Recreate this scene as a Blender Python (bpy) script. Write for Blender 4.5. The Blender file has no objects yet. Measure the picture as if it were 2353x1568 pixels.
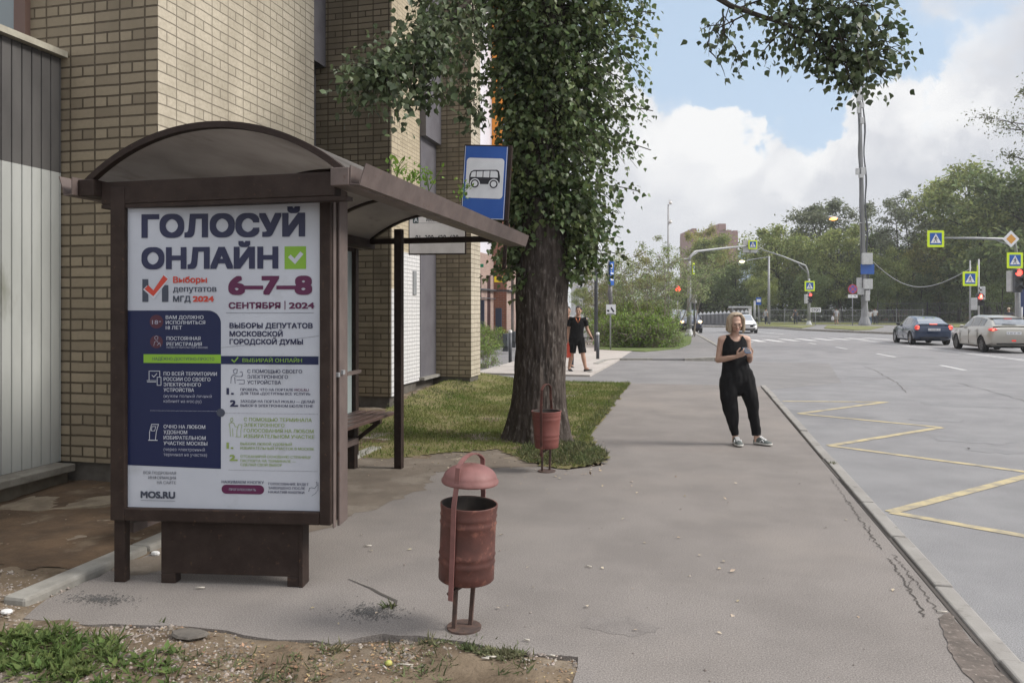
import bpy, math, random
import numpy as np
from mathutils import Vector, Matrix, noise, Euler

S = bpy.context.scene
COL = S.collection
PI = math.pi
R = math.radians

# ------------------------------------------------------------------ camera
F_PX, CX, HY, EYE = 1750.0, 1176.0, 712.0, 1.65      # calibration of the photo (2352 px wide)
YAW = math.atan2(422.0, 1750.0)
CA, SA = math.cos(YAW), math.sin(YAW)
cam_d = bpy.data.cameras.new('camera'); cam = bpy.data.objects.new('camera', cam_d); COL.objects.link(cam)
cam.location = (0, 0, EYE); cam.rotation_euler = (R(90), 0, YAW)
cam_d.sensor_width = 36; cam_d.lens = 36 * F_PX / 2352.0
cam_d.shift_y = -(784 - HY) / 2352.0
cam_d.clip_start = 0.05; cam_d.clip_end = 5000
S.camera = cam

# ------------------------------------------------------------------ view / light
S.view_settings.view_transform = 'Standard'; S.view_settings.look = 'None'
S.view_settings.exposure = 0.45; S.view_settings.gamma = 1.0
S.render.engine = 'CYCLES'
try:
    S.cycles.use_denoising = True; S.cycles.denoiser = 'OPENIMAGEDENOISE'
except Exception: pass
S.cycles.max_bounces = 6; S.cycles.diffuse_bounces = 3; S.cycles.glossy_bounces = 3
S.cycles.transparent_max_bounces = 16; S.cycles.sample_clamp_indirect = 6

SUN_ELEV, SUN_AZ = R(40), R(84)          # azimuth measured from +Y (down the street) towards +X
sun_d = bpy.data.lights.new('sun', 'SUN'); sun = bpy.data.objects.new('sun', sun_d); COL.objects.link(sun)
sun_d.energy = 2.9; sun_d.angle = R(18); sun_d.color = (1.0, 0.95, 0.88)
sdir = Vector((math.sin(SUN_AZ) * math.cos(SUN_ELEV), math.cos(SUN_AZ) * math.cos(SUN_ELEV), math.sin(SUN_ELEV)))
sun.rotation_euler = sdir.to_track_quat('Z', 'Y').to_euler()

W = bpy.data.worlds.new('World'); S.world = W; W.use_nodes = True
def world():
    nt = W.node_tree; N = nt.nodes; L = nt.links
    for n in list(N): N.remove(n)
    out = N.new('ShaderNodeOutputWorld'); bg = N.new('ShaderNodeBackground'); bg.inputs['Strength'].default_value = 0.1
    L.new(bg.outputs[0], out.inputs[0])
    sky = N.new('ShaderNodeTexSky'); sky.sky_type = 'NISHITA'; sky.sun_disc = False
    sky.sun_elevation = SUN_ELEV; sky.sun_rotation = SUN_AZ
    sky.air_density = 1.0; sky.dust_density = 1.5; sky.ozone_density = 1.0
    tc = N.new('ShaderNodeTexCoord')
    def math_(op, a, b=None, clamp=False):
        m = N.new('ShaderNodeMath'); m.operation = op; m.use_clamp = clamp
        for i, v in enumerate((a, b)):
            if v is None: continue
            if isinstance(v, (int, float)): m.inputs[i].default_value = v
            else: L.new(v, m.inputs[i])
        return m.outputs[0]
    def ramp(v, stops):
        r = N.new('ShaderNodeValToRGB'); L.new(v, r.inputs[0]); e = r.color_ramp.elements
        while len(e) > 1: e.remove(e[-1])
        e[0].position = stops[0][0]; e[0].color = stops[0][1]
        for p, c in stops[1:]:
            q = e.new(p); q.color = c
        return r.outputs[0]
    def g(v): return (v, v, v, 1)
    def nz(scale, detail, rough, loc=(0, 0, 0), dist=0.0):
        mp = N.new('ShaderNodeMapping'); mp.inputs['Location'].default_value = loc
        mp.inputs['Scale'].default_value = (1, 1, 1.5)
        L.new(tc.outputs['Generated'], mp.inputs[0])
        t = N.new('ShaderNodeTexNoise'); t.inputs['Scale'].default_value = scale; t.inputs['Detail'].default_value = detail
        t.inputs['Roughness'].default_value = rough; t.inputs['Distortion'].default_value = dist
        L.new(mp.outputs[0], t.inputs[0]); return t.outputs['Fac']
    def warp(amt1, amt2):
        o = tc.outputs['Generated']
        for sc, am, det in ((5.5, amt1, 9), (17, amt2, 6)):
            t = N.new('ShaderNodeTexNoise'); t.inputs['Scale'].default_value = sc; t.inputs['Detail'].default_value = det; t.inputs['Roughness'].default_value = .58
            L.new(tc.outputs['Generated'], t.inputs[0])
            m = N.new('ShaderNodeVectorMath'); m.operation = 'MULTIPLY_ADD'; m.inputs[1].default_value = (am,) * 3; m.inputs[2].default_value = (-am / 2,) * 3; L.new(t.outputs['Color'], m.inputs[0])
            p = N.new('ShaderNodeVectorMath'); p.operation = 'ADD'; L.new(o, p.inputs[0]); L.new(m.outputs[0], p.inputs[1]); o = p.outputs[0]
        q = N.new('ShaderNodeVectorMath'); q.operation = 'NORMALIZE'; L.new(o, q.inputs[0]); return q.outputs[0]
    wd = warp(.30, .075)
    def blob(x, y, r0, r1):
        """1 near the sky direction seen at (x, y) of the photograph, 0 beyond r1 degrees; the ragged cloud edge comes from the warp"""
        v = Vector((CA * (x - CX) - SA * F_PX, SA * (x - CX) + CA * F_PX, HY - y)).normalized()
        d = N.new('ShaderNodeVectorMath'); d.operation = 'DOT_PRODUCT'; L.new(wd, d.inputs[0]); d.inputs[1].default_value = v
        m = N.new('ShaderNodeMapRange'); m.interpolation_type = 'SMOOTHSTEP'
        m.inputs['From Min'].default_value = math.cos(R(r1)); m.inputs['From Max'].default_value = math.cos(R(r0)); L.new(d.outputs['Value'], m.inputs['Value']); return m.outputs[0]
    def total(lst, start):
        o = start
        for (x, y, r0, r1, w) in lst: o = math_('ADD', o, math_('MULTIPLY', blob(x, y, r0, r1), w))
        return o
    fine = nz(13, 9, .62, (2, 0, 1)); mid = nz(4.5, 8, .55, (5, 2, 7.3), .3)
    open_ = total(BLUE, math_('MULTIPLY', math_('SUBTRACT', fine, .5), .9))
    mask = ramp(open_, [(0.18, g(1)), (0.36, g(.8)), (0.52, g(.22)), (0.72, g(0))])
    lit = total(WHITE, math_('ADD', math_('MULTIPLY', math_('SUBTRACT', mid, .5), 1.5), math_('ADD', .52, math_('MULTIPLY', math_('SUBTRACT', fine, .5), .35))))
    lit = total(GREY, lit)
    shade = ramp(lit, [(0.05, (4.5, 4.65, 5.05, 1)), (0.40, (5.3, 5.4, 5.7, 1)), (0.66, (6.3, 6.35, 6.5, 1)), (0.95, (7.1, 7.1, 7.1, 1))])
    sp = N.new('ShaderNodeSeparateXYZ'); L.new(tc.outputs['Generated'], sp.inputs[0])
    up = N.new('ShaderNodeMapRange'); up.interpolation_type = 'SMOOTHSTEP'  # unseen overhead sky made brighter to raise the light on the ground
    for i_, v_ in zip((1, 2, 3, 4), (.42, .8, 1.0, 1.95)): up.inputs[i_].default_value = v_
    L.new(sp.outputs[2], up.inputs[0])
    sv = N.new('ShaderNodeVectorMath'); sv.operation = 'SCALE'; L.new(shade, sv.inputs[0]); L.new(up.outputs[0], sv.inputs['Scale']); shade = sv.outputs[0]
    sk = N.new('ShaderNodeMix'); sk.data_type = 'RGBA'; sk.blend_type = 'MULTIPLY'; sk.inputs[0].default_value = 1
    L.new(sky.outputs[0], sk.inputs[6]); sk.inputs[7].default_value = (1.0, 1.0, 1.0, 1)
    hz = N.new('ShaderNodeMix'); hz.data_type = 'RGBA'; hz.inputs[0].default_value = .72; L.new(sk.outputs[2], hz.inputs[6]); hz.inputs[7].default_value = (4.4, 5.6, 7.0, 1)
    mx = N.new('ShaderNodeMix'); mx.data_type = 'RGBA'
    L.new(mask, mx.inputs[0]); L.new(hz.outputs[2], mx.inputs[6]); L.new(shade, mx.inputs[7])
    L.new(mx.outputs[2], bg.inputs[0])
BLUE = [(1530, 40, 2.2, 5.4, .7), (1690, 90, 2.2, 5, .85), (1780, 180, 1.6, 3.8, .8), (1760, 250, 1, 3.0, .7), (1870, 200, 1.4, 3.4, .7), (1850, 290, .6, 2.2, .6), (1960, 130, 1.4, 4.0, .55), (1860, 50, 2, 5, .42), (2040, 60, 1, 3.6, .3), (900, -500, 10, 30, .4), (2300, -700, 8, 25, .5)]
WHITE = [(1590, 200, 1, 4, .35), (1640, 280, 1.5, 4.5, .4), (1560, 330, 2, 6, .3), (1840, 390, 1, 3.5, .35), (1960, 300, 1, 4, .3), (2180, 150, 2, 5, .4), (2080, 260, 1, 3.5, .3), (1450, 160, 2, 5, .25)]
GREY = [(2050, 420, 2, 6, -.32), (2260, 300, 2, 7, -.3), (1740, 460, 2, 6, -.2), (1480, 520, 2, 7, -.18), (2320, 60, 1, 5, -.2), (1900, 560, 3, 9, -.1)]
world()

# ------------------------------------------------------------------ photo -> world helpers
def P(x, y, d):
    lat = (x - CX) / F_PX * d
    return Vector((CA * lat - SA * d, SA * lat + CA * d, EYE - (y - HY) / F_PX * d))
def G(x, y, z=0.0): return P(x, y, (EYE - z) * F_PX / (y - HY))
def atX(x, y, X):
    u = (x - CX) / F_PX; return P(x, y, X / (CA * u - SA))
def atY(x, y, Y):
    u = (x - CX) / F_PX; return P(x, y, Y / (SA * u + CA))

# ------------------------------------------------------------------ mesh builder
class MB:
    def __init__(s): s.v = []; s.f = []; s.mi = []; s.cur = 0; s.sm = []; s.smooth = False
    def add(s, vs, fs):
        o = len(s.v); s.v += [tuple(v) for v in vs]
        for f in fs: s.f.append(tuple(o + i for i in f)); s.mi.append(s.cur); s.sm.append(s.smooth)
        return s
    def box(s, x0, x1, y0, y1, z0, z1):
        return s.add([(x0, y0, z0), (x1, y0, z0), (x1, y1, z0), (x0, y1, z0), (x0, y0, z1), (x1, y0, z1), (x1, y1, z1), (x0, y1, z1)],
                     [(0, 3, 2, 1), (4, 5, 6, 7), (0, 1, 5, 4), (1, 2, 6, 5), (2, 3, 7, 6), (3, 0, 4, 7)])
    def fbox(s, o, ux, uy, uz, a0, a1, b0, b1, c0, c1):
        """box in the frame (ux, uy, uz) at o"""
        o = Vector(o); vs = []
        for c in (c0, c1):
            for a, b in ((a0, b0), (a1, b0), (a1, b1), (a0, b1)): vs.append(o + ux * a + uy * b + uz * c)
        fs = [(0, 3, 2, 1), (4, 5, 6, 7), (0, 1, 5, 4), (1, 2, 6, 5), (2, 3, 7, 6), (3, 0, 4, 7)]
        if ux.cross(uy).dot(uz) < 0: fs = [f[::-1] for f in fs]
        return s.add(vs, fs)
    def bar(s, p0, p1, w, h, up=(0, 0, 1)):
        p0 = Vector(p0); p1 = Vector(p1); d = (p1 - p0); l = d.length; d.normalize()
        up = Vector(up)
        if abs(d.dot(up)) > .98: up = Vector((0, 1, 0))
        x = d.cross(up).normalized(); z = x.cross(d).normalized()
        return s.fbox(p0, x, d, z, -w / 2, w / 2, 0, l, -h / 2, h / 2)
    def prism(s, poly, o, ux, uy, un, d0, d1):
        """polygon in the plane (ux, uy), thick from d0 to d1 along un"""
        o = Vector(o); n = len(poly)
        vs = [o + ux * a + uy * b + un * d0 for a, b in poly] + [o + ux * a + uy * b + un * d1 for a, b in poly]
        area = sum(poly[i][0] * poly[(i + 1) % n][1] - poly[(i + 1) % n][0] * poly[i][1] for i in range(n))
        flip = (area < 0) != (ux.cross(uy).dot(un) * (d1 - d0) < 0)
        fs = [tuple(range(n))[::-1], tuple(range(n, 2 * n))] + [(i, (i + 1) % n, n + (i + 1) % n, n + i) for i in range(n)]
        if flip: fs = [f[::-1] for f in fs]
        return s.add(vs, fs)
    def plate(s, poly, o, ux, uy):
        o = Vector(o); vs = [o + ux * a + uy * b for a, b in poly]
        n = len(poly)
        area = sum(poly[i][0] * poly[(i + 1) % n][1] - poly[(i + 1) % n][0] * poly[i][1] for i in range(n))
        f = tuple(range(n)); return s.add(vs, [f if area > 0 else f[::-1]])
    def rings(s, rings, cap=True, closed=True):
        n = len(rings[0]); vs = [p for r in rings for p in r]; fs = []
        for k in range(len(rings) - 1):
            for i in range(n if closed else n - 1):
                j = (i + 1) % n; fs.append((k * n + i, k * n + j, (k + 1) * n + j, (k + 1) * n + i))
        if cap and closed:
            fs.append(tuple(range(n))[::-1]); b = (len(rings) - 1) * n; fs.append(tuple(b + i for i in range(n)))
        return s.add(vs, fs)
    def tube(s, pts, rad, n=8, cap=True, side=None, flat=None, round_=False):
        """tube along pts; rad per point (number or (rx, ry)); side fixes the frame; round_ adds rounded ends"""
        pts = [Vector(p) for p in pts]; k = len(pts)
        if not isinstance(rad, (list, tuple)) or (isinstance(rad, tuple) and len(rad) != k): rad = [rad] * k
        rad = [(r, r) if isinstance(r, (int, float)) else r for r in rad]
        if round_:
            d0 = (pts[0] - pts[1]).normalized(); d1 = (pts[-1] - pts[-2]).normalized()
            r0 = min(rad[0]); r1 = min(rad[-1]); P0, P1, R0, R1 = [], [], [], []
            for a in (80, 50, 25):
                c, q = math.cos(R(a)), math.sin(R(a)); P0.append(pts[0] + d0 * r0 * q); R0.append((rad[0][0] * c, rad[0][1] * c))
                P1.insert(0, pts[-1] + d1 * r1 * q); R1.insert(0, (rad[-1][0] * c, rad[-1][1] * c))
            pts = P0 + pts + P1; rad = R0 + rad + R1; k = len(pts)
        out = []; x = None
        for i in range(k):
            d = (pts[min(i + 1, k - 1)] - pts[max(i - 1, 0)])
            if d.length < 1e-9: d = Vector((0, 0, 1))
            d.normalize()
            if side is not None: a = Vector(side)
            elif x is None: a = Vector((1, 0, 0)) if abs(d.x) < .9 else Vector((0, 1, 0))
            else: a = x
            x = (a - d * a.dot(d))
            if x.length < 1e-6: x = d.orthogonal()
            x.normalize(); y = d.cross(x)
            out.append([pts[i] + x * (math.cos(2 * PI * q / n) * rad[i][0]) + y * (math.sin(2 * PI * q / n) * rad[i][1]) for q in range(n)])
        return s.rings(out, cap)
    def lathe(s, prof, n=24, o=(0, 0, 0), cap=True, axis=None):
        o = Vector(o); M = Matrix.Identity(3) if axis is None else Vector(axis).to_track_quat('Z', 'Y').to_matrix()
        return s.rings([[o + M @ Vector((r * math.cos(2 * PI * i / n), r * math.sin(2 * PI * i / n), z)) for i in range(n)] for r, z in prof], cap)
    def ball(s, c, r, n=12, m=8):
        c = Vector(c); r = Vector(r) if not isinstance(r, (int, float)) else Vector((r, r, r))
        return s.rings([[c + Vector((r.x * math.sin(a) * math.cos(2 * PI * i / n), r.y * math.sin(a) * math.sin(2 * PI * i / n), -r.z * math.cos(a))) for i in range(n)]
                        for a in [PI * (0.02 + 0.96 * k / m) for k in range(m + 1)]])
    def mesh(s, name):
        me = bpy.data.meshes.new(name); me.from_pydata(s.v, [], s.f); me.update()
        me.polygons.foreach_set('material_index', s.mi); me.polygons.foreach_set('use_smooth', s.sm)
        boxuv(me); return me
    def build(s, name, mats, parent=None, smooth=None, bevel=0, loc=None):
        me = s.mesh(name)
        for m in (mats if isinstance(mats, (list, tuple)) else [mats]): me.materials.append(m)
        if smooth is not None: me.polygons.foreach_set('use_smooth', [smooth] * len(me.polygons))
        return link(name, me, parent, bevel, loc)

def boxuv(me):
    n = len(me.polygons)
    if not n: return
    uv = me.uv_layers.new(name='UVMap'); nl = len(me.loops)
    vi = np.empty(nl, np.int32); me.loops.foreach_get('vertex_index', vi)
    co = np.empty(len(me.vertices) * 3, np.float32); me.vertices.foreach_get('co', co); co = co.reshape(-1, 3)[vi]
    nr = np.empty(n * 3, np.float32); me.polygons.foreach_get('normal', nr); nr = np.abs(nr.reshape(-1, 3))
    lt = np.empty(n, np.int32); me.polygons.foreach_get('loop_total', lt); ax = np.repeat(nr.argmax(1), lt)
    u = np.where(ax == 0, co[:, 1], co[:, 0]); v = np.where(ax == 2, co[:, 1], co[:, 2])
    uv.data.foreach_set('uv', np.stack([u, v], 1).astype(np.float32).ravel())

def link(name, me, parent=None, bevel=0, loc=None):
    o = bpy.data.objects.new(name, me); COL.objects.link(o)
    if loc is not None: o.location = loc
    if parent is not None:
        o.parent = parent
        if parent.get('_w'): o.matrix_parent_inverse = Matrix.Translation(-Vector(parent.location))
    if bevel:
        m = o.modifiers.new('bevel', 'BEVEL'); m.width = bevel; m.segments = 2; m.limit_method = 'ANGLE'; m.angle_limit = R(40)
    return o
def thing(name, label, cat, loc=(0, 0, 0), rz=0, group=None, world=False):
    o = bpy.data.objects.new(name, None); COL.objects.link(o); o.empty_display_size = .2
    o.location = loc; o.rotation_euler = (0, 0, rz); o['label'] = label; o['category'] = cat
    if group: o['group'] = group
    if world: o['_w'] = 1       # its parts are written in world coordinates
    return o
def tag(o, label, cat, group=None, kind=None):
    o['label'] = label; o['category'] = cat
    if group: o['group'] = group
    if kind: o['kind'] = kind
    return o
def struct(o, label=None):
    o['kind'] = 'structure'
    if label: o['label'] = label
    return o
def copy_tree(o, parent=None):
    c = o.copy(); COL.objects.link(c)
    if parent is not None: c.parent = parent; c.matrix_parent_inverse = o.matrix_parent_inverse.copy()
    for ch in list(o.children): copy_tree(ch, c)
    return c
def bake(o):
    """evaluated copy of an object's mesh; the temporary object is removed"""
    bpy.context.view_layer.update()
    dg = bpy.context.evaluated_depsgraph_get()
    me = bpy.data.meshes.new_from_object(o.evaluated_get(dg), depsgraph=dg)
    bpy.data.objects.remove(o); return me
def remesh(mb, voxel, smooth=4, disp=None):
    o = bpy.data.objects.new('tmp', mb.mesh('tmp')); COL.objects.link(o)
    m = o.modifiers.new('r', 'REMESH'); m.mode = 'VOXEL'; m.voxel_size = voxel; m.use_smooth_shade = True
    if smooth:
        q = o.modifiers.new('s', 'SMOOTH'); q.iterations = smooth; q.factor = .5
    me = bake(o)
    if disp:
        co = [disp(v.co, v.normal) for v in me.vertices]
        for v, c in zip(me.vertices, co): v.co = c
        me.update()
    me.polygons.foreach_set('use_smooth', [True] * len(me.polygons)); return me

# ------------------------------------------------------------------ materials
def mat(name, col, rough=.7, col2=None, ns=6.0, amt=1.0, bump=0.0, bs=None, metal=0.0, spec=.4, detail=6, lo=.38, hi=.62, col3=None, ns3=1.0, lo3=.5, hi3=.7,
        isl=0.0, emit=None, es=1.0, coat=0.0, trans=0.0, alpha=None, coords='Object', stretch=None, sheen=0.0, sss=0.0, speck=None):
    m = bpy.data.materials.new(name); m.use_nodes = True; nt = m.node_tree; N = nt.nodes; L = nt.links
    b = N['Principled BSDF']; b.inputs['Roughness'].default_value = rough; b.inputs['Metallic'].default_value = metal
    b.inputs['Specular IOR Level'].default_value = spec; b.inputs['Coat Weight'].default_value = coat
    b.inputs['Coat Roughness'].default_value = .06
    if sheen: b.inputs['Sheen Weight'].default_value = sheen
    if sss: b.inputs['Subsurface Weight'].default_value = sss; b.inputs['Subsurface Radius'].default_value = (.01, .004, .002)
    c = tuple(col) + (1,); b.inputs['Base Color'].default_value = c
    tc = N.new('ShaderNodeTexCoord'); vec = tc.outputs[coords]
    if stretch:
        mp = N.new('ShaderNodeMapping'); mp.inputs['Scale'].default_value = stretch; L.new(vec, mp.inputs[0]); vec = mp.outputs[0]
    def nz(scale, det=detail):
        t = N.new('ShaderNodeTexNoise'); t.inputs['Scale'].default_value = scale; t.inputs['Detail'].default_value = det
        t.inputs['Roughness'].default_value = .6; L.new(vec, t.inputs[0]); return t.outputs['Fac']
    def rng(v, a, z, o0=0., o1=1.):
        r = N.new('ShaderNodeMapRange'); r.inputs['From Min'].default_value = a; r.inputs['From Max'].default_value = z
        r.inputs['To Min'].default_value = o0; r.inputs['To Max'].default_value = o1; L.new(v, r.inputs[0]); return r.outputs[0]
    def mix(f, a, q):
        x = N.new('ShaderNodeMix'); x.data_type = 'RGBA'; L.new(f, x.inputs[0])
        for i, v in ((6, a), (7, q)):
            if isinstance(v, tuple): x.inputs[i].default_value = v if len(v) == 4 else v + (1,)
            else: L.new(v, x.inputs[i])
        return x.outputs[2]
    cur = c
    if col2 is not None: cur = mix(rng(nz(ns), lo, hi, 0, amt), cur, tuple(col2))
    if col3 is not None: cur = mix(rng(nz(ns3), lo3, hi3), cur, tuple(col3))
    if speck:
        hs = N.new('ShaderNodeHueSaturation'); L.new(rng(nz(speck[0], 3), .3, .7, 1 - speck[1], 1 + speck[1]), hs.inputs['Value'])
        if isinstance(cur, tuple): hs.inputs['Color'].default_value = cur
        else: L.new(cur, hs.inputs['Color'])
        cur = hs.outputs[0]
    if isl:
        gm = N.new('ShaderNodeNewGeometry'); h = N.new('ShaderNodeHueSaturation')
        L.new(rng(gm.outputs['Random Per Island'], 0, 1, 1 - isl, 1 + isl), h.inputs['Value'])
        r2 = N.new('ShaderNodeMath'); r2.operation = 'FRACT'; r3 = N.new('ShaderNodeMath'); r3.operation = 'MULTIPLY'; r3.inputs[1].default_value = 17.3
        L.new(gm.outputs['Random Per Island'], r3.inputs[0]); L.new(r3.outputs[0], r2.inputs[0])
        L.new(rng(r2.outputs[0], 0, 1, .5 - isl * .07, .5 + isl * .03), h.inputs['Hue'])
        if isinstance(cur, tuple): h.inputs['Color'].default_value = cur
        else: L.new(cur, h.inputs['Color'])
        cur = h.outputs[0]
    if not isinstance(cur, tuple): L.new(cur, b.inputs['Base Color'])
    if bump:
        bp = N.new('ShaderNodeBump'); bp.inputs['Strength'].default_value = 1.0; bp.inputs['Distance'].default_value = bump
        L.new(nz(bs or ns * 4, 8), bp.inputs['Height']); L.new(bp.outputs[0], b.inputs['Normal'])
    if emit is not None:
        b.inputs['Emission Color'].default_value = tuple(emit) + (1,); b.inputs['Emission Strength'].default_value = es
    if trans:                                    # thin leaf-like sheet: light passes through
        t = N.new('ShaderNodeBsdfTranslucent'); mx = N.new('ShaderNodeMixShader'); mx.inputs[0].default_value = trans
        if isinstance(cur, tuple): t.inputs[0].default_value = cur
        else: L.new(cur, t.inputs[0])
        L.new(b.outputs[0], mx.inputs[1]); L.new(t.outputs[0], mx.inputs[2]); L.new(mx.outputs[0], N['Material Output'].inputs[0])
    m['c'] = 1
    return m

def brick_mat(name, c1, c2, mortar, bw=.27, rh=.098, ms=.007, squash=.5, sf=3, stain=.5, bump=.009, white_below=None, cw=(.62, .62, .62), off=0.0, of=1, stainc=(.10, .08, .055)):
    m = bpy.data.materials.new(name); m.use_nodes = True; nt = m.node_tree; N = nt.nodes; L = nt.links; b = N['Principled BSDF']
    b.inputs['Roughness'].default_value = .88; b.inputs['Specular IOR Level'].default_value = .25
    uv = N.new('ShaderNodeUVMap'); uv.uv_map = 'UVMap'
    dn = N.new('ShaderNodeTexNoise'); dn.inputs['Scale'].default_value = 5; L.new(uv.outputs[0], dn.inputs[0])
    va = N.new('ShaderNodeVectorMath'); va.operation = 'MULTIPLY_ADD'; va.inputs[1].default_value = (.012, .012, 0)
    L.new(dn.outputs['Color'], va.inputs[0]); L.new(uv.outputs[0], va.inputs[2])
    br = N.new('ShaderNodeTexBrick'); br.offset = off; br.offset_frequency = of; br.squash = squash; br.squash_frequency = sf
    for k, v in (('Color1', c1), ('Color2', c2), ('Mortar', mortar)): br.inputs[k].default_value = tuple(v) + (1,)
    br.inputs['Scale'].default_value = 1; br.inputs['Mortar Size'].default_value = ms; br.inputs['Mortar Smooth'].default_value = .15
    br.inputs['Brick Width'].default_value = bw; br.inputs['Row Height'].default_value = rh; br.inputs['Bias'].default_value = -.15
    L.new(va.outputs[0], br.inputs[0])
    n1 = N.new('ShaderNodeTexNoise'); n1.inputs['Scale'].default_value = 1.3; n1.inputs['Detail'].default_value = 8
    mp1 = N.new('ShaderNodeMapping'); mp1.inputs['Scale'].default_value = (1.6, .55, 1); L.new(uv.outputs[0], mp1.inputs[0]); L.new(mp1.outputs[0], n1.inputs[0])
    n2 = N.new('ShaderNodeTexNoise'); n2.inputs['Scale'].default_value = 28; n2.inputs['Detail'].default_value = 6; L.new(uv.outputs[0], n2.inputs[0])
    def mix(f, a, q, mode='MIX'):
        x = N.new('ShaderNodeMix'); x.data_type = 'RGBA'; x.blend_type = mode; L.new(f, x.inputs[0])
        for i, v in ((6, a), (7, q)):
            if isinstance(v, tuple): x.inputs[i].default_value = v + (1,)
            else: L.new(v, x.inputs[i])
        return x.outputs[2]
    def rng(v, a, z, o0, o1):
        r = N.new('ShaderNodeMapRange'); r.inputs[1].default_value = a; r.inputs[2].default_value = z; r.inputs[3].default_value = o0; r.inputs[4].default_value = o1
        L.new(v, r.inputs[0]); return r.outputs[0]
    col = br.outputs['Color']
    if white_below is not None:
        sp = N.new('ShaderNodeSeparateXYZ'); L.new(uv.outputs[0], sp.inputs[0])
        w = rng(sp.outputs[1], white_below - .01, white_below + .01, 1, 0)
        wc = mix(br.outputs['Fac'], cw, (.27, .27, .28))
        col = mix(w, col, wc)
    col = mix(rng(n1.outputs['Fac'], .45, .75, 0, stain), col, tuple(stainc))
    col = mix(rng(n2.outputs['Fac'], .35, .7, 0, .28), col, (.20, .17, .12) if white_below is None else (.36, .35, .33))
    L.new(col, b.inputs['Base Color'])
    h = N.new('ShaderNodeMath'); h.operation = 'MULTIPLY_ADD'; h.inputs[1].default_value = -1.0; L.new(br.outputs['Fac'], h.inputs[0])
    h2 = N.new('ShaderNodeMath'); h2.operation = 'MULTIPLY'; h2.inputs[1].default_value = .35; L.new(n2.outputs['Fac'], h2.inputs[0]); L.new(h2.outputs[0], h.inputs[2])
    bp = N.new('ShaderNodeBump'); bp.inputs['Distance'].default_value = bump; bp.inputs['Strength'].default_value = 1; L.new(h.outputs[0], bp.inputs['Height'])
    L.new(bp.outputs[0], b.inputs['Normal']); return m

M = {}
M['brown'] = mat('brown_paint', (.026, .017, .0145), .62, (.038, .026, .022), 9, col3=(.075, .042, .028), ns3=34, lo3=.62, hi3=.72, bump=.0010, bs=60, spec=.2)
M['brown_lit'] = mat('lit_worn_brown', (.100, .076, .070), .5, (.135, .104, .095), 7, col3=(.10, .06, .045), ns3=30, lo3=.62, hi3=.7, bump=.0008, bs=50)  # lighter copy of the brown: light on gutters and sides put into the colour
M['rust_red'] = mat('rusty_red_paint', (.110, .042, .034), .55, (.070, .029, .024), 7, col3=(.20, .085, .062), ns3=16, lo3=.55, hi3=.68, bump=.0012, bs=40)
M['pink_red'] = mat('faded_pink_paint', (.215, .100, .094), .6, (.165, .076, .070), 10, col3=(.10, .07, .06), ns3=45, lo3=.68, hi3=.72, bump=.0008, bs=50)
M['dark_in'] = mat('dark_inside_metal', (.03, .026, .024), .8, (.05, .04, .035), 12)  # near-black metal for the inside of the bin buckets
M['iron'] = mat('rusty_iron', (.12, .075, .06), .7, (.07, .05, .045), 20, bump=.001, bs=80)
M['grey_metal'] = mat('galvanised_grey', (.33, .34, .35), .5, (.27, .28, .29), 6, metal=.2)
M['light_grey'] = mat('light_grey_paint', (.50, .51, .52), .5, (.42, .43, .44), 5)
M['dark_grey'] = mat('dark_grey_paint', (.055, .06, .07), .5, (.075, .08, .09), 5)
M['white'] = mat('white_paint', (.72, .72, .72), .5, (.62, .62, .62), 6)
M['black'] = mat('black_plastic', (.015, .015, .016), .5)
M['concrete'] = mat('weathered_concrete', (.30, .29, .265), .9, (.22, .21, .19), 5, bump=.004, bs=40)
M['kerb'] = mat('kerb_concrete', (.285, .272, .255), .9, (.235, .222, .207), 3, col3=(.16, .148, .135), ns3=11, lo3=.58, hi3=.72, bump=.002, bs=90)
M['yellow_green'] = mat('fluorescent_border', (.62, .80, .02), .5)
M['sign_blue'] = mat('sign_blue', (.015, .085, .36), .35, (.02, .095, .38), 4)
M['sign_white'] = mat('sign_white', (.72, .73, .76), .4, (.66, .67, .70), 7)
M['ink'] = mat('black_ink', (.02, .02, .028), .5)
M['glass'] = mat('window_glass', (.05, .06, .07), .08, spec=.8)
M['orange'] = mat('orange_panel', (.80, .30, .04), .7, (.72, .26, .035), 2)
M['red_lamp'] = mat('red_signal_lamp', (.9, .05, .04), .4, emit=(1, .07, .05), es=3.0)
M['dark_lamp'] = mat('unlit_lamp', (.03, .03, .03), .3)
M['warm_lamp'] = mat('lit_sodium_lamp', (1, .6, .25), .4, emit=(1, .36, .07), es=3.2)
M['tyre'] = mat('tyre_rubber', (.018, .018, .019), .85)
M['rim'] = mat('alloy_rim', (.35, .36, .38), .35, metal=.7)
# ================================================================== GROUND
rnd = random.Random(7); rng = np.random.default_rng(7)
def nzv(x, y, s, seed=0.0): return noise.noise(Vector((x * s, y * s, seed)))
def fbm(x, y, s, seed=0.0): return noise.fractal(Vector((x * s, y * s, seed)), 1.0, 2.0, 5)

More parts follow.
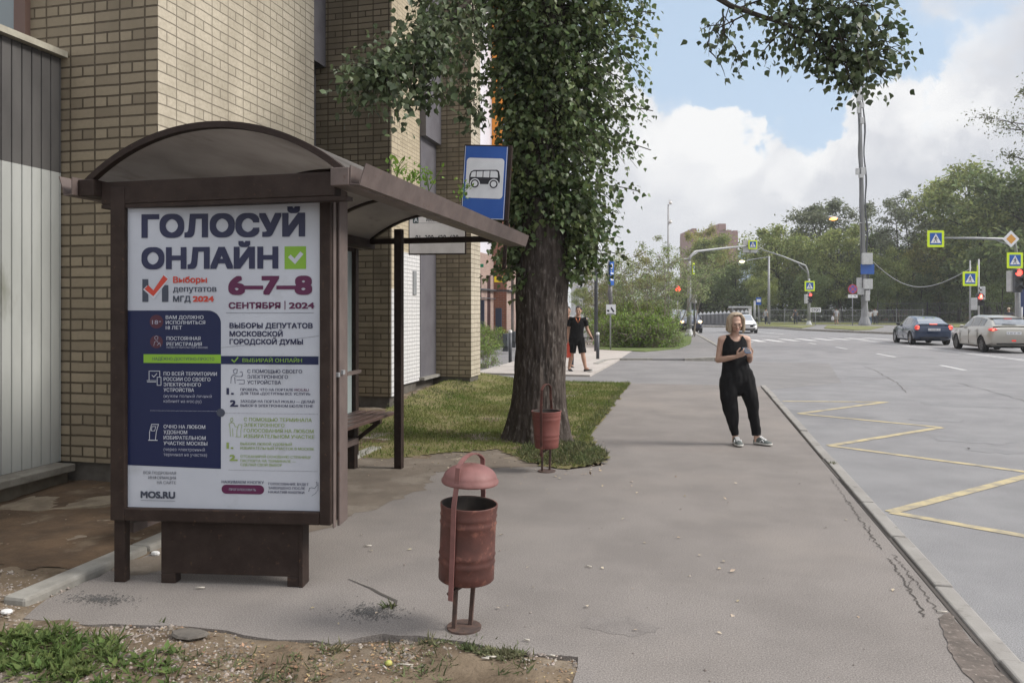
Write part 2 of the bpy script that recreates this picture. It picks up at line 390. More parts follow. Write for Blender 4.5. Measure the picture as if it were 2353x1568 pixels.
m_earth = mat('far_earth', (.10, .105, .06), .95, (.13, .12, .085), .05)
m_road = mat('road_asphalt', (.228, .226, .231), .88, (.190, .188, .194), 1.1, col3=(.155, .155, .160), ns3=.42, lo3=.54, hi3=.70, bump=.003, bs=130, spec=.3, speck=(150, .45))
m_walk = mat('pavement_asphalt', (.216, .197, .185), .92, (.182, .166, .156), 1.3, col3=(.242, .218, .200), ns3=.5, lo3=.50, hi3=.72, bump=.002, bs=150, spec=.2, speck=(130, .42))
m_patch = mat('grey_pavement', (.208, .202, .201), .9, (.175, .17, .171), 1.0, bump=.002, bs=110, spec=.25, speck=(120, .2))
m_tile = mat('pale_paving', (.42, .385, .355), .9, (.36, .33, .305), 2.0, bump=.002, bs=60)
m_dirt = mat('bare_soil', (.20, .155, .11), .98, (.12, .090, .062), 3.5, col3=(.29, .255, .21), ns3=1.4, lo3=.5, hi3=.66, bump=.014, bs=34, spec=.15)
m_brown = mat('dark_soil', (.135, .092, .060), .98, (.085, .060, .042), 4.0, col3=(.22, .17, .12), ns3=2.0, lo3=.55, hi3=.7, bump=.014, bs=34, spec=.15)
m_turf = mat('turf_soil', (.14, .14, .05), .95, (.19, .16, .085), 2.4, bump=.01, bs=40, spec=.15)
m_tar = mat('tar_crack', (.070, .062, .056), .95)
m_yel = mat('yellow_road_paint', (.44, .37, .22), .85, (.24, .22, .185), 7, lo=.42, hi=.68, bump=.001, bs=80)
m_wht = mat('white_road_paint', (.52, .52, .52), .8, (.30, .30, .30), 6, lo=.5, hi=.75)

g = MB(); g.add([(-1800, -1800, -.16), (1800, -1800, -.16), (1800, 1800, -.16), (-1800, 1800, -.16)], [(0, 1, 2, 3)])
struct(g.build('ground', m_earth))
g = MB(); g.add([(-45, -40, -.08), (140, -40, -.08), (140, 260, -.08), (-45, 260, -.08)], [(0, 1, 2, 3)])
struct(g.build('road', m_road))
UX, UY, UZ = Vector((1, 0, 0)), Vector((0, 1, 0)), Vector((0, 0, 1))

def rough_poly(pts, step=.12, amp=.03, seed=1, skip=()):
    out = []
    for i, p in enumerate(pts):
        q = pts[(i + 1) % len(pts)]; L = math.hypot(q[0] - p[0], q[1] - p[1])
        n = 1 if (i in skip or L < step) else max(1, min(120, int(L / step)))
        nx, ny = (-(q[1] - p[1]) / max(L, 1e-6), (q[0] - p[0]) / max(L, 1e-6))
        for k in range(n):
            t = k / n; x = p[0] + (q[0] - p[0]) * t; y = p[1] + (q[1] - p[1]) * t
            a = 0 if (k == 0 and n == 1) else amp * (fbm(x, y, 2.2, seed) + .6 * fbm(x, y, 9, seed + 3))
            out.append((x + nx * a, y + ny * a))
    return out
def g2(x, y, z=0): p = G(x, y, z); return (p.x, p.y)

walk = [(1.35, -18), (1.35, 17.35), (-1.49, 17.35), (-1.46, 13.5), (-1.42, 10.0), g2(1362, 1020), g2(1383, 1042), g2(1380, 1068), g2(1300, 1079), g2(1180, 1062),
        (-2.9, 7.95), (-3.62, 7.8), (-3.60, 3.62), g2(62, 1416), g2(120, 1426), g2(300, 1433), g2(480, 1441), g2(600, 1463), g2(760, 1478), g2(880, 1452),
        g2(1000, 1464), g2(1060, 1477), g2(1200, 1498), g2(1330, 1508), (-.53, 3.28), (-.50, -18)]
wp = rough_poly(walk, .09, .035, 4, skip=(0, 1, 24, 25))
mb = MB(); mb.prism(wp, (0, 0, 0), UX, UY, UZ, -.10, 0.0)
struct(mb.build('pavement', m_walk))

# kerb along the road: stones a metre long, slightly uneven
mb = MB(); y = -18.0
while y < 17.3:
    l = 1.0; dz = rnd.uniform(-.006, .012); dx = rnd.uniform(-.008, .008)
    if y + l > 17.5: l = 17.5 - y
    mb.box(1.376 + dx, 1.480 + dx, y + .006, y + l - .006, -.2, .016 + dz); y += l
struct(mb.build('kerb', M['kerb'], bevel=.012))
# strip of broken asphalt and grit beside the kerb
mb = MB()
def ribbon(mb, pts, w, z, jit=0.0, seed=0, wv=None):
    pts = [Vector((p[0], p[1], 0)) for p in pts]; L, Rr = [], []
    for i, p in enumerate(pts):
        d = (pts[min(i + 1, len(pts) - 1)] - pts[max(i - 1, 0)]).normalized(); n = Vector((-d.y, d.x, 0))
        h = (w if wv is None else wv[i]) / 2; j = jit * fbm(p.x, p.y, 7, seed + i * .37)
        L.append(p + n * (h + j)); Rr.append(p - n * (h - j * .6))
    for i in range(len(pts) - 1):
        mb.add([(q.x, q.y, z) for q in (Rr[i], Rr[i + 1], L[i + 1], L[i])], [(0, 1, 2, 3)])
def jag(x0, y0, x1, y1, n, a, seed):
    r = random.Random(seed); return [(x0 + (x1 - x0) * k / n + r.uniform(-a, a), y0 + (y1 - y0) * k / n + r.uniform(-a, a) * .5) for k in range(n + 1)]
for x0, y0, x1, y1, n, w, sd in ((1.20, 2.3, 1.26, 3.5, 40, .008, 1), (1.29, 2.4, 1.31, 3.4, 34, .008, 2), (1.20, 4.5, 1.25, 5.5, 46, .012, 3), (1.29, 4.6, 1.30, 5.6, 40, .008, 4),
                                 (1.24, 5.7, 1.28, 7.1, 60, .010, 5), (1.27, 7.0, 1.29, 8.0, 34, .006, 6), (1.23, 4.9, 1.30, 5.2, 14, .006, 7), (1.22, 5.9, 1.30, 6.3, 14, .006, 8)):
    ribbon(mb, jag(x0, y0, x1, y1, n, .016, sd), w * .7, .0035, .003, sd)
ribbon(mb, [(1.362, -2), (1.362, 9.0)], .022, .0036)
cr = [g2(*p) for p in ((800, 1330), (830, 1342), (852, 1352), (872, 1362), (892, 1372), (908, 1380), (910, 1392))]
ribbon(mb, cr, .02, .0035, .01, 9, [.005, .008, .014, .022, .02, .018, .012])
cr = [g2(x, 862 + 2 * math.sin(x)) for x in range(1120, 1360, 16)]
struct(mb.build('pavement_cracks', m_tar))
mb = MB()
mb.plate(rough_poly([(1.24, 3.3), (1.35, 3.25), (1.35, 4.6), (1.26, 4.5), (1.20, 4.1), (1.19, 3.7)], .03, .03, 12), (0, 0, .0042), UX, UY)
struct(mb.build('grit_strip', mat('kerb_grit', (.15, .125, .11), .98, (.10, .085, .075), 9, col3=(.21, .18, .16), ns3=30, lo3=.55, hi3=.65, bump=.006, bs=60)))
mb = MB()
for cx_, cy_, rx, ry, sd in ((1420, 1436, .2, .11, 3),):
    c = G(cx_, cy_); pts = [(c.x + rx * math.cos(a) * (1 + .35 * fbm(math.cos(a) * 2, math.sin(a) * 2, 1, sd)), c.y + ry * math.sin(a) * (1 + .4 * fbm(math.cos(a) * 3, math.sin(a) * 3, 1, sd + 2))) for a in [2 * PI * k / 40 for k in range(40)]]
    mb.plate(pts, (0, 0, .0012), UX, UY)
struct(mb.build('pavement_patch', mat('damp_patch', (.165, .150, .141), .9, (.190, .173, .163), 8, speck=(130, .4))))
mb = MB()
for cx_, cy_, rx, ry, sd in ((230, 1376, .25, .1, 8), (850, 1406, .2, .13, 5)):
    c = G(cx_, cy_)
    for k in range(650):
        a = rnd.uniform(0, 2 * PI); q = abs(rnd.gauss(0, .5)); x = c.x + rx * q * math.cos(a); y = c.y + ry * q * math.sin(a); s = rnd.uniform(.002, .006)
        mb.add([(x - s, y - s, .004), (x + s, y - s * .6, .004), (x + s * .3, y + s, .006)], [(0, 1, 2)])
o = mb.build('ash_grit', mat('ash_grit', (.075, .073, .072), .95, isl=.5)); tag(o, 'dark ash and grit scattered on the pavement apron', 'grit', kind='stuff')

def in_poly(x, y, P_):
    c = False; n = len(P_)
    for i in range(n):
        a, b = P_[i], P_[i - 1]
        if (a[1] > y) != (b[1] > y) and x < (b[0] - a[0]) * (y - a[1]) / (b[1] - a[1]) + a[0]: c = not c
    return c
# soil field under and beside the pavement
def soil_z(x, y):
    z = -.024 + .022 * fbm(x, y, 1.1, 2) + .012 * fbm(x, y, 6, 5)
    out = sum(not in_poly(x + a, y + b, walk) for a, b in ((.10, 0), (-.10, 0), (0, .10), (0, -.10), (0, 0))) / 5
    z += out * (.024 + .012 * fbm(x, y, 2.6, 11)) - (1 - out) * .012
    if x < -3.6 and y > 3.0: z += .0 + .05 * max(0, min(1, (-3.7 - x) / 1.6))
    return z
def field(name, x0, x1, y0, y1, st, zf, m, inside=None):
    nx = int((x1 - x0) / st) + 1; ny = int((y1 - y0) / st) + 1; vs = [(x0 + i * st, y0 + j * st, zf(x0 + i * st, y0 + j * st)) for j in range(ny) for i in range(nx)]
    fs = []
    for j in range(ny - 1):
        for i in range(nx - 1):
            if inside and not inside(x0 + (i + .5) * st, y0 + (j + .5) * st): continue
            fs.append((j * nx + i, j * nx + i + 1, (j + 1) * nx + i + 1, (j + 1) * nx + i))
    b = MB(); b.add(vs, fs); return b.build(name, m, smooth=True)
struct(field('soil', -14, 1.2, -8, 17.3, .08, soil_z, m_dirt))
struct(field('dark_soil', -8, -3.72, 3.9, 9, .07, lambda x, y: soil_z(x, y) + .006 + .01 * fbm(x, y, 3, 8) - .06 * max(0, abs(nzv(x, y, 1.2, 3)) - .35), m_brown,
             lambda x, y: y > 4.15 + .5 * fbm(x, y, .9, 4) and x < -3.75 + .05 * fbm(x, y, 3, 1)))
# lawn round the tree
lawn_px = [(-1.47, 17.3), (-1.44, 13.5), (-1.40, 10.0), g2(1360, 1020), g2(1381, 1042), g2(1378, 1066), g2(1300, 1077), g2(1215, 1060), g2(1150, 1030), g2(1020, 1040), g2(900, 1052), g2(800, 1050), (-4.6, 8.6), (-4.6, 11), (-5.3, 17.3)]
def lawn_z(x, y): return max(.004, .010 + .02 * fbm(x, y, .8, 6) + .006 * fbm(x, y, 5, 2)) + .16 * max(0, min(1, (-3.3 - x) / 1.6)) ** 1.5 * max(0, min(1, (y - 9) / 3))
def in_lawn(x, y, r=.05):
    x += .05 * fbm(x, y, 3, 1); y += .07 * fbm(x, y, 3, 5)
    return any(in_poly(x + a, y + b, lawn_px) for a, b in ((r, 0), (-r, 0), (0, r), (0, -r)))
struct(field('lawn', -5.4, -.9, 7.6, 17.4, .07, lawn_z, m_turf, in_lawn))

mb = MB()
mb.plate(rough_poly([g2(*p) for p in ((795, 1048), (795, 1082), (870, 1092), (960, 1086), (1060, 1080), (1150, 1074), (1235, 1072), (1220, 1050), (1150, 1022), (1000, 1036))], .08, .05, 21), (0, 0, .0028), UX, UY)
mb.plate(rough_poly([(-3.6, 7.7), (-3.6, 4.1), (-3.2, 4.2), (-2.7, 5.4), (-2.5, 6.6), (-2.6, 7.5)], .08, .12, 23), (0, 0, .0022), UX, UY)
struct(mb.build('dusty_soil', mat('dusty_soil', (.190, .160, .132), .98, (.155, .132, .110), 4, col3=(.23, .20, .168), ns3=2.5, lo3=.5, hi3=.65, bump=.004, bs=60, spec=.1)))
# ------------------------------------------------------------------ leaf clouds and grass (numpy)
LEAF4 = (np.array([(0, 0, 0), (.30, .42, .06), (0, 1, -.05), (-.30, .42, .06)], float), [(0, 1, 2), (0, 2, 3)])
LEAF6 = (np.array([(0, 0, 0), (.30, .12, .05), (.46, .36, .09), (.24, .62, .04), (0, 1.0, -.10), (-.24, .62, .04), (-.46, .36, .09), (-.30, .12, .05), (0, .45, 0)], float),
         [(0, 1, 8), (1, 2, 8), (2, 3, 8), (3, 4, 8), (4, 5, 8), (5, 6, 8), (6, 7, 8), (7, 0, 8)])
BLADE = (np.array([(-.5, 0, 0), (.5, 0, 0), (.16, .6, .1), (0, 1, .34)], float), [(0, 1, 2), (0, 2, 3)])
def cloud_mesh(name, C, D, Nn, Sx, Sy, shape, m):
    """one small leaf per centre C: tip direction D, rough normal Nn, width Sx, length Sy"""
    pts, faces = shape; n = len(C); k = len(pts)
    D = D / (np.linalg.norm(D, axis=1, keepdims=True) + 1e-9)
    X = np.cross(D, Nn); X /= (np.linalg.norm(X, axis=1, keepdims=True) + 1e-9); Z = np.cross(X, D)
    V = C[:, None, :] + X[:, None, :] * (pts[None, :, 0:1] * Sx[:, None, None]) + D[:, None, :] * (pts[None, :, 1:2] * Sy[:, None, None]) + Z[:, None, :] * (pts[None, :, 2:3] * Sy[:, None, None])
    F = np.array(faces); Fa = (F[None] + (np.arange(n) * k)[:, None, None]).reshape(-1, 3)
    me = bpy.data.meshes.new(name); me.vertices.add(n * k); me.vertices.foreach_set('co', V.astype(np.float32).ravel())
    nf = len(Fa); me.loops.add(nf * 3); me.loops.foreach_set('vertex_index', Fa.astype(np.int32).ravel())
    me.polygons.add(nf); me.polygons.foreach_set('loop_start', np.arange(nf, dtype=np.int32) * 3)
    try: me.polygons.foreach_set('loop_total', np.full(nf, 3, np.int32))
    except Exception: pass
    me.update(calc_edges=True); me.validate()
    for q in (m if isinstance(m, (list, tuple)) else [m]): me.materials.append(q)
    return me
def unit(n): v = rng.normal(size=(n, 3)); return v / np.linalg.norm(v, axis=1, keepdims=True)

m_grass = mat('lawn_grass', (.115, .172, .042), .75, (.175, .192, .066), 1.1, isl=.35, trans=.3, spec=.2)
m_grass2 = mat('fresh_weed', (.075, .125, .034), .7, (.12, .16, .055), 3, isl=.35, trans=.3, spec=.2)
m_dry = mat('dry_leaf_litter', (.30, .22, .12), .9, (.17, .11, .06), 7, isl=.5)
def blades(name, pts, h0, h1, w, m, lean=.55):
    n = len(pts); C = np.array(pts, float); D = np.stack([rng.normal(0, lean, n), rng.normal(0, lean, n), np.ones(n)], 1)
    Nn = np.stack([rng.normal(size=n), rng.normal(size=n), np.zeros(n) + .05], 1)
    h = rng.uniform(h0, h1, n); return cloud_mesh(name, C, D, Nn, rng.uniform(.7, 1.3, n) * w, h, BLADE, m)
def scatter(n, x0, x1, y0, y1, zf, ok):
    out = []
    for _ in range(n):
        x = rnd.uniform(x0, x1); y = rnd.uniform(y0, y1)
        if ok(x, y): out.append((x, y, zf(x, y)))
    return out
tb = (-1.93, 9.55)
def lawn_ok(x, y):
    if not in_lawn(x, y): return False
    d = fbm(x, y, 1.3, 3) + .35
    edge = min(1, max(0, (y - 8.2) / 1.4)); wall = min(1, max(0, (x + 4.55) / .6))
    if math.hypot(x - tb[0], y - tb[1]) < .5: return rnd.random() < .15
    return rnd.random() < (.35 + .75 * d) * (.30 + .7 * edge) * (.25 + .75 * wall)
lp = scatter(120000, -5.2, -.9, 7.7, 17.3, lawn_z, lawn_ok)
o = link('grass', blades('grass', lp, .022, .06, .0075, m_grass)); tag(o, 'short yellowish grass of the lawn round the tree', 'grass', kind='stuff')
# weeds: in front of the pavement, by the tree foot, along the walls
wz = lambda x, y: soil_z(x, y) - .004
def clump(cx, cy, r, n, zf, ry=None):
    c = G(cx, cy, -.02); out = []
    for _ in range(n):
        a = rnd.uniform(0, 2 * PI); q = math.sqrt(rnd.random()) * r
        if n > 100 and fbm(c.x + q * math.cos(a), c.y + q * math.sin(a), 6, 3) < -.08: continue
        x = c.x + q * math.cos(a); y = c.y + q * math.sin(a) * (ry or 1); out.append((x, y, zf(x, y)))
    return out
W1 = []
for cx_, cy_, r, n in ((40, 1500, .26, 260), (140, 1510, .24, 240), (215, 1500, .16, 150), (60, 1555, .3, 300), (190, 1560, .2, 140), (265, 1520, .08, 40), (-40, 1530, .3, 220), (330, 1545, .10, 30), (120, 1590, .3, 200), (300, 1590, .2, 60)):
    W1 += clump(cx_, cy_, r, n, wz)
o = link('weed_patch', blades('weed_patch', W1, .03, .085, .013, m_grass2, .8)); tag(o, 'bright green weeds and grass in the gravel at bottom left', 'weeds', kind='stuff')
W2 = []
for cx_, cy_, r, n in ((1085, 1478, .10, 150), (1110, 1492, .10, 150), (1140, 1505, .09, 130), (1165, 1512, .08, 90), (1190, 1500, .05, 30), (1060, 1465, .04, 40), (1000, 1480, .08, 50), (930, 1500, .1, 40), (760, 1500, .07, 40), (540, 1530, .09, 40), (440, 1520, .05, 24),
                       (365, 1438, .03, 14), (620, 1560, .12, 50), (980, 1540, .14, 50), (1180, 1545, .1, 40), (700, 1545, .1, 30)):
    W2 += clump(cx_, cy_, r, n, wz)
for p in ((895, 1402), (1912, 1072)): W2 += [(q[0], q[1], 0) for q in clump(p[0], p[1], .035, 34, wz)]
m_weed3 = mat('dusty_weed', (.095, .125, .055), .8, (.16, .16, .09), 5, isl=.4, trans=.3, spec=.2)
o = link('edge_weeds', blades('edge_weeds', W2, .02, .07, .010, m_weed3, .9)); tag(o, 'sparse green weeds along the broken pavement edge', 'weeds', kind='stuff')
W3 = [(x, y, z) for x, y, z in scatter(2600, -2.0, -.95, 7.95, 9.3, lawn_z, in_lawn)]
W3 += [(x, y, z) for x, y, z in scatter(900, -1.55, -1.36, 8.5, 17.3, lawn_z, in_lawn)]
W3 += scatter(1400, -4.85, -4.2, 11.4, 15.2, lawn_z, lambda x, y: rnd.random() < .3 + .9 * fbm(x, y, 2, 1))
o = link('lawn_weeds', blades('lawn_weeds', W3, .03, .09, .013, m_weed3, .8)); tag(o, 'taller green weeds at the tree foot and lawn edges', 'weeds', kind='stuff')

# gravel, dry litter
def stones(name, pts, s0, s1, m):
    mb_v, mb_f = [], []
    base = [(1, 0, 0), (.3, .95, 0), (-.8, .6, 0), (-.8, -.6, 0), (.3, -.95, 0), (.1, .1, .7), (0, 0, -.5)]
    fc = [(0, 1, 5), (1, 2, 5), (2, 3, 5), (3, 4, 5), (4, 0, 5)]
    for x, y, z in pts:
        s = rnd.uniform(s0, s1) * (1 if rnd.random() < .9 else 1.8); a = rnd.uniform(0, 6.28); c, q = math.cos(a), math.sin(a); e = rnd.uniform(.6, 1.1); o = len(mb_v)
        for bx, by, bz in base:
            bx *= rnd.uniform(.75, 1.2); by *= e * rnd.uniform(.75, 1.2); mb_v.append((x + s * (bx * c - by * q), y + s * (bx * q + by * c), z + s * bz * rnd.uniform(.7, 1.2)))
        mb_f += [tuple(o + i for i in f) for f in fc]
    b = MB(); b.add(mb_v, mb_f); return b.build(name, m)
def front_ok(x, y): return not in_poly(x, y, walk) and not (x > -.55 and y < 3.3) and rnd.random() < .35 + .9 * fbm(x, y, 1.7, 4)
gp = scatter(24000, -4.6, -.5, 2.1, 3.9, soil_z, front_ok)
m_grav = mat('gravel', (.28, .25, .22), .95, (.20, .17, .14), 30, isl=.45)
o = stones('gravel', gp, .004, .011, m_grav); tag(o, 'loose pale gravel in front of the pavement edge', 'gravel', kind='stuff')
gp = scatter(1300, -6.5, -3.7, 3.6, 7.5, soil_z, lambda x, y: rnd.random() < .5)
o = stones('soil_crumbs', gp, .004, .013, mat('soil_crumb', (.17, .13, .09), .95, isl=.45)); tag(o, 'dark soil crumbs scattered beside the low kerb', 'gravel', kind='stuff')
gp = scatter(420, -3.5, 1.25, 3.4, 9, lambda x, y: .003, lambda x, y: in_poly(x, y, walk) and rnd.random() < .6)
o = stones('pavement_grit', gp, .002, .006, m_grav); tag(o, 'tiny grit specks scattered over the asphalt pavement', 'gravel', kind='stuff')
def litter(name, pts, s0, s1, m, label):
    n = len(pts); C = np.array(pts) + [0, 0, .006]; D = np.stack([rng.normal(size=n), rng.normal(size=n), rng.normal(0, .18, n)], 1); Nn = np.stack([rng.normal(0, .25, n), rng.normal(0, .25, n), np.ones(n)], 1)
    s = rng.uniform(s0, s1, n); o = link(name, cloud_mesh(name, C, D, Nn, s * .9, s, LEAF4, m)); tag(o, label, 'leaf litter', kind='stuff')
lt = scatter(11000, -3.4, -.5, 2.2, 3.75, soil_z, lambda x, y: not in_poly(x, y, walk) and x > -2.6 + rnd.gauss(0, .3) and not (x > -.55 and y < 3.3) and rnd.random() < .3 + fbm(x, y, 1.5, 9))
litter('leaf_litter', lt, .008, .028, m_dry, 'brown dry leaf litter in front of the pavement')
lt = scatter(520, -4, -.95, 7.3, 9.6, lambda x, y: lawn_z(x, y) if in_lawn(x, y) else .004, lambda x, y: rnd.random() < .6) + scatter(130, -4, 1.2, 3.5, 8, lambda x, y: .003, lambda x, y: in_poly(x, y, walk) and rnd.random() < .6) \
    + scatter(90, -4.2, -1.5, 9.5, 16, lawn_z, in_lawn)
litter('fallen_leaves', lt, .018, .045, mat('pale_fallen_leaf', (.45, .40, .30), .8, (.28, .22, .13), 6, isl=.45), 'pale fallen leaves dotted on lawn front and pavement')

# ------------------------------------------------------------------ road markings
zr = -.08 + .004
mb = MB()
zig = [(3.5, -.6), (1.64, .7), (3.5, 2.75), (1.64, 3.9), (3.5, 5.95), (1.62, 7.1), (3.52, 9.15), (1.66, 10.4), (3.52, 12.4), (1.68, 13.5), (3.5, 15.6), (1.6, 15.25)]
for i in range(len(zig) - 1):
    a, b = zig[i], zig[i + 1]; n = 14
    ribbon(mb, [(a[0] + (b[0] - a[0]) * k / n, a[1] + (b[1] - a[1]) * k / n) for k in range(n + 1)], .105, zr + .0006 * (i % 2), .008, i)
struct(mb.build('yellow_zigzag_marking', m_yel))
mb = MB()
def gr(x, y): p = G(x, y, -.08); return (p.x, p.y)
for a, b in (((2014, 812), (2056, 820)), ((2160, 838.5), (2216, 850)), ((1920, 797), (1946, 801.5)), ((2460, 905), (2560, 930)), ((1858, 787.5), (1874, 790))):
    ribbon(mb, [gr(*a), gr(*b)], .14, zr)
a, b = Vector(gr(1977, 781)), Vector(gr(2352, 827)); d = (b - a).normalized(); n = Vector((-d.y, d.x)); e = b + d * 40
for s in (-.14, .14): ribbon(mb, [a + n * s, e + n * s], .11, zr)
for a, b in (((1728, 780), (1752, 785)), ((1756, 779.5), (1797, 785)), ((1793, 778.5), (1832, 783)), ((1832, 778), (1872, 782.5)), ((1870, 777), (1912, 781.5)), ((1908, 776.8), (1950, 780.5)), ((1946, 776.5), (1990, 780)), ((1985, 776), (2046, 780)), ((1698, 781), (1722, 786))):
    ribbon(mb, [gr(*a), gr(*b)], .45, zr + .001)
for a, b in (((1740, 762), (1800, 767.5)), ((1720, 769.5), (1790, 774)), ((1640, 763), (1690, 766)), ((1652, 776), (1690, 779)), ((2190, 784), (2352, 802))):
    ribbon(mb, [gr(*a), gr(*b)], .2, zr + .001)
struct(mb.build('white_road_marking', m_wht))

# side street (same level as the pavement end), corner island, tiled path, far pavement
mb = MB(); mb.prism([(1.1, 17.36), (1.1, 25.6), (-14, 25.6), (-14, 17.36)], (0, 0, 0), UX, UY, UZ, -.10, -.012)
mb.add([(1.1, 17.36, -.012), (1.5, 17.36, -.0785), (3.4, 19.5, -.0785), (4.2, 26.5, -.0785), (1.1, 25.6, -.012)], [(0, 1, 2), (0, 2, 4), (4, 2, 3)])
struct(mb.build('side_street', m_patch))
isl_px = [(1368, 836), (1392, 827), (1420, 824), (1500, 824), (1640, 823), (1662, 815), (1650, 795), (1618, 777), (1602, 768), (1592, 757)]
isl = [g2(*p, z=.03) for p in isl_px]; far = G(1560, 740, .03)
mb = MB(); mb.prism([(isl[0][0] - .3, isl[0][1] + .4)] + isl + [(far.x, far.y), (far.x - 14, far.y), (-12, 60), (-2.6, 30)], (0, 0, 0), UX, UY, UZ, -.10, .03)
struct(mb.build('corner_pavement', m_patch))
mb = MB()
for i in range(len(isl) - 1):
    a, b = Vector(isl[i] + (0,)), Vector(isl[i + 1] + (0,)); L = (b - a).length; k = max(1, int(L)); d = (b - a) / k
    for q in range(k):
        if 2 <= i <= 3 and rnd.random() < .28: continue
        dz = rnd.uniform(-.02, .02) if i == 3 else 0
        mb.bar(a + d * (q + .02) + Vector((0, 0, -.01 + dz)), a + d * (q + .98) + Vector((0, 0, -.01 - dz)), .16, .13)
struct(mb.build('corner_kerb', M['concrete']))
mb = MB(); t = [g2(1098, 868), g2(1352, 866), g2(1365, 838, .01)]; 
mb.prism([(-5.6, 18.9), (t[1][0], 18.9), (-2.45, 24.4), (-2.4, 62), (-5.4, 62)], (0, 0, 0), UX, UY, UZ, -.05, .036)
struct(mb.build('tiled_path', m_tile))
fp_px = [(1592, 748.5), (1700, 749.5), (1790, 752), (1839, 755.5), (1900, 758), (2053, 764), (2200, 769), (2352, 774), (2560, 782)]
fp = [g2(*p, z=.04) for p in fp_px]
mb = MB(); mb.prism(fp + [(fp[-1][0] + 25, fp[-1][1] + 40), (75, 150), (-40, 200), (fp[0][0] - 40, fp[0][1] + 30)], (0, 0, 0), UX, UY, UZ, -.10, .04)
struct(mb.build('far_pavement', m_patch))
mb = MB()
for i in range(len(fp) - 1):
    a, b = Vector(fp[i] + (0,)), Vector(fp[i + 1] + (0,)); mb.bar(a + Vector((0, -.1, .0)), b + Vector((0, -.1, .0)), .2, .14)
struct(mb.build('far_kerb', M['concrete']))
mb = MB()
for pl in ([(1700, 748.6), (1790, 750.6), (1842, 754.2), (1872, 748), (1760, 745.5)], [(1893, 754.5), (1962, 758.5), (2000, 757.5), (2030, 750.5), (1900, 748.2)], [(2190, 752), (2360, 756), (2560, 760), (2560, 748), (2190, 747)], [(1730, 744.6), (2060, 746.4), (2600, 746.6), (2800, 735), (1730, 731)]):
    mb.prism([g2(x, y, .04) for x, y in pl], (0, 0, 0), UX, UY, UZ, .03, .10)
struct(mb.build('far_lawn', mat('far_grass', (.13, .15, .045), .95, (.17, .16, .07), .6, bump=.05, bs=6)))

def rosettes(name, pts, s0, s1, m, lab):
    C, D, Nn, S_ = [], [], [], []
    for x, y, z in pts:
        n = rnd.randint(4, 8); a0 = rnd.uniform(0, 6.28)
        for k in range(n):
            a = a0 + 2 * PI * k / n + rnd.uniform(-.3, .3); C.append((x + .008 * math.cos(a), y + .008 * math.sin(a), z + .006)); D.append((math.cos(a), math.sin(a), rnd.uniform(.15, .9))); Nn.append((-math.cos(a) * .5, -math.sin(a) * .5, 1)); S_.append(rnd.uniform(s0, s1))
    S_ = np.array(S_); o = link(name, cloud_mesh(name, np.array(C), np.array(D, float), np.array(Nn, float), S_ * .75, S_, LEAF4, m)); tag(o, lab, 'weeds', kind='stuff')
R1 = []
for cx_, cy_, r, n in ((40, 1505, .28, 40), (150, 1515, .26, 30), (60, 1560, .3, 40), (190, 1560, .24, 24), (-30, 1530, .3, 40), (300, 1560, .25, 18)): R1 += clump(cx_, cy_, r, n, wz)
rosettes('broadleaf_weeds', R1, .03, .065, m_grass2, 'broad leaved green weeds among the grass at bottom left')
R2 = []
for cx_, cy_, r, n in ((1085, 1480, .09, 34), (1120, 1495, .09, 40), (1150, 1508, .08, 30), (1175, 1512, .06, 18), (1000, 1482, .07, 10), (700, 1530, .2, 14), (950, 1545, .2, 14), (500, 1545, .15, 10), (1215, 1470, .03, 4)): R2 += clump(cx_, cy_, r, n, wz)
rosettes('low_weeds', R2, .014, .032, m_weed3, 'low small leaved weeds by the near bin foot')
mb = MB()
for x, y, rx, ry, sd in ((2235, 1010, .5, .14, 3), (2290, 1035, .34, .10, 8), (2150, 965, .4, .1, 5), (1950, 862, 1.1, .3, 6), (2250, 930, .9, .2, 7), (2080, 880, 1.4, .35, 9)):
    c = G(x, y, -.08); mb.plate([(c.x + rx * math.cos(a) * (1 + .45 * fbm(math.cos(a) * 2, math.sin(a) * 2, 1, sd)), c.y + ry * math.sin(a) * (1 + .5 * fbm(math.cos(a) * 3, math.sin(a) * 3, 1, sd + 2)) * 2) for a in [2 * PI * k / 48 for k in range(48)]], (0, 0, zr - .002), UX, UY)
struct(mb.build('road_stains', mat('road_stain', (.172, .171, .176), .8, (.208, .206, .211), 3, lo=.3, hi=.6, speck=(170, .3))))
mb = MB()
for pl, w in (([(1985, 842), (2010, 850), (2035, 866), (2062, 880), (2085, 905)], .014), ([(1700, 865), (1780, 868), (1900, 862), (2060, 870)], .012), ([(2200, 880), (2300, 905), (2380, 930)], .014)):
    pts = [gr(*p) for p in pl]; q = []
    for a, b in zip(pts, pts[1:]): q += [(a[0] + (b[0] - a[0]) * k / 10 + rnd.gauss(0, .02), a[1] + (b[1] - a[1]) * k / 10 + rnd.gauss(0, .02)) for k in range(10)]
    ribbon(mb, q, w, zr + .0003, .004, 3)
struct(mb.build('road_cracks', m_tar))
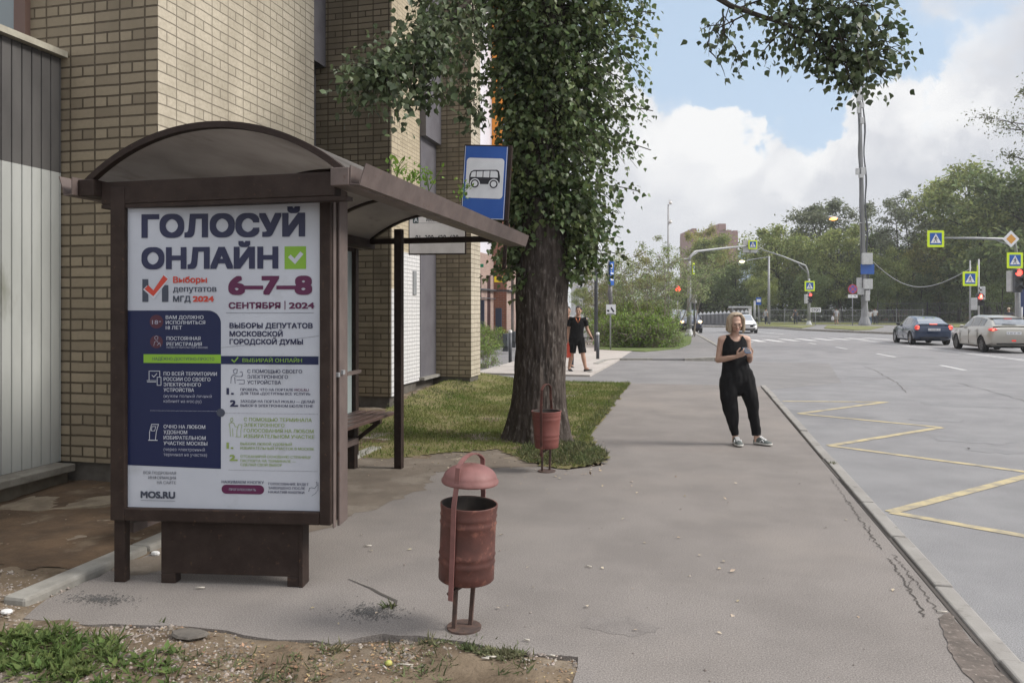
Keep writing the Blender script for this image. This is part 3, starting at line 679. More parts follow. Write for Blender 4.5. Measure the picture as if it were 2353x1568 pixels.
# ================================================================== BUILDINGS
m_brick = brick_mat('yellow_brick', (.32, .268, .19), (.20, .165, .118), (.075, .058, .040), stain=.55, ms=.0095)
m_brick_s = brick_mat('lit_side_brick', (.52, .465, .375), (.435, .39, .31), (.20, .175, .14), stain=.35, ms=.006)
m_small = brick_mat('small_white_brick', (.45, .38, .265), (.37, .31, .21), (.22, .18, .13), bw=.255, rh=.074, ms=.005, squash=.5, sf=2, stain=.1, white_below=2.75, cw=(.64, .635, .64), bump=.004)
m_stripw = brick_mat('white_strip_brick', (.45, .38, .265), (.37, .31, .21), (.22, .18, .13), stain=.12, white_below=2.0, cw=(.60, .60, .615))
m_plinth = mat('grey_plinth', (.125, .115, .10), .95, (.085, .075, .065), 4, bump=.006, bs=30)
m_bay = mat('dark_bay_cladding', (.060, .058, .070), .5, (.08, .078, .09), 3)
m_bay2 = mat('grey_bay_cladding', (.135, .13, .145), .5, (.11, .105, .12), 3)

b1 = thing('brick_building', 'yellow brick building with tall pilasters and dark window bays behind the bus shelter', 'building', (-6, 9, 0), world=True)
XP1, XP2, XP3 = -4.73, -4.83, -4.60
foot = [(XP1, 5.95), (XP1, 8.85), (-6.25, 8.85), (-6.25, 11.6), (XP2, 11.6), (XP2, 11.98), (-5.42, 11.98), (-5.42, 15.4), (XP3, 15.4), (XP3, 16.1), (-13, 16.1), (-13, 5.95)]
mb = MB(); mb.prism(foot, (0, 0, 0), UX, UY, UZ, .24, 15)
for i in range(2, len(mb.f)):       # street sides get a paler brick copy: their brighter light is in the colour
    a, b = mb.v[mb.f[i][0]], mb.v[mb.f[i][1]]
    if abs(a[0] - b[0]) < 1e-4: mb.mi[i] = 1
mb.build('wall', [m_brick, m_brick_s], b1)
def inset(p, d):
    out = []
    for i in range(len(p)):
        a, b, c = Vector(p[i - 1]), Vector(p[i]), Vector(p[(i + 1) % len(p)]); n1 = (b - a).normalized(); n2 = (c - b).normalized()
        out.append(tuple(b + Vector((-n1.y, n1.x)) * d + Vector((-n2.y, n2.x)) * d))
    return out
mb = MB(); mb.prism(inset(foot, .035), (0, 0, 0), UX, UY, UZ, -.3, .2395); mb.build('plinth', m_plinth, b1)
mb = MB(); mb.box(-5.42, -5.39, 11.99, 14.45, .24, 15); mb.build('white_wall', m_small, b1)
mb = MB(); mb.box(XP2, XP2 + .012, 11.612, 11.97, .24, 15); mb.build('pilaster_side', m_stripw, b1)
mb = MB(); mb.box(-6.25, -6.2, 8.86, 11.59, .5, 14.9); mb.build('window', [mat('dark_pane', (.02, .022, .026), .15)], b1)
mb = MB()
for z in (1.6, 3.4, 5.2): mb.box(-6.199, -6.16, 8.87, 11.58, z, z + .07)
for y in (9.4, 10.3, 11.2, 11.52): mb.box(-6.198, -6.15, y, y + .05, .5, 14.8)
mb.build('window_frame', m_bay, b1)
mb = MB(); mb.box(-6.15, -5.98, 8.87, 11.585, 5.68, 14.8); mb.build('window_bay', m_bay, b1)
mb = MB(); mb.box(-5.42, -5.375, 14.452, 15.39, .3, 5.15); mb.build('window_panel', m_bay2, b1)
mb = MB(); mb.box(-5.42, -5.26, 14.452, 15.39, 5.152, 14.8); mb.build('window_bay', m_bay2, b1)
mb = MB(); mb.box(-5.44, -5.28, 14.42, 15.385, .245, .298); mb.build('window_sill', M['concrete'], b1)
mb = MB(); mb.box(-5.39, -5.372, 14.05, 14.22, 1.95, 2.42)
for k in range(9): mb.box(-5.372, -5.366, 14.06, 14.21, 1.97 + k * .05, 1.99 + k * .05)
mb.build('vent_grille', M['grey_metal'], b1)
mb = MB(); mb.box(-8.3, -6.26, 5.915, 5.955, 4.0, 7.4); wf = mb.build('window', mat('sky_glass', (.20, .235, .25), .25, spec=.6), b1)
mb = MB(); mb.box(-6.26, -6.13, 5.89, 5.955, 3.9, 7.5); mb.box(-8.4, -6.26, 5.89, 5.955, 7.4, 7.5); mb.box(-7.35, -7.25, 5.895, 5.93, 3.9, 7.4)
mb.build('window_frame', mat('red_brown_frame', (.13, .08, .065), .6), b1)
# damp stained slab at the wall foot
mb = MB(); mb.prism(rough_poly([(-4.95, 6.02), (-4.62, 6.0), (-4.45, 5.5), (-4.9, 5.1), (-5.5, 4.9), (-5.6, 5.9)], .1, .05, 2), (0, 0, 0), UX, UY, UZ, -.05, .055)
struct(mb.build('broken_wall_apron', mat('sandy_concrete', (.26, .215, .155), .95, (.16, .125, .09), 5, bump=.012, bs=25)))

# metal-clad annex on the left
XA = -5.77
m_clw = mat('white_cladding', (.40, .41, .395), .6, (.33, .34, .325), 2.5, col3=(.13, .135, .095), ns3=2.6, lo3=.58, hi3=.78, stretch=(1, 1, .3), bump=.002, bs=6)
m_cld = mat('dark_cladding', (.060, .057, .056), .6, (.085, .081, .079), 3, stretch=(1, 1, .3))
an = thing('metal_clad_annex', 'vertical metal cladding in white below and dark grey above, beside brick wall', 'annex', (XA, 3.5, 0), world=True)
def cladding(z0, z1, dz):
    b = MB(); pl = []; y = -2.0
    while y < 5.9:
        pl += [(XA, y), (XA, y + .088), (XA - .014, y + .092), (XA - .014, y + .099)]; y += .103
    pl = [p for p in pl if p[1] <= 5.93] + [(XA, 5.935)]
    pl += [(XA - .4, 5.935), (XA - .4, -2)]; b.prism(pl, (0, 0, 0), UX, UY, UZ, z0, z1); return b
cladding(.24, 2.93, 0).build('lower_cladding', m_clw, an); cladding(2.932, 4.0, 0).build('upper_cladding', m_cld, an)
mb = MB(); mb.box(XA - .45, XA + .07, -2, 5.945, 4.003, 4.06); mb.build('cap', mat('pale_cap', (.40, .38, .31), .6, (.30, .28, .23), 8), an)
mb = MB(); mb.box(XA - .4, XA + .20, -2, 5.90, .165, .236); mb.build('sill', mat('cement_sill', (.27, .255, .22), .95, (.19, .175, .15), 6, bump=.004), an, bevel=.01)
mb = MB(); mb.box(XA - .4, XA + .12, -2, 5.89, -.3, .163); mb.build('plinth', mat('cement_plinth', (.22, .195, .155), .95, (.14, .12, .09), 4, bump=.008, bs=25), an)

# ------------------------------------------------------------------ buildings down the street
m_pink = brick_mat('pinkish_brick', (.40, .27, .235), (.32, .21, .185), (.42, .37, .34), bw=.26, rh=.085, squash=1, sf=2, off=.5, of=2, ms=.010, stain=.1)
m_red = brick_mat('red_brick', (.34, .13, .085), (.26, .10, .07), (.30, .23, .19), bw=.26, rh=.085, squash=1, sf=2, off=.5, of=2, ms=.009, stain=.1)
m_darkwin = mat('dark_window', (.05, .035, .04), .2)
b2 = thing('orange_and_brick_building', 'long pink brick building with white and orange upper storeys beyond the tree', 'building', (-10, 40, 0), world=True)
mb = MB(); mb.prism([(-9.6, 26), (-9.6, 36), (-8.95, 36), (-8.95, 47), (-22, 47), (-22, 26)], (0, 0, 0), UX, UY, UZ, -.2, 4.3)
mb.mi = [1 if abs(mb.v[f[0]][1] - mb.v[f[1]][1]) < 1e-3 else 0 for f in mb.f]; mb.build('wall', [m_pink, m_red], b2)
mb = MB(); mb.box(-22, -9.75, 26, 36.2, 4.3, 22); mb.build('white_storeys', mat('white_cladding_panel', (.62, .62, .68), .7, (.58, .58, .64), .5), b2)
mb = MB(); mb.box(-22, -8.2, 36.203, 47, 8.4, 24); mb.build('orange_storeys', M['orange'], b2)
mb = MB(); mb.box(-22, -8.5, 36.21, 47, 4.303, 8.398); mb.build('red_storeys', m_red, b2)
for k, y in enumerate((30.2, 31.6, 33.2, 34.8, 36.9, 38.8, 40.7, 42.6, 44.5, 46.4)):
    x = -9.6 if y < 36 else -8.95; mb = MB(); mb.box(x - .05, x + .012, y, y + .55, .45, 3.3); f = mb.build('window', m_darkwin, b2)
for k in range(5):
    for j in range(3):
        mb = MB(); mb.box(-9.2 + j * .42, -8.95 + j * .42, 36.19, 36.23, 9.6 + k * 2.6, 10.9 + k * 2.6); mb.build('window', mat('blue_window', (.10, .14, .20), .2) if k + j == 0 else bpy.data.materials['blue_window'], b2)
mb = MB(); mb.box(-8.75, -8.55, 36.195, 36.3, 6.3, 7.5); mb.build('window', M['white'], b2)
mb = MB(); mb.tube([(-9.5, 26, 2.6), (-9.5, 36.0, 2.6), (-8.86, 36.0, 2.6), (-8.86, 46.9, 2.6)], .05, 6); mb.tube([(-9.5, 26, 2.2), (-9.5, 35.9, 2.2)], .03, 6); mb.build('gas_pipe', M['dark_grey'], b2)
gt = thing('metal_gate', 'dark blue sheet metal gate in front of the red brick wall', 'gate', (-9.2, 34.6, 0), world=True)
mb = MB(); mb.box(-9.55, -9.3, 33.2, 33.26, 0, 2.1); mb.build('gate_leaf', mat('dark_blue_sheet', (.045, .06, .10), .5), gt)
mb = MB(); mb.box(-9.25, -8.95, 35.0, 35.06, 0, 1.75); mb.build('gate_leaf', bpy.data.materials['dark_blue_sheet'], gt)
o = P(1099, 610, 33); cr = thing('pharmacy_cross', 'green pharmacy cross sign projecting from the pink brick building', 'sign', o, YAW)
mb = MB(); mb.box(-.22, .22, -.05, .05, -.07, .07); mb.box(-.07, .07, -.05, .05, .07, .25); mb.box(-.07, .07, -.05, .05, -.25, -.07)
mb.build('cross', mat('green_sign', (.02, .20, .11), .5), cr); mb = MB(); mb.bar((-.4, 0, .0), (-.22, 0, 0), .04, .04); mb.build('bracket', M['dark_grey'], cr)
o = P(1147, 641, 35.6); ls = MB(); s_ = .042
ls.box(-.24, -.14, 0, .08, -.14, .14); ls.box(-.14, .14, 0, .08, -.14, -.05); ls.box(.14, .24, 0, .08, -.14, .14)
o_ = ls.build('letter_sign', mat('yellow_letter', (.80, .60, .02), .5)); o_.location = o; o_.rotation_euler = (0, 0, YAW); tag(o_, 'yellow letter sign on the red brick wall behind leaves', 'sign')

# ------------------------------------------------------------------ far towers
def tower(name, label, x0, x1, ytop, d, depth, m, cells, step=None, mwin=None, rows=10, cols=8, ww=.5, hh=.5, turn=0.0):
    """block seen between pixel columns x0..x1 with its roof at pixel row ytop, at distance d"""
    a, b = P(x0, HY, d), P(x1, HY, d); h = EYE + (HY - ytop) / F_PX * d; wdt = (b - a).length; c = (a + b) / 2
    t = thing(name, label, 'building', (c.x, c.y, 0), YAW + turn)
    q = MB(); q.box(-wdt / 2, wdt / 2, 0, depth, -.2, h); q.build('wall', m, t)
    for (u0, u1, dz) in (step or []):
        q = MB(); q.box(-wdt / 2 + u0 * wdt, -wdt / 2 + u1 * wdt, .3, depth - .3, h - .01, h + dz); q.build('roof_block', m, t)
    for r in range(rows):
        for k in range(cols):
            if cells and not cells(r, k): continue
            x = -wdt / 2 + (k + .5) * wdt / cols; z = h - (r + .9) * (h / (rows + 1)); sx = wdt / cols * ww / 2; sz = h / (rows + 1) * hh / 2
            q = MB(); q.box(x - sx, x + sx, -.06, .1, z - sz, z + sz); q.build('window', mwin, t)
    return t
m_tower = mat('tower_brick', (.27, .15, .13), .9, (.235, .13, .11), .2)
tower('apartment_tower', 'red brick apartment tower rising behind the far trees', 1591, 1695, 534, 290, 22, m_tower, lambda r, k: k in (1, 2, 5, 6, 7), [(0, .09, 1.6), (.52, .86, 1.0), (.58, .74, 3.4), (.9, 1, .8)], mat('pale_window', (.34, .31, .31), .4), 11, 10, .42, .42)
tower('glass_tower', 'pale blue glazed tower beyond the trees behind the road signs', 1700, 1762, 575, 420, 25, mat('pale_blue_facade', (.38, .46, .56), .5, (.3, .38, .5), .1), None, None, mat('blue_glass', (.18, .26, .38), .2), 6, 7, .55, .7)
tower('white_apartment_block', 'pale apartment block seen between trunk and dark lamp post', 1322, 1372, 618, 260, 20, mat('pale_block', (.55, .53, .54), .8, (.5, .48, .5), .1), None, None, mat('grey_window', (.22, .22, .26), .4), 9, 6, .5, .45)
# low red school building behind the fence on the right
a, b = P(2085, HY, 112), P(2500, HY, 118); c = (a + b) / 2; L = (b - a).length
t = thing('low_red_building', 'low red brick building half hidden by trees behind the fence', 'building', (c.x, c.y, 0), math.atan2((b - a).y, (b - a).x))
mb = MB(); mb.box(-L / 2, L / 2, 0, 9, -.2, 4.6); mb.build('wall', m_red, t)
for k in range(7):
    x = -L / 2 + (k + .5) * L / 7; mb = MB(); mb.box(x - .9, x + .9, -.05, .1, 1.1, 3.2); f = mb.build('window', M['white'], t); mb = MB(); mb.box(x - .75, x + .75, -.08, -.04, 1.25, 3.05); mb.build('pane', M['glass'], f)
# ================================================================== BUS SHELTER
sh = thing('bus_shelter', 'brown bus shelter with arched roof, lit poster box and slatted bench', 'bus shelter', (-2.75, 6, 0), world=True)
BR, BL = M['brown'], M['brown_lit']
pn = Vector((1.19, .185, 0)).normalized(); nb = Vector((-pn.y, pn.x, 0))          # along the poster, and away from the viewer
O = Vector((-3.34, 3.925, .46)); PW, PH = 1.2, 1.845
mb = MB()                                       # poster box: four frame bars and the back
mb.fbox(O, pn, nb, UZ, -.092, 0, -.02, .25, -.075, PH + .085); mb.fbox(O, pn, nb, UZ, PW, PW + .068, -.02, .25, -.075, PH + .085)
mb.fbox(O, pn, nb, UZ, 0, PW, -.02, .25, -.075, 0); mb.fbox(O, pn, nb, UZ, 0, PW, -.02, .25, PH, PH + .085)
mb.fbox(O, pn, nb, UZ, 0, PW, .10, .247, 0, PH)
mb.build('poster_frame', BR, sh, bevel=.006)
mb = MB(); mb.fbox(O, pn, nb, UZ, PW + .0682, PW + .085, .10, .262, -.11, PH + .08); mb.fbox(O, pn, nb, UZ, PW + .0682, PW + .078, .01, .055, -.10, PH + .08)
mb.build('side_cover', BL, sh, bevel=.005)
mb = MB(); mb.fbox(O, pn, nb, UZ, PW + .085, PW + .1, .12, .16, .80, .825); mb.fbox(O, pn, nb, UZ, PW + .068, PW + .09, .06, .09, .79, .815); mb.build('latch', M['grey_metal'], sh)
mb = MB(); mb.fbox(O, pn, nb, UZ, -.092, -.022, .02, .075, -.46, -.076); mb.build('leg', BR, sh, bevel=.004)
mb = MB(); mb.fbox(O, pn, nb, UZ, .20, 1.06, .03, .10, -.40, -.076); mb.fbox(O, pn, nb, UZ, .20, .29, .03, .10, -.46, -.4); mb.fbox(O, pn, nb, UZ, .985, 1.06, .03, .10, -.46, -.4)
mb.fbox(O, pn, nb, UZ, 1.06, 1.085, .02, .13, -.46, -.076); mb.build('foot_box', BR, sh, bevel=.004)
# roof
XL, XR, YF, YB, ZE = -3.60, -1.87, 3.86, 7.98, 2.39
cxr = (XL + XR) / 2; half = (XR - XL) / 2; rise = .315; rad = (half * half + rise * rise) / (2 * rise); zc = ZE + .03 + rise - rad; am = math.asin(half / rad)
def arc(n, r): return [(cxr + r * math.sin(-am + 2 * am * k / n), zc + r * math.cos(-am + 2 * am * k / n)) for k in range(n + 1)]
A = arc(28, rad)
m_poly = mat('brown_polycarbonate', (.38, .355, .335), .45, (.26, .24, .225), 2.2, stretch=(1, .25, 1), trans=.64, col3=(.19, .17, .15), ns3=5, lo3=.6, hi3=.75)
mb = MB(); mb.smooth = True
mb.rings([[Vector((x, y, z)) for x, z in A] for y in (YF + .012, YB + .02)], cap=False, closed=False)
o = mb.build('roof_panel', m_poly, sh); so = o.modifiers.new('s', 'SOLIDIFY'); so.thickness = .012
for y in (YF, 5.3, 6.75, YB - .05):
    mb = MB(); w = .045
    mb.prism([(x, z) for x, z in arc(28, rad + .003)] + [(x, z) for x, z in reversed(arc(28, rad - .033))], (0, y, 0), UX, UZ, UY, 0, w)
    mb.build('roof_rib', BR, sh)
mb = MB(); mb.box(XL - .02, XL + .09, YF - .01, YB, ZE - .055, ZE + .045); mb.build('eaves_beam', BR, sh, bevel=.005)
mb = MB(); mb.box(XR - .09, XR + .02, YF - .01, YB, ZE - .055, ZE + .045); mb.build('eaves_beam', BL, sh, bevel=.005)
mb = MB(); mb.box(XL + .092, XR - .092, YF + .05, YF + .13, ZE - .10, ZE + .035); mb.build('crossbeam', BR, sh, bevel=.005)
mb = MB(); mb.box(XL + .092, XR - .02, YF + .052, YF + .128, ZE - .125, ZE - .102); mb.build('trim', BR, sh)
mb = MB(); mb.box(XL + .092, XR - .092, 7.84, 7.91, ZE - .01, ZE + .05); mb.build('crossbeam', BR, sh, bevel=.005)
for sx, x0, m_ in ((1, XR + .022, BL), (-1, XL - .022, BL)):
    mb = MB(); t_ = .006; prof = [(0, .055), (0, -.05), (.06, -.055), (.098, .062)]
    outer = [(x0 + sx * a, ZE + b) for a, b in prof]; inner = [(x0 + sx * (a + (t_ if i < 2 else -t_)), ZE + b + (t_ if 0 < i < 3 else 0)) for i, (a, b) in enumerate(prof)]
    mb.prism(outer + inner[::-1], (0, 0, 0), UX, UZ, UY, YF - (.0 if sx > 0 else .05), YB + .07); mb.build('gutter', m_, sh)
# rear posts, wall glazing, bench
mb = MB(); mb.box(-3.05, -2.97, 7.41, 7.49, 0, ZE + .1); mb.build('post', BR, sh, bevel=.004)
mb = MB(); mb.box(-3.76, -3.68, 7.84, 7.92, 0, ZE - .03); mb.build('post', BR, sh, bevel=.004)
mb = MB(); mb.box(-3.52, -3.44, 7.30, 7.38, 0, .47); mb.build('bench_leg', BR, sh, bevel=.004)
mb = MB(); mb.box(-3.52, -3.44, 4.9, 4.98, 0, .47); mb.build('bench_leg', BR, sh, bevel=.004)
mb = MB()
for k in range(4): mb.box(-3.58 + k * .115, -3.58 + k * .115 + .085, 4.55, 7.70, .525, .56)
mb.build('seat', mat('bench_brown', (.115, .075, .065), .35, (.085, .055, .048), 7), sh, bevel=.006)
mb = MB()
for y in (4.92, 6.1, 7.33): mb.bar((-3.60, y, .50), (-3.16, y, .50), .05, .045); mb.bar((-3.46, y, .28), (-3.2, y, .48), .04, .04)
mb.bar((-3.48, 4.9, .30), (-3.48, 7.35, .30), .05, .06); mb.build('seat_bracket', BR, sh)
m_hz = mat('hazy_glazing', (.36, .42, .42), .2, (.30, .36, .36), 2, spec=.6)
mb = MB(); mb.box(-3.735, -3.725, 5.2, 7.83, .35, 2.3); mb.build('back_glazing', m_hz, sh)
mb = MB(); mb.box(-3.737, -3.723, 7.2, 7.22, .4, 2.2); mb.box(-3.724, -3.72, 7.3, 7.7, 1.55, 1.62); mb.box(-3.724, -3.72, 7.3, 7.7, 1.40, 1.46); mb.build('glazing_stripe', mat('pale_yellow_stripe', (.55, .52, .22), .5), sh)
mb = MB(); mb.box(-3.77, -3.69, 5.2, 7.83, .30, .35); mb.build('rail', BR, sh)
mb = MB(); mb.box(-3.77, -3.69, 4.9, 7.83, 2.3, 2.36); mb.build('rail', BR, sh)
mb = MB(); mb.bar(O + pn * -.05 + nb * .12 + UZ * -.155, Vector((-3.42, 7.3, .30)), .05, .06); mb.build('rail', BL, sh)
mb = MB(); mb.bar(P(795, 859, 6.25), P(826, 852, 6.9), .03, .03); mb.build('handrail', BL, sh)

# ------------------------------------------------------------------ lettering helpers
_fc = {}
def text_geo(s, bold):
    k = (s, bold)
    if k in _fc: return _fc[k]
    c = bpy.data.curves.new('t', 'FONT'); c.body = s; c.size = 1; c.offset = bold; c.fill_mode = 'FRONT'; c.resolution_u = 4
    o = bpy.data.objects.new('t', c); COL.objects.link(o); me = bake(o)
    v = [tuple(q.co) for q in me.vertices]; f = [tuple(p.vertices) for p in me.polygons]
    bpy.data.meshes.remove(me); bpy.data.curves.remove(c)
    _fc[k] = (v, f); return v, f
_cap = text_geo('Н', 0.0); CAP = max(p[1] for p in _cap[0])
def put_text(mb, s, o, ux, uy, x0, y0, cap, x1=None, right=False, bold=.012, wide=1.08, tilt=0):
    """text with its cap height `cap`, baseline start (x0, y0) in the plane (ux, uy) at o; x1 fits the width"""
    v, f = text_geo(s, 0.0)
    if cap < .03 and uy.z > .9 and bold > .014: bold = .014
    if not f: return
    un = ux.cross(uy).normalized()
    a = min(p[0] for p in v) - bold; b = max(p[0] for p in v) + bold; sc = cap / (CAP + 2 * bold); sx = sc * wide
    if x1 is not None: sx = (x1 - x0) / (b - a)
    if right: x0 = x0 - (b - a) * sx
    offs = [(0, 0)] if bold < .003 else ([(-bold, 0), (bold, 0)] if bold < .026 else [(bold * i, bold * j) for i in (-1, 0, 1) for j in (-1, 0, 1)])
    for i, (dx, dy) in enumerate(offs):      # heavier strokes: shifted layers of ink, each a hair in front of the last
        l = un * (.00006 * i)
        mb.add([o + l + ux * (x0 + (p[0] + dx - a) * sx) + uy * (y0 + (p[1] + dy + bold) * sc) for p in v], f)

# ------------------------------------------------------------------ the poster (laid out in photo pixels, 447 px = 1.2 m)
K = PW / 447.0; F0 = O + nb * -.0; KY = PH / 713.0
front = nb * .012
def pt(x, y): return ((x - 290) * K, (1173 - y) * KY)
m_paper = mat('poster_paper', (.50, .53, .60), .22, (.45, .48, .55), 1.5, spec=.5, col3=(.36, .38, .42), ns3=3.5, lo3=.62, hi3=.82)
mb = MB(); mb.fbox(O, pn, nb, UZ, .001, PW - .001, .012, .03, .001, PH - .001); poster = mb.build('poster', m_paper, sh)
INK = {'navy': (.030, .034, .080), 'maroon': (.105, .022, .070), 'red': (.52, .065, .045), 'green': (.22, .42, .045), 'white': (.52, .55, .62), 'slate': (.06, .07, .10), 'pale': (.34, .36, .45), 'dgreen': (.25, .34, .10), 'dred': (.080, .028, .045), 'blue': (.013, .020, .068), 'grey': (.16, .17, .20)}
PM = {k: MB() for k in INK}
PM['green2'] = MB(); PM['white2'] = MB()
lay = {'blue': .0112, 'green': .0106, 'maroon': .0106, 'dred': .0106}
def org(key, lift=0): return O + nb * (lay.get(key, .0098) - lift)
def T(key, s, x0, yb, cap, x1=None, **kw):
    px, py = pt(x0, yb); kw.setdefault('bold', .014)
    put_text(PM[key], s, org('navy', .0004), pn, UZ, px, py, cap * KY, (x1 - 290) * K if x1 else None, **kw)
def poly(key, pts, lift=0): PM[key].plate([pt(*p) for p in pts], org(key, lift), pn, UZ)
def rect(key, x0, y0, x1, y1, lift=0): poly(key, [(x0, y0), (x1, y0), (x1, y1), (x0, y1)], lift)
def disc(key, x, y, r, lift=0, n=28): poly(key, [(x + r * math.cos(2 * PI * k / n), y + r * math.sin(2 * PI * k / n)) for k in range(n)], lift)
def line(key, pts, w=1.2, lift=.0004):
    for (xa, ya), (xb, yb) in zip(pts, pts[1:]):
        L = math.hypot(xb - xa, yb - ya) or 1; nx, ny = -(yb - ya) / L * w / 2, (xb - xa) / L * w / 2; ex, ey = (xb - xa) / L * w / 2, (yb - ya) / L * w / 2
        PM[key].plate([pt(xa - ex + nx, ya - ey + ny), pt(xa - ex - nx, ya - ey - ny), pt(xb + ex - nx, yb + ey - ny), pt(xb + ex + nx, yb + ey + ny)], org('navy', lift), pn, UZ)
def dots(key, x0, x1, y):
    x = x0
    while x < x1: rect(key, x, y - .6, x + 1.4, y + .6); x += 3
T('navy', 'ГОЛОСУЙ', 323, 545, 55, 701, bold=.048); T('navy', 'ОНЛАЙН', 323, 618, 51, 640, bold=.048)
rect('green', 654, 567, 703, 619); poly('white', [(662, 592), (668, 586), (677, 595), (690, 579), (697, 585), (678, 608)], .0004)
rect('slate', 325, 641, 339, 694); rect('slate', 371, 655, 386, 694)
poly('white', [(327, 665), (336, 656), (350, 668), (377, 629), (388, 641), (352, 688)], .0003); poly('red', [(330, 664), (339, 655), (351, 667), (375, 632), (385, 641), (351, 681)], .0006)
T('red', 'Выборы', 397, 650, 15, 476, bold=.03); T('slate', 'депутатов', 397, 671, 15, 498, bold=.02); T('slate', 'МГД', 397, 694, 14, 438, bold=.03); T('red', '2024', 443, 694, 14, 492, bold=.04)
T('maroon', '6–7–8', 525, 678, 46, 717, bold=.045); T('maroon', 'СЕНТЯБРЯ', 526, 710, 15, 645, bold=.035); rect('maroon', 654, 692, 656, 712, .001); T('maroon', '2024', 664, 710, 15, 722, bold=.03)
rect('grey', 520, 719, 720, 720)
for s, y, x1 in (('ВЫБОРЫ ДЕПУТАТОВ', 755, 718), ('МОСКОВСКОЙ', 774, 650), ('ГОРОДСКОЙ ДУМЫ', 792, 696)): T('navy', s, 528, y, 12.5, x1, bold=.03)
rr = [(508 - 30 + 30 * math.sin(R(a)), 714 + 30 - 30 * math.cos(R(a))) for a in range(0, 91, 10)]
poly('blue', [(290.5, 714)] + rr + [(508, 1080), (290.5, 1075)])
disc('dred', 358, 740, 16); T('pale', '18', 348, 746, 10, 362, bold=.01); rect('pale', 364, 739, 369, 740.5, .0008)
for s, y, x1 in (('ВАМ ДОЛЖНО', 734, 468), ('ИСПОЛНИТЬСЯ', 746, 472), ('18 ЛЕТ', 758, 418)): T('white', s, 380, y, 8.5, x1, bold=.03)
disc('dred', 358, 787, 15)
line('pale', [(354, 776), (358, 773), (362, 776), (361, 781), (357, 782), (354, 779), (354, 776)], 1); line('pale', [(352, 796), (354, 787), (360, 785), (364, 792)], 1); line('pale', [(360, 795), (366, 789), (368, 797)], 1)
T('white', 'ПОСТОЯННАЯ', 382, 783, 8.5, 461, bold=.03); T('white', 'РЕГИСТРАЦИЯ', 382, 796, 8.5, 464, bold=.03); T('pale', 'ПО МЕСТУ ЖИТЕЛЬСТВА В МОСКВЕ', 382, 802, 4.3, 478)
rect('green', 328, 816, 508, 836, .0008); T('dgreen' if False else 'slate', 'НАДЁЖНО-ДОСТУПНО-ПРОСТО', 349, 830, 7.5, 493, bold=.015)
rect('blue', 508.3, 819, 731, 838, .0002); T('green2', 'ВЫБИРАЙ ОНЛАЙН', 558, 833, 9, 694, bold=.02); line('green2', [(534, 828), (539, 833), (547, 823)], 3)
for i, (s, x1) in enumerate((('ПО ВСЕЙ ТЕРРИТОРИИ', 499), ('РОССИИ СО СВОЕГО', 484), ('ЭЛЕКТРОННОГО', 462), ('УСТРОЙСТВА', 446))): T('white', s, 375, 865 + i * 12.6, 8.6, x1, bold=.025)
T('pale', '(нужен полный личный', 375, 916, 7.6, 487, bold=0); T('pale', 'кабинет на мос.ру)', 375, 928, 7.6, 463, bold=0)
line('white', [(341, 876), (341, 855), (366, 855), (366, 868)], 1.4); line('white', [(337, 880), (357, 880)], 1.6); line('white', [(336, 877), (358, 877)], 1); line('white', [(348, 865), (352, 869), (359, 861)], 1.6); line('white', [(360, 869), (369, 869), (369, 888), (360, 888), (360, 869)], 1.4)
for i, (s, x1) in enumerate((('ОЧНО НА ЛЮБОМ', 472), ('УДОБНОМ', 430), ('ИЗБИРАТЕЛЬНОМ', 473), ('УЧАСТКЕ МОСКВЫ', 477))): T('white', s, 375, 988 + i * 12.8, 8.6, x1, bold=.025)
T('pale', '(через электронный', 375, 1040, 7.6, 471, bold=0); T('pale', 'терминал на участке)', 375, 1052, 7.6, 476, bold=0)
line('white', [(342, 1014), (342, 998), (347, 979), (363, 979), (358, 996), (356, 1014)], 1.4); line('white', [(340, 1016), (360, 1016)], 1.8); line('white', [(348, 984), (357, 984), (354, 994), (346, 994), (348, 984)], 1.2)
dots('pale', 344, 498, 947); disc('slate', 508, 950, 9.5, .0008); T('white', 'ИЛИ', 501, 953, 5.5, 515, bold=.02); dots('grey', 518, 731, 951)
for i, (s, x1) in enumerate((('С ПОМОЩЬЮ СВОЕГО', 694), ('ЭЛЕКТРОННОГО', 662), ('УСТРОЙСТВА', 646))): T('navy', s, 569, 858 + i * 12.8, 8.6, x1, bold=.025)
T('navy', '1.', 521, 908, 16, 538, bold=.05); T('navy', 'ПРОВЕРЬ, ЧТО НА ПОРТАЛЕ', 553, 899, 6.2, 674, bold=.02); T('maroon', 'MOS.RU', 677, 899, 6.2, 709, bold=.02); T('navy', 'ДЛЯ ТЕБЯ «ДОСТУПНЫ ВСЕ УСЛУГИ»', 553, 908, 6.2, 713, bold=.02)
T('navy', '2.', 529, 936, 16, 548, bold=.05); T('navy', 'ЗАХОДИ НА ПОРТАЛ MOS.RU — ДЕЛАЙ', 553, 926, 6.2, 722, bold=.02); T('navy', 'ВЫБОР В ЭЛЕКТРОННОМ БЮЛЛЕТЕНЕ', 553, 936, 6.2, 719, bold=.02)
line('navy', [(538, 858), (537, 852), (541, 849), (546, 850), (545, 858), (541, 860), (538, 858)], 1.1); line('navy', [(531, 882), (532, 868), (537, 862), (544, 866), (556, 866)], 1.1); line('navy', [(552, 856), (557, 855), (558, 864), (554, 866)], 1.1); line('navy', [(545, 874), (562, 874), (562, 883), (550, 883)], 1.1); line('navy', [(540, 868), (541, 882)], 1.1)
for i, (s, x1) in enumerate((('С ПОМОЩЬЮ ТЕРМИНАЛА', 716), ('ЭЛЕКТРОННОГО', 654), ('ГОЛОСОВАНИЯ НА ЛЮБОМ', 720), ('ИЗБИРАТЕЛЬНОМ УЧАСТКЕ', 722))): T('dgreen', s, 561, 969 + i * 12.8, 8.6, x1, bold=.02)
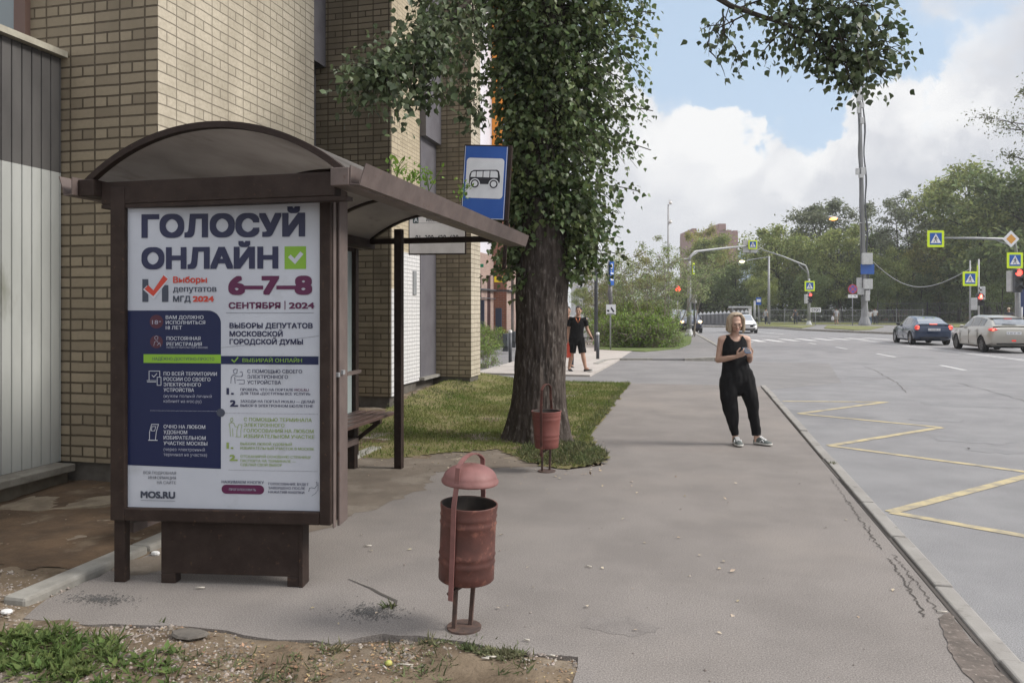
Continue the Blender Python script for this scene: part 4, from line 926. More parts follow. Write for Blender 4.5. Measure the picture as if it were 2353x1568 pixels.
T('dgreen', '1.', 521, 1033, 15, 537, bold=.05); T('dgreen', 'ВЫБЕРИ ЛЮБОЙ УДОБНЫЙ', 553, 1024, 6.2, 671, bold=.015); T('dgreen', 'ИЗБИРАТЕЛЬНЫЙ УЧАСТОК В МОСКВЕ', 553, 1034, 6.2, 721, bold=.015)
T('dgreen', '2.', 528, 1061, 15, 547, bold=.05); T('dgreen', 'ОТСКАНИРУЙ ОСНОВНУЮ СТРАНИЦУ', 553, 1053, 6.2, 714, bold=.015); T('dgreen', 'ПАСПОРТА НА ТЕРМИНАЛЕ —', 553, 1063, 6.2, 680, bold=.015); T('dgreen', 'СДЕЛАЙ СВОЙ ВЫБОР', 553, 1072, 6.2, 648, bold=.015)
line('dgreen', [(531, 963), (535, 962), (536, 968), (533, 971), (530, 968), (531, 963)], 1.1); line('dgreen', [(530, 1004), (529, 985), (527, 976), (532, 972), (538, 974), (541, 982), (546, 982)], 1.1); line('dgreen', [(535, 986), (536, 1004)], 1.1); line('dgreen', [(545, 1005), (545, 990), (549, 977), (557, 977), (554, 990), (554, 1005), (542, 1005)], 1.1)
dots('grey', 526, 730, 1082)
for i, s in enumerate(('ВСЯ ПОДРОБНАЯ', 'ИНФОРМАЦИЯ', 'НА САЙТЕ')): T('grey', s, 404, 1095 + i * 11.2, 7, right=True, bold=.02, wide=1.0)
T('slate', 'MOS.RU', 321, 1151, 17, 402, bold=.045); rect('grey', 321, 1156, 402, 1157)
T('navy', 'НАЖИМАЕМ КНОПКУ', 510, 1113, 7, 607, bold=.02)
poly('maroon', [(520 + 10.5 * math.cos(R(a)), 1126.5 + 10.5 * math.sin(R(a))) for a in range(90, 271, 15)] + [(597 + 10.5 * math.cos(R(a)), 1126.5 + 10.5 * math.sin(R(a))) for a in range(-90, 91, 15)])
T('pale', 'ПРОГОЛОСОВАТЬ', 527, 1129.5, 5.5, 589, bold=.01)
for i, (s, x1) in enumerate((('ГОЛОСОВАНИЕ БУДЕТ', 709), ('ЗАВЕРШЕНО ПОСЛЕ', 701), ('НАЖАТИЯ КНОПКИ', 699))): T('navy', s, 617, 1115 + i * 9.4, 6, x1, bold=.015)
line('slate', [(709, 1128), (711, 1120), (716, 1119), (722, 1121), (729, 1112)], 1); line('slate', [(716, 1138), (724, 1132), (730, 1124), (730, 1108), (726, 1106), (727, 1112)], .8)
line('grey', [(508, 800), (600, 790), (732, 772)], .7)
INK['green2'] = (.20, .36, .07); INK['white2'] = INK['white']
for k, b in PM.items():
    if b.f: b.build('print', mat('ink_' + k, INK[k], .35, spec=.3), poster)

# ------------------------------------------------------------------ stop sign and route board (behind the shelter's rear beam)
def tiltframe(o, yaw, roll):
    e = Matrix.Rotation(yaw, 3, 'Z') @ Matrix.Rotation(roll, 3, 'Y'); return e
pc = P(1113, 420, 8.55)
bs = thing('bus_stop_sign', 'blue and white bus stop sign in a brown frame above shelter end', 'sign', pc); bs.rotation_euler = (0, R(3.4), R(4))
K2 = 8.55 / F_PX
sw, shh = 100 * K2, 166 * K2
mb = MB(); mb.box(-sw / 2 - .012, sw / 2 + .045, .0, .05, -shh / 2 - .01, shh / 2 + .02); mb.build('frame', BR, bs, bevel=.004)
mb = MB(); mb.box(-sw / 2, sw / 2, -.012, -.001, -shh / 2, shh / 2); mb.build('panel', M['sign_blue'], bs)
mb = MB()
def rrect(x0, x1, z0, z1, r, n=6):
    out = []
    for cx_, cz, a0 in ((x1 - r, z0 + r, -90), (x1 - r, z1 - r, 0), (x0 + r, z1 - r, 90), (x0 + r, z0 + r, 180)):
        out += [(cx_ + r * math.cos(R(a0 + 90 * k / n)), cz + r * math.sin(R(a0 + 90 * k / n))) for k in range(n + 1)]
    return out
UXn, UZn = Vector((1, 0, 0)), Vector((0, 0, 1))
mb.plate(rrect(-44 * K2, 44 * K2, -36 * K2, 56 * K2, 8 * K2), (0, -.0145, 0), UXn, UZn)
for q in ((-sw / 2 + .002, -sw / 2 + .008, -shh / 2, shh / 2), (sw / 2 - .008, sw / 2 - .002, -shh / 2, shh / 2), (-sw / 2, sw / 2, -shh / 2, -shh / 2 + .006)): mb.plate([(q[0], q[2]), (q[1], q[2]), (q[1], q[3]), (q[0], q[3])], (0, -.0135, 0), UXn, UZn)
mb.build('white_field', M['sign_white'], bs)
mb = MB(); k = K2
body = [(-36, 2), (-36, 22), (-33, 30), (-26, 34), (28, 36), (33, 33), (36, 20), (36, 8), (33, 3)]
mb.plate([(a * k, (b - 6) * k) for a, b in body], (0, -.0165, 0), UXn, UZn)
for a in (-22, 22): mb.lathe([(0.001, 0), (9.5 * k, 0), (9.5 * k, .001)], 24, (a * k, -.0190, (3 - 6) * k), axis=(0, -1, 0))
mb.build('bus_pictogram', M['ink'], bs)
mb = MB()
for q in ([(-33, 18), (-31, 28), (-26, 31), (-21, 31), (-21, 18)], [(-19, 18), (-19, 31), (-5, 32), (-5, 18)], [(-3, 18), (-3, 32), (11, 33), (11, 18)], [(13, 18), (13, 33), (26, 33), (30, 30), (31, 18)]): mb.plate([(a * k, (b - 6) * k) for a, b in q], (0, -.0175, 0), UXn, UZn)
for a in (-22, 22):
    mb.plate([((a + 12 * math.cos(2 * PI * i / 24)) * k, (3 - 6 + 12 * math.sin(2 * PI * i / 24)) * k) for i in range(24)], (0, -.0178, 0), UXn, UZn)
    mb.plate([((a + 6.5 * math.cos(2 * PI * i / 24)) * k, (3 - 6 + 6.5 * math.sin(2 * PI * i / 24)) * k) for i in range(24)], (0, -.0215, 0), UXn, UZn)
mb.build('bus_windows', M['sign_white'], bs)
mb = MB(); mb.box(sw / 2 + .002, sw / 2 + .04, .055, .095, -.95, shh / 2); mb.build('post', BR, bs)
pc = P(1004, 540, 9.0)
rb = thing('route_board', 'white route number board hanging under the bus stop sign beam', 'sign', pc, R(8)); K3 = 9.0 / F_PX; hw, hh = 64 * K3, 42 * K3
mb = MB(); mb.box(-hw - .015, hw + .015, 0, .04, -hh - .015, hh + .03); mb.build('frame', BR, rb, bevel=.003)
mb = MB(); mb.box(-hw, hw, -.012, -.001, -hh, hh); pl_ = mb.build('plate', mat('grimy_white_plate', (.78, .75, .73), .5, (.68, .65, .63), 5), rb)
mb = MB(); o0 = Vector((0, -.0142, 0))
put_text(mb, 'ИВОВАЯ УЛИЦА', o0, UXn, UZn, -25 * K3, (540 - 509) * K3, 8 * K3, 33 * K3, bold=.02)
put_text(mb, '81  380  428  628', o0, UXn, UZn, -50 * K3, (540 - 556) * K3, 17 * K3, 50 * K3, bold=.012)
mb.plate([(-56 * K3, 28 * K3), (58 * K3, 27 * K3), (58 * K3, 26.4 * K3), (-56 * K3, 27.4 * K3)], o0, UXn, UZn)
mb.build('lettering', M['ink'], rb)
mb = MB(); mb.plate([(-56 * K3, 28 * K3), (-43 * K3, 28 * K3), (-43 * K3, 42 * K3), (-56 * K3, 42 * K3)], (0, -.0138, 0), UXn, UZn); mb.build('letter_square', mat('dark_green_square', (.05, .08, .08), .5), rb)
mb = MB(); put_text(mb, 'А', Vector((0, -.016, 0)), UXn, UZn, -53.5 * K3, 30 * K3, 9.5 * K3, bold=.03); mb.build('square_letter', M['sign_white'], rb)

# ------------------------------------------------------------------ litter bins
def bin_(label, loc, rz, tilt, lid=True, taper=0.0, m_b=None, h=.39, r=.144, z0=.262):
    t = thing('litter_bin', label, 'litter bin', loc, rz, 'litter bins by the bus stop')
    T_ = Matrix.Rotation(tilt, 4, 'Y')
    def tl(b):
        b.v = [tuple(T_ @ Vector(v)) for v in b.v]; return b
    n = 40; pr = []
    def rr_(z): return r * (1 - taper * (1 - z / h))
    zs = [0, .004, .05, .085, .095, .105, .125, .135, .145, .24, .285, .295, .305, .325, .335, .345, h - .012, h - .004, h]
    for z in zs:
        a = rr_(z)
        if abs(z - .095) < 1e-6 or abs(z - .135) < 1e-6 or abs(z - .295) < 1e-6 or abs(z - .335) < 1e-6: a += .004
        if z > h - .013: a += .005
        if z == 0: a -= .004
        pr.append((a, z + z0))
    q = MB(); q.smooth = True; q.lathe([(.001, z0)] + pr + [(rr_(h) - .003, h + z0), (rr_(h) - .006, h + z0 - .01), (rr_(.05) - .006, z0 + .03), (.001, z0 + .03)], n, cap=False)
    for i, f in enumerate(q.f):
        zz = [q.v[j] for j in f]; rad_ = max(math.hypot(p[0], p[1]) for p in zz)
        q.mi[i] = 1 if i >= n * (len(pr) + 1) else 0
    # dents
    q.v = [(v[0] * (1 + .012 * nzv(v[2] * 9, math.atan2(v[1], v[0]) * 2, 1)), v[1] * (1 + .012 * nzv(v[2] * 7, math.atan2(v[1], v[0]) * 2, 1, 3)), v[2]) for v in q.v]
    tl(q).build('bucket', [m_b, M['dark_in']], t)
    q = MB(); yb = -r - .012; pts = []
    pts.append((0, yb, z0 - .065)); pts.append((0, yb, z0 + .2)); pts.append((0, yb - .004, z0 + h + .02)); pts.append((0, yb + .02, z0 + h + .14))
    top = z0 + h + (.245 if lid else .262)
    for a in range(30, 151, 12): pts.append((0, -math.cos(R(a)) * (r + .01), top - .09 + .10 * math.sin(R(a))))
    yb = -yb; pts += [(0, yb - .02, z0 + h + .14), (0, yb, z0 + h + .02), (0, yb, z0 + .2), (0, yb, z0 + .1)]
    for p0, p1 in zip(pts, pts[1:]):
        d = (Vector(p1) - Vector(p0)); q.bar(Vector(p0) - d.normalized() * .002, Vector(p1) + d.normalized() * .002, .026, .006, up=(0, -1, .01) if abs(d.z) > abs(d.y) else (0, 0, 1))
    tl(q).build('strap', M['pink_red'] if lid else M['rust_red'], t)
    if lid:
        q = MB(); q.smooth = True; zl = z0 + h + .118; n2 = 12
        pr = [(r + .004, zl - .006), (r + .004, zl + .004)] + [((r - .004) * math.cos(R(a)), zl + .006 + .080 * math.sin(R(a)) ** .9) for a in range(4, 90, 8)] + [(.002, zl + .086)]
        q.lathe(pr + [(p[0] * .975, p[1] - .006) for p in reversed(pr)], 40, cap=False); tl(q).build('lid', M['pink_red'], t)
    q = MB(); q.bar((-.035, -.045, .005), (-.03, -.05, z0 + .02), .022, .012); tl(q).build('post', M['iron'], t)
    q = MB(); q.bar((.02, .03, .005), (.03, .03, z0 + .02), .022, .012); tl(q).build('post', M['iron'], t)
    q = MB(); q.bar((-.03, -r * .9, z0 - .05), (.03, .03, z0 - .005), .02, .012); tl(q).build('brace', M['iron'], t)
    q = MB(); q.lathe([(.001, 0), (.09, 0), (.09, .010), (.001, .011)], 20); q.build('base_plate', M['iron'], t)
    return t
c = G(1066, 1441); bin_('rusty red litter bin with domed pink lid standing near the poster', (c.x, c.y, .0), R(-12), R(2.6), True, .0, M['rust_red'])
c = G(1256, 1082); bin_('lidless red litter bin leaning in front of the tree trunk', (c.x, c.y, .0), R(-8), R(-.5), False, .2, mat('brick_red_paint', (.21, .070, .060), .55, (.16, .055, .045), 6), h=.375, r=.150, z0=.245)
# low kerb stone by the dirt
mb = MB(); y = 3.5; k = 0
while y < 7.7:
    mb.box(-3.80 + rnd.uniform(-.01, .01), -3.64, y, y + .985, -.08, .035 + rnd.uniform(-.01, .012)); y += 1.0; k += 1
struct(mb.build('low_kerb', M['concrete'], bevel=.02))
# ================================================================== TREES
m_bark = mat('grey_brown_bark', (.092, .076, .067), .95, (.042, .034, .030), 11, col3=(.18, .16, .145), ns3=30, lo3=.54, hi3=.68, bump=.02, bs=26, stretch=(1, 1, .3), spec=.12)
m_bark2 = mat('dark_bark', (.060, .050, .042), .95, (.035, .03, .026), 4, spec=.15)
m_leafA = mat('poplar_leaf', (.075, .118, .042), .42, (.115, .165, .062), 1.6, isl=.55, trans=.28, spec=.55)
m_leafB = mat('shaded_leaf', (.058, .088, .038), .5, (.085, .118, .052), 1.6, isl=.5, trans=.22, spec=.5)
m_leafY = mat('young_leaf', (.14, .25, .04), .55, isl=.3, trans=.4)

def bezier(p0, p1, p2, n):
    return [p0 * (1 - t) ** 2 + p1 * (2 * t * (1 - t)) + p2 * t * t for t in [k / n for k in range(n + 1)]]

class Leaves:
    def __init__(s): s.C, s.D, s.N, s.S = [], [], [], []
    def put(s, c, d, size, droop=.5):
        d = Vector(d).normalized() * (1 - droop) + Vector((0, 0, -1)) * droop + Vector((rnd.gauss(0, .45), rnd.gauss(0, .45), rnd.gauss(0, .4)))
        s.C.append(tuple(c)); s.D.append(tuple(d)); s.N.append((rnd.gauss(0, .8), rnd.gauss(0, .8), rnd.gauss(.8, .6))); s.S.append(size)
    def mesh(s, name, m, shape=LEAF6, wide=1.0):
        S_ = np.array(s.S); return cloud_mesh(name, np.array(s.C), np.array(s.D), np.array(s.N), S_ * wide, S_, shape, m)

# --- the street tree with its coat of epicormic shoots
TX, TY = -1.965, 9.55
tr = thing('street_tree', 'big tree with rough bark and a dense coat of leafy shoots beside pavement', 'tree', (TX, TY, 0), world=True)
def trunk_axis(z): return Vector((TX + .03 * math.sin(z * .8) + .012 * z, TY + .02 * z, z))
def trunk_r(z): return (.308 + .12 * math.exp(-z / .35) + .02 * math.exp(-((z - 2.1) / .5) ** 2)) * (1 - max(0, z - 3) * .035)
mb = MB(); mb.smooth = True; rings = []
for k in range(190):
    z = -.1 + k * .032 if k < 100 else 3.1 + (k - 100) * .10
    c = trunk_axis(z); ring = []
    for i in range(150):
        a = 2 * PI * i / 150; base = trunk_r(max(z, 0))
        root = .075 * math.exp(-max(z, 0) / .28) * max(0, math.cos(a * 5 + 1.0)) ** 1.5
        rg = noise.noise(Vector((math.cos(a) * 5.5, math.sin(a) * 5.5, z * 1.3))); rg2 = noise.noise(Vector((math.cos(a) * 13, math.sin(a) * 13, z * 3.2 + 7)))
        rg3 = noise.noise(Vector((math.cos(a) * 8 + rg, math.sin(a) * 8 + rg, z * 2.1 + 3)))
        q = base + root + .022 * (abs(rg) - .2) + .050 * (min(.34, abs(rg3)) - .2) + .016 * rg2
        ring.append((c.x + q * math.cos(a), c.y + q * math.sin(a), z))
    rings.append([Vector(p) for p in ring])
mb.rings(rings); mb.build('trunk', m_bark, tr)
LV = Leaves(); TW = MB()
Fw = Vector((-SA, CA, 0)); Rt = Vector((CA, SA, 0))
# silhouette of the leafy coat: reach to the left / right of the trunk axis (m) with height
def coat(z, right):
    tab = ([(2.0, .55), (2.3, .62), (2.7, .70), (3.2, .55), (3.8, .58), (4.4, .75), (5.0, .95), (5.6, 1.15), (8, 1.4)] if not right else
           [(1.95, .40), (2.3, .75), (2.7, .98), (3.2, 1.15), (3.8, 1.22), (4.4, 1.28), (5.0, 1.35), (5.6, 1.5), (8, 1.6)])
    for (a, b), (c, d) in zip(tab, tab[1:]):
        if z <= c: return b + (d - b) * max(0, (z - a)) / (c - a)
    return tab[-1][1]
for k in range(900):
    z = rnd.uniform(2.15, 7.4); a = rnd.uniform(0, 2 * PI); d = Vector((math.cos(a), math.sin(a), 0)); lat = d.dot(Rt); back = d.dot(Fw)
    if z < 2.75 and back < .2 and abs(lat) < .75 and rnd.random() < .9: continue
    reach = coat(z, lat > 0); L = max(.22, reach * (.60 + .40 * abs(lat)) * rnd.uniform(.5, 1.06) - trunk_r(z))
    p0 = trunk_axis(z) + d * trunk_r(z) * .9; up = rnd.uniform(-.1, .45)
    p1 = p0 + d * L * .55 + Vector((0, 0, up * L)); p2 = p0 + d * L + Vector((0, 0, -rnd.uniform(.15, .75) * L))
    pts = bezier(p0, p1, p2, 6); TW.tube(pts, [.010, .009, .008, .006, .005, .004, .002], 4, False)
    n = int(20 + 38 * L)
    for q in range(n):
        t = (q + rnd.random()) / n; t = .12 + .88 * t; i = min(5, int(t * 6)); p = pts[i].lerp(pts[i + 1], t * 6 - i)
        LV.put(p + Vector((rnd.gauss(0, .07), rnd.gauss(0, .07), rnd.gauss(0, .08))), (pts[i + 1] - pts[i]), rnd.uniform(.042, .092), rnd.uniform(.3, .75))
# loose hanging sprays right of the coat
for (x, y, d) in ((1500, 255, 9.6), (1495, 345, 9.5), (1480, 90, 9.4), (1505, 30, 9.3), (1470, 440, 9.7), (1440, 590, 9.8), (1130, 600, 9.2), (1120, 560, 9.2), (1115, 640, 9.3), (1180, 660, 9.35)):
    p2 = P(x, y, d); z = p2.z + rnd.uniform(0, .3); p0 = trunk_axis(z); pts = bezier(p0, (p0 + p2) / 2 + Vector((0, 0, .18)), p2, 8); TW.tube(pts, .006, 4, False)
    for q in range(34):
        t = rnd.uniform(.45, 1); i = min(7, int(t * 8)); p = pts[i].lerp(pts[i + 1], t * 8 - i)
        LV.put(p + Vector((rnd.gauss(0, .06), rnd.gauss(0, .06), rnd.gauss(-.03, .06))), pts[8] - pts[4], rnd.uniform(.05, .09), .6)
TW.build('twigs', m_bark2, tr); link('foliage', LV.mesh('foliage', m_leafA), tr)

def branch_system(lv, tw, path, r0, nsub, sublen, leaf, hang=.5, per=16, spread=.09, depth=2, sd=0):
    """a bough along path with side twigs and leaves hanging from them"""
    k = len(path); tw.tube(path, [r0 * (1 - .85 * i / (k - 1)) for i in range(k)], 7)
    for j in range(nsub):
        t = rnd.uniform(.02, 1) * (k - 1); i = min(k - 2, int(t)); p = path[i].lerp(path[i + 1], t - i); ax = (path[i + 1] - path[i]).normalized()
        d = Vector((rnd.gauss(0, 1), rnd.gauss(0, 1), rnd.gauss(-.25, .75))); d -= ax * d.dot(ax) * .6; d.normalize(); L = sublen * rnd.uniform(.35, 1.1)
        q = bezier(p, p + (d * .6 + ax * .3) * L, p + (d * .75 + ax * .5) * L + Vector((0, 0, -hang * L * rnd.random())), 5)
        tw.tube(q, [.006, .005, .0045, .004, .003, .0015], 4, False)
        for s in range(per):
            u = rnd.uniform(.15, 1) * 5; ii = min(4, int(u)); c = q[ii].lerp(q[ii + 1], u - ii)
            lv.put(c + Vector((rnd.gauss(0, spread), rnd.gauss(0, spread), rnd.gauss(-.02, spread))), q[5] - q[0], leaf * rnd.uniform(.65, 1.25), rnd.uniform(.35, .8))
# left bough over the shelter, right bough over the road: both grow from the trunk
lvL, twL = Leaves(), MB()
b0 = trunk_axis(6.3)
pathL = [b0, P(1150, -120, 9.2), P(1085, -10, 8.7), P(1020, 60, 8.3), P(960, 95, 8.0), P(905, 140, 7.8), P(868, 168, 7.6)]
branch_system(lvL, twL, pathL[2:], .035, 85, .55, .072, per=24)
twL.tube(pathL[:3], [.07, .05, .035], 8)
for pth, n in (([P(1020, 60, 8.3), P(1005, 150, 8.2), P(985, 215, 8.1)], 12), ([P(1085, -10, 8.7), P(1090, 100, 8.8), P(1075, 190, 8.8), P(1090, 250, 8.9)], 18), ([P(960, 95, 8.0), P(935, 150, 8.0), P(915, 175, 8.0)], 8), ([P(1120, -40, 9), P(1040, -20, 8.6), P(960, -10, 8.4)], 14)):
    branch_system(lvL, twL, pth, .012, n, .3, .08, per=16)
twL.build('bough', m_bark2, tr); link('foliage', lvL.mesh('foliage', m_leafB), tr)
lvR, twR = Leaves(), MB()
b1 = trunk_axis(7.2)
pathR = [b1, P(1480, -300, 8.6), P(1590, -40, 7.4), P(1680, 15, 7.1), P(1770, 45, 6.9), P(1860, 75, 6.7), P(1930, 90, 6.55), P(2000, 110, 6.4)]
twR.tube(pathR[:3], [.08, .06, .04], 8)
branch_system(lvR, twR, pathR[2:], .03, 34, .42, .064, per=10)
for pth, n, per, sl in (([P(1700, 18, 7.1), P(1800, -20, 6.9), P(1900, -20, 6.7), P(2010, 20, 6.5)], 30, 18, .32), ([P(1760, 42, 6.9), P(1850, 20, 6.8), P(1950, 30, 6.6), P(2035, 70, 6.4)], 30, 18, .30), ([P(1860, 75, 6.7), P(1910, 105, 6.6), P(1960, 120, 6.5), P(2020, 130, 6.4)], 24, 16, .26),
                        ([P(1900, 95, 6.6), P(1925, 130, 6.55), P(1950, 165, 6.5), P(1955, 190, 6.5)], 11, 12, .18), ([P(1720, 30, 7.0), P(1660, 60, 7.0), P(1630, 75, 7.0), P(1628, 130, 7.0)], 6, 9, .18),
                        ([P(1660, 30, 7.1), P(1665, 80, 7.05), P(1690, 110, 7.0), P(1690, 150, 7.0)], 8, 12, .2), ([P(1790, 55, 6.85), P(1840, 95, 6.75), P(1860, 120, 6.7)], 7, 10, .2), ([P(1800, 60, 6.85), P(1760, 110, 6.85), P(1740, 140, 6.8)], 5, 9, .16),
                        ([P(1960, 100, 6.5), P(2000, 140, 6.45), P(2030, 140, 6.4)], 9, 12, .18), ([P(1880, 85, 6.7), P(1895, 130, 6.6), P(1890, 150, 6.6)], 6, 9, .16)):
    branch_system(lvR, twR, pth, .009, n, sl * 1.15, .062, per=max(7, int(per * .8)), spread=.075)
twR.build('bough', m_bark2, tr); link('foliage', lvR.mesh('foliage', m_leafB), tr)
# crown above the frame
lvC, twC = Leaves(), MB()
for k in range(26):
    z = rnd.uniform(7.6, 11); a = rnd.uniform(0, 2 * PI); p0 = trunk_axis(z); L = rnd.uniform(1.2, 2.6); d = Vector((math.cos(a), math.sin(a), rnd.uniform(.3, 1.1)))
    branch_system(lvC, twC, bezier(p0, p0 + d * L * .6, p0 + d * L + Vector((0, 0, -.2)), 4), .05, 12, .8, .13, per=16, spread=.16)
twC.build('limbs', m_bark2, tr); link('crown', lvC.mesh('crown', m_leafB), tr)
# yellow-green sprouts growing out of the shelter gutter
for nm, (x, y, d, h), lab in (('roof_weed', (912, 408, 5.0, .10), 'small green weed sprouting from the shelter gutter nearest the poster'), ('roof_weed', (945, 425, 5.3, .09), 'thin pale weed in the gutter between the two others'),
                              ('roof_weed', (985, 440, 5.6, .16), 'largest yellow green weed sprouting above the shelter gutter'), ('roof_weed', (1056, 462, 6.6, .13), 'leafy weed sprouting from gutter beside the stop sign')):
    o = P(x, y, d); lv, tw = Leaves(), MB()
    for k in range(5):
        dd = Vector((rnd.gauss(0, .35), rnd.gauss(0, .35), 1)).normalized(); q = bezier(o, o + dd * h * .8, o + dd * h * 1.2 + Vector((rnd.gauss(0, .02), rnd.gauss(0, .02), -.01)), 4); tw.tube(q, .0025, 4, False)
        for s in range(7): lv.put(q[rnd.randint(1, 4)] + Vector((rnd.gauss(0, .025), rnd.gauss(0, .025), rnd.gauss(0, .02))), dd, rnd.uniform(.025, .05), .2)
    t = thing(nm, lab, 'weed', o, world=True, group='weeds on the shelter roof'); tw.build('stem', m_leafY, t); link('leaves', lv.mesh('leaves', m_leafY, LEAF4), t)

# ------------------------------------------------------------------ generic trees: variants are built once and copied
def tree_variant(h, crown_r, crown_z0, r0, n, leaf, sd, stems=1, lean=0.0, dense=1.0):
    rs = random.Random(sd); tw = MB(); tips = []
    for s in range(stems):
        a0 = rs.uniform(0, 6.28); b = Vector((rs.uniform(-.3, .3), rs.uniform(-.3, .3), -.3)) * (0 if stems == 1 else 1); b.z = -.2
        top = Vector((rs.gauss(0, .09) * h * (1 if stems == 1 else 1.6) + lean * h, rs.gauss(0, .09) * h * (1 if stems == 1 else 1.6), h * rs.uniform(.82, .97)))
        ax = bezier(b, b.lerp(top, .5) + Vector((rs.gauss(0, .05) * h, rs.gauss(0, .05) * h, .05 * h)), top, 12); rr = r0 / math.sqrt(stems)
        tw.tube(ax, [rr * (1.25 if i == 0 else 1) * (1 - .9 * i / 12) for i in range(13)], 7)
        nb_ = max(6, int(17 / stems ** .5))
        for k in range(nb_):
            t = crown_z0 + (1 - crown_z0) * (k + rs.random()) / nb_; i = min(11, int(t * 12)); p = ax[i].lerp(ax[i + 1], t * 12 - i); a = a0 + k * 2.4 + rs.uniform(-.5, .5)
            tt = (t - crown_z0) / (1 - crown_z0); L = crown_r * (.35 + .9 * math.sin(PI * min(1, .18 + tt * .8))) * rs.uniform(.6, 1.1) * (.8 if stems > 1 else 1)
            d = Vector((math.cos(a), math.sin(a), rs.uniform(.25, .8))).normalized(); e = p + d * L; q = bezier(p, p + d * L * .5 + Vector((0, 0, -.04 * L)), e, 5)
            tw.tube(q, [max(.012, rr * .42 * (1 - tt * .6)) * (1 - .8 * i / 5) for i in range(6)], 5, False)
            for j in range(6):
                u = rs.uniform(.3, 1) * 5; ii = min(4, int(u)); c = q[ii].lerp(q[ii + 1], u - ii); d2 = (d + Vector((rs.gauss(0, .8), rs.gauss(0, .8), rs.gauss(.1, .5)))).normalized(); e2 = c + d2 * L * rs.uniform(.25, .5)
                tw.tube([c, (c + e2) / 2 + Vector((0, 0, .02)), e2], [.012 + r0 * .05, .01, .004], 4, False); tips.append((e2, L)); tips.append(((c + e2) / 2, L))
            tips.append((e, L))
    g_ = np.random.default_rng(sd); tp = np.array([tuple(t[0]) for t in tips]); tl = np.array([t[1] for t in tips]); w = g_.uniform(.25, 1.6, len(tp)) ** 1.3
    idx = g_.choice(len(tp), n, p=w / w.sum()); C = tp[idx] + g_.normal(size=(n, 3)) * (tl[idx, None] * .10 * dense + leaf * .5) * np.array([1, 1, .75])
    D = g_.normal(size=(n, 3)) + [0, 0, -.35]; Nn = g_.normal(size=(n, 3)) + [0, 0, .6]; S_ = g_.uniform(.6, 1.3, n) * leaf
    return tw, (C, D, Nn, S_)
def make_trees(name, label_fn, var, mats_, spots, cat='tree', group=None, shape=LEAF4, wide=.75, bark=None):
    cache = {}
    for j, (loc, vi, sc, rz, mi) in enumerate(spots):
        if vi not in cache:
            tw, (C, D, Nn, S_) = tree_variant(**var[vi]); tm = tw.mesh('trunk'); tm.materials.append(bark or m_bark2); tm.polygons.foreach_set('use_smooth', [True] * len(tm.polygons)); cache[vi] = (tm, (C, D, Nn, S_), {})
        tm, cl, cm = cache[vi]
        if mi not in cm: cm[mi] = cloud_mesh('crown', cl[0], cl[1], cl[2], cl[3] * wide, cl[3], shape, mats_[mi])
        t = thing(name, label_fn(j), cat, loc, rz, group); t.scale = (sc if isinstance(sc, tuple) else (sc, sc, sc))
        o = bpy.data.objects.new('trunk', tm); COL.objects.link(o); o.parent = t; o = bpy.data.objects.new('crown', cm[mi]); COL.objects.link(o); o.parent = t
FM = [mat('olive_foliage', (.29, .34, .12), .75, (.21, .26, .09), .35, isl=.45, trans=.3, spec=.2), mat('dark_foliage', (.165, .215, .085), .75, (.125, .17, .07), .35, isl=.45, trans=.25, spec=.2),
      mat('yellowing_foliage', (.38, .37, .12), .75, (.29, .30, .10), .4, isl=.4, trans=.35, spec=.2), mat('grey_green_foliage', (.21, .235, .15), .7, (.15, .175, .105), .4, isl=.4, trans=.3, spec=.3)]
BIG = [dict(h=16, crown_r=4.6, crown_z0=.22, r0=.30, n=10500, leaf=.44, sd=11), dict(h=17, crown_r=4.0, crown_z0=.25, r0=.30, n=9000, leaf=.42, sd=12, stems=2), dict(h=15, crown_r=5.0, crown_z0=.18, r0=.34, n=11000, leaf=.44, sd=13, lean=.05),
       dict(h=18, crown_r=3.6, crown_z0=.34, r0=.28, n=5200, leaf=.38, sd=14, stems=2), dict(h=16, crown_r=4.4, crown_z0=.2, r0=.3, n=10500, leaf=.44, sd=15, stems=3)]
TSP = []
def far_tree(x, ytop, d, vi, mi, wx=1.0, base=0.05):
    p = P(x, HY, d); h = EYE + (HY - ytop) / F_PX * d; s = h / BIG[vi]['h']; TSP.append(((p.x, p.y, base), vi, (s * wx, s * wx, s), rnd.uniform(0, 6.28), mi))
TL = []
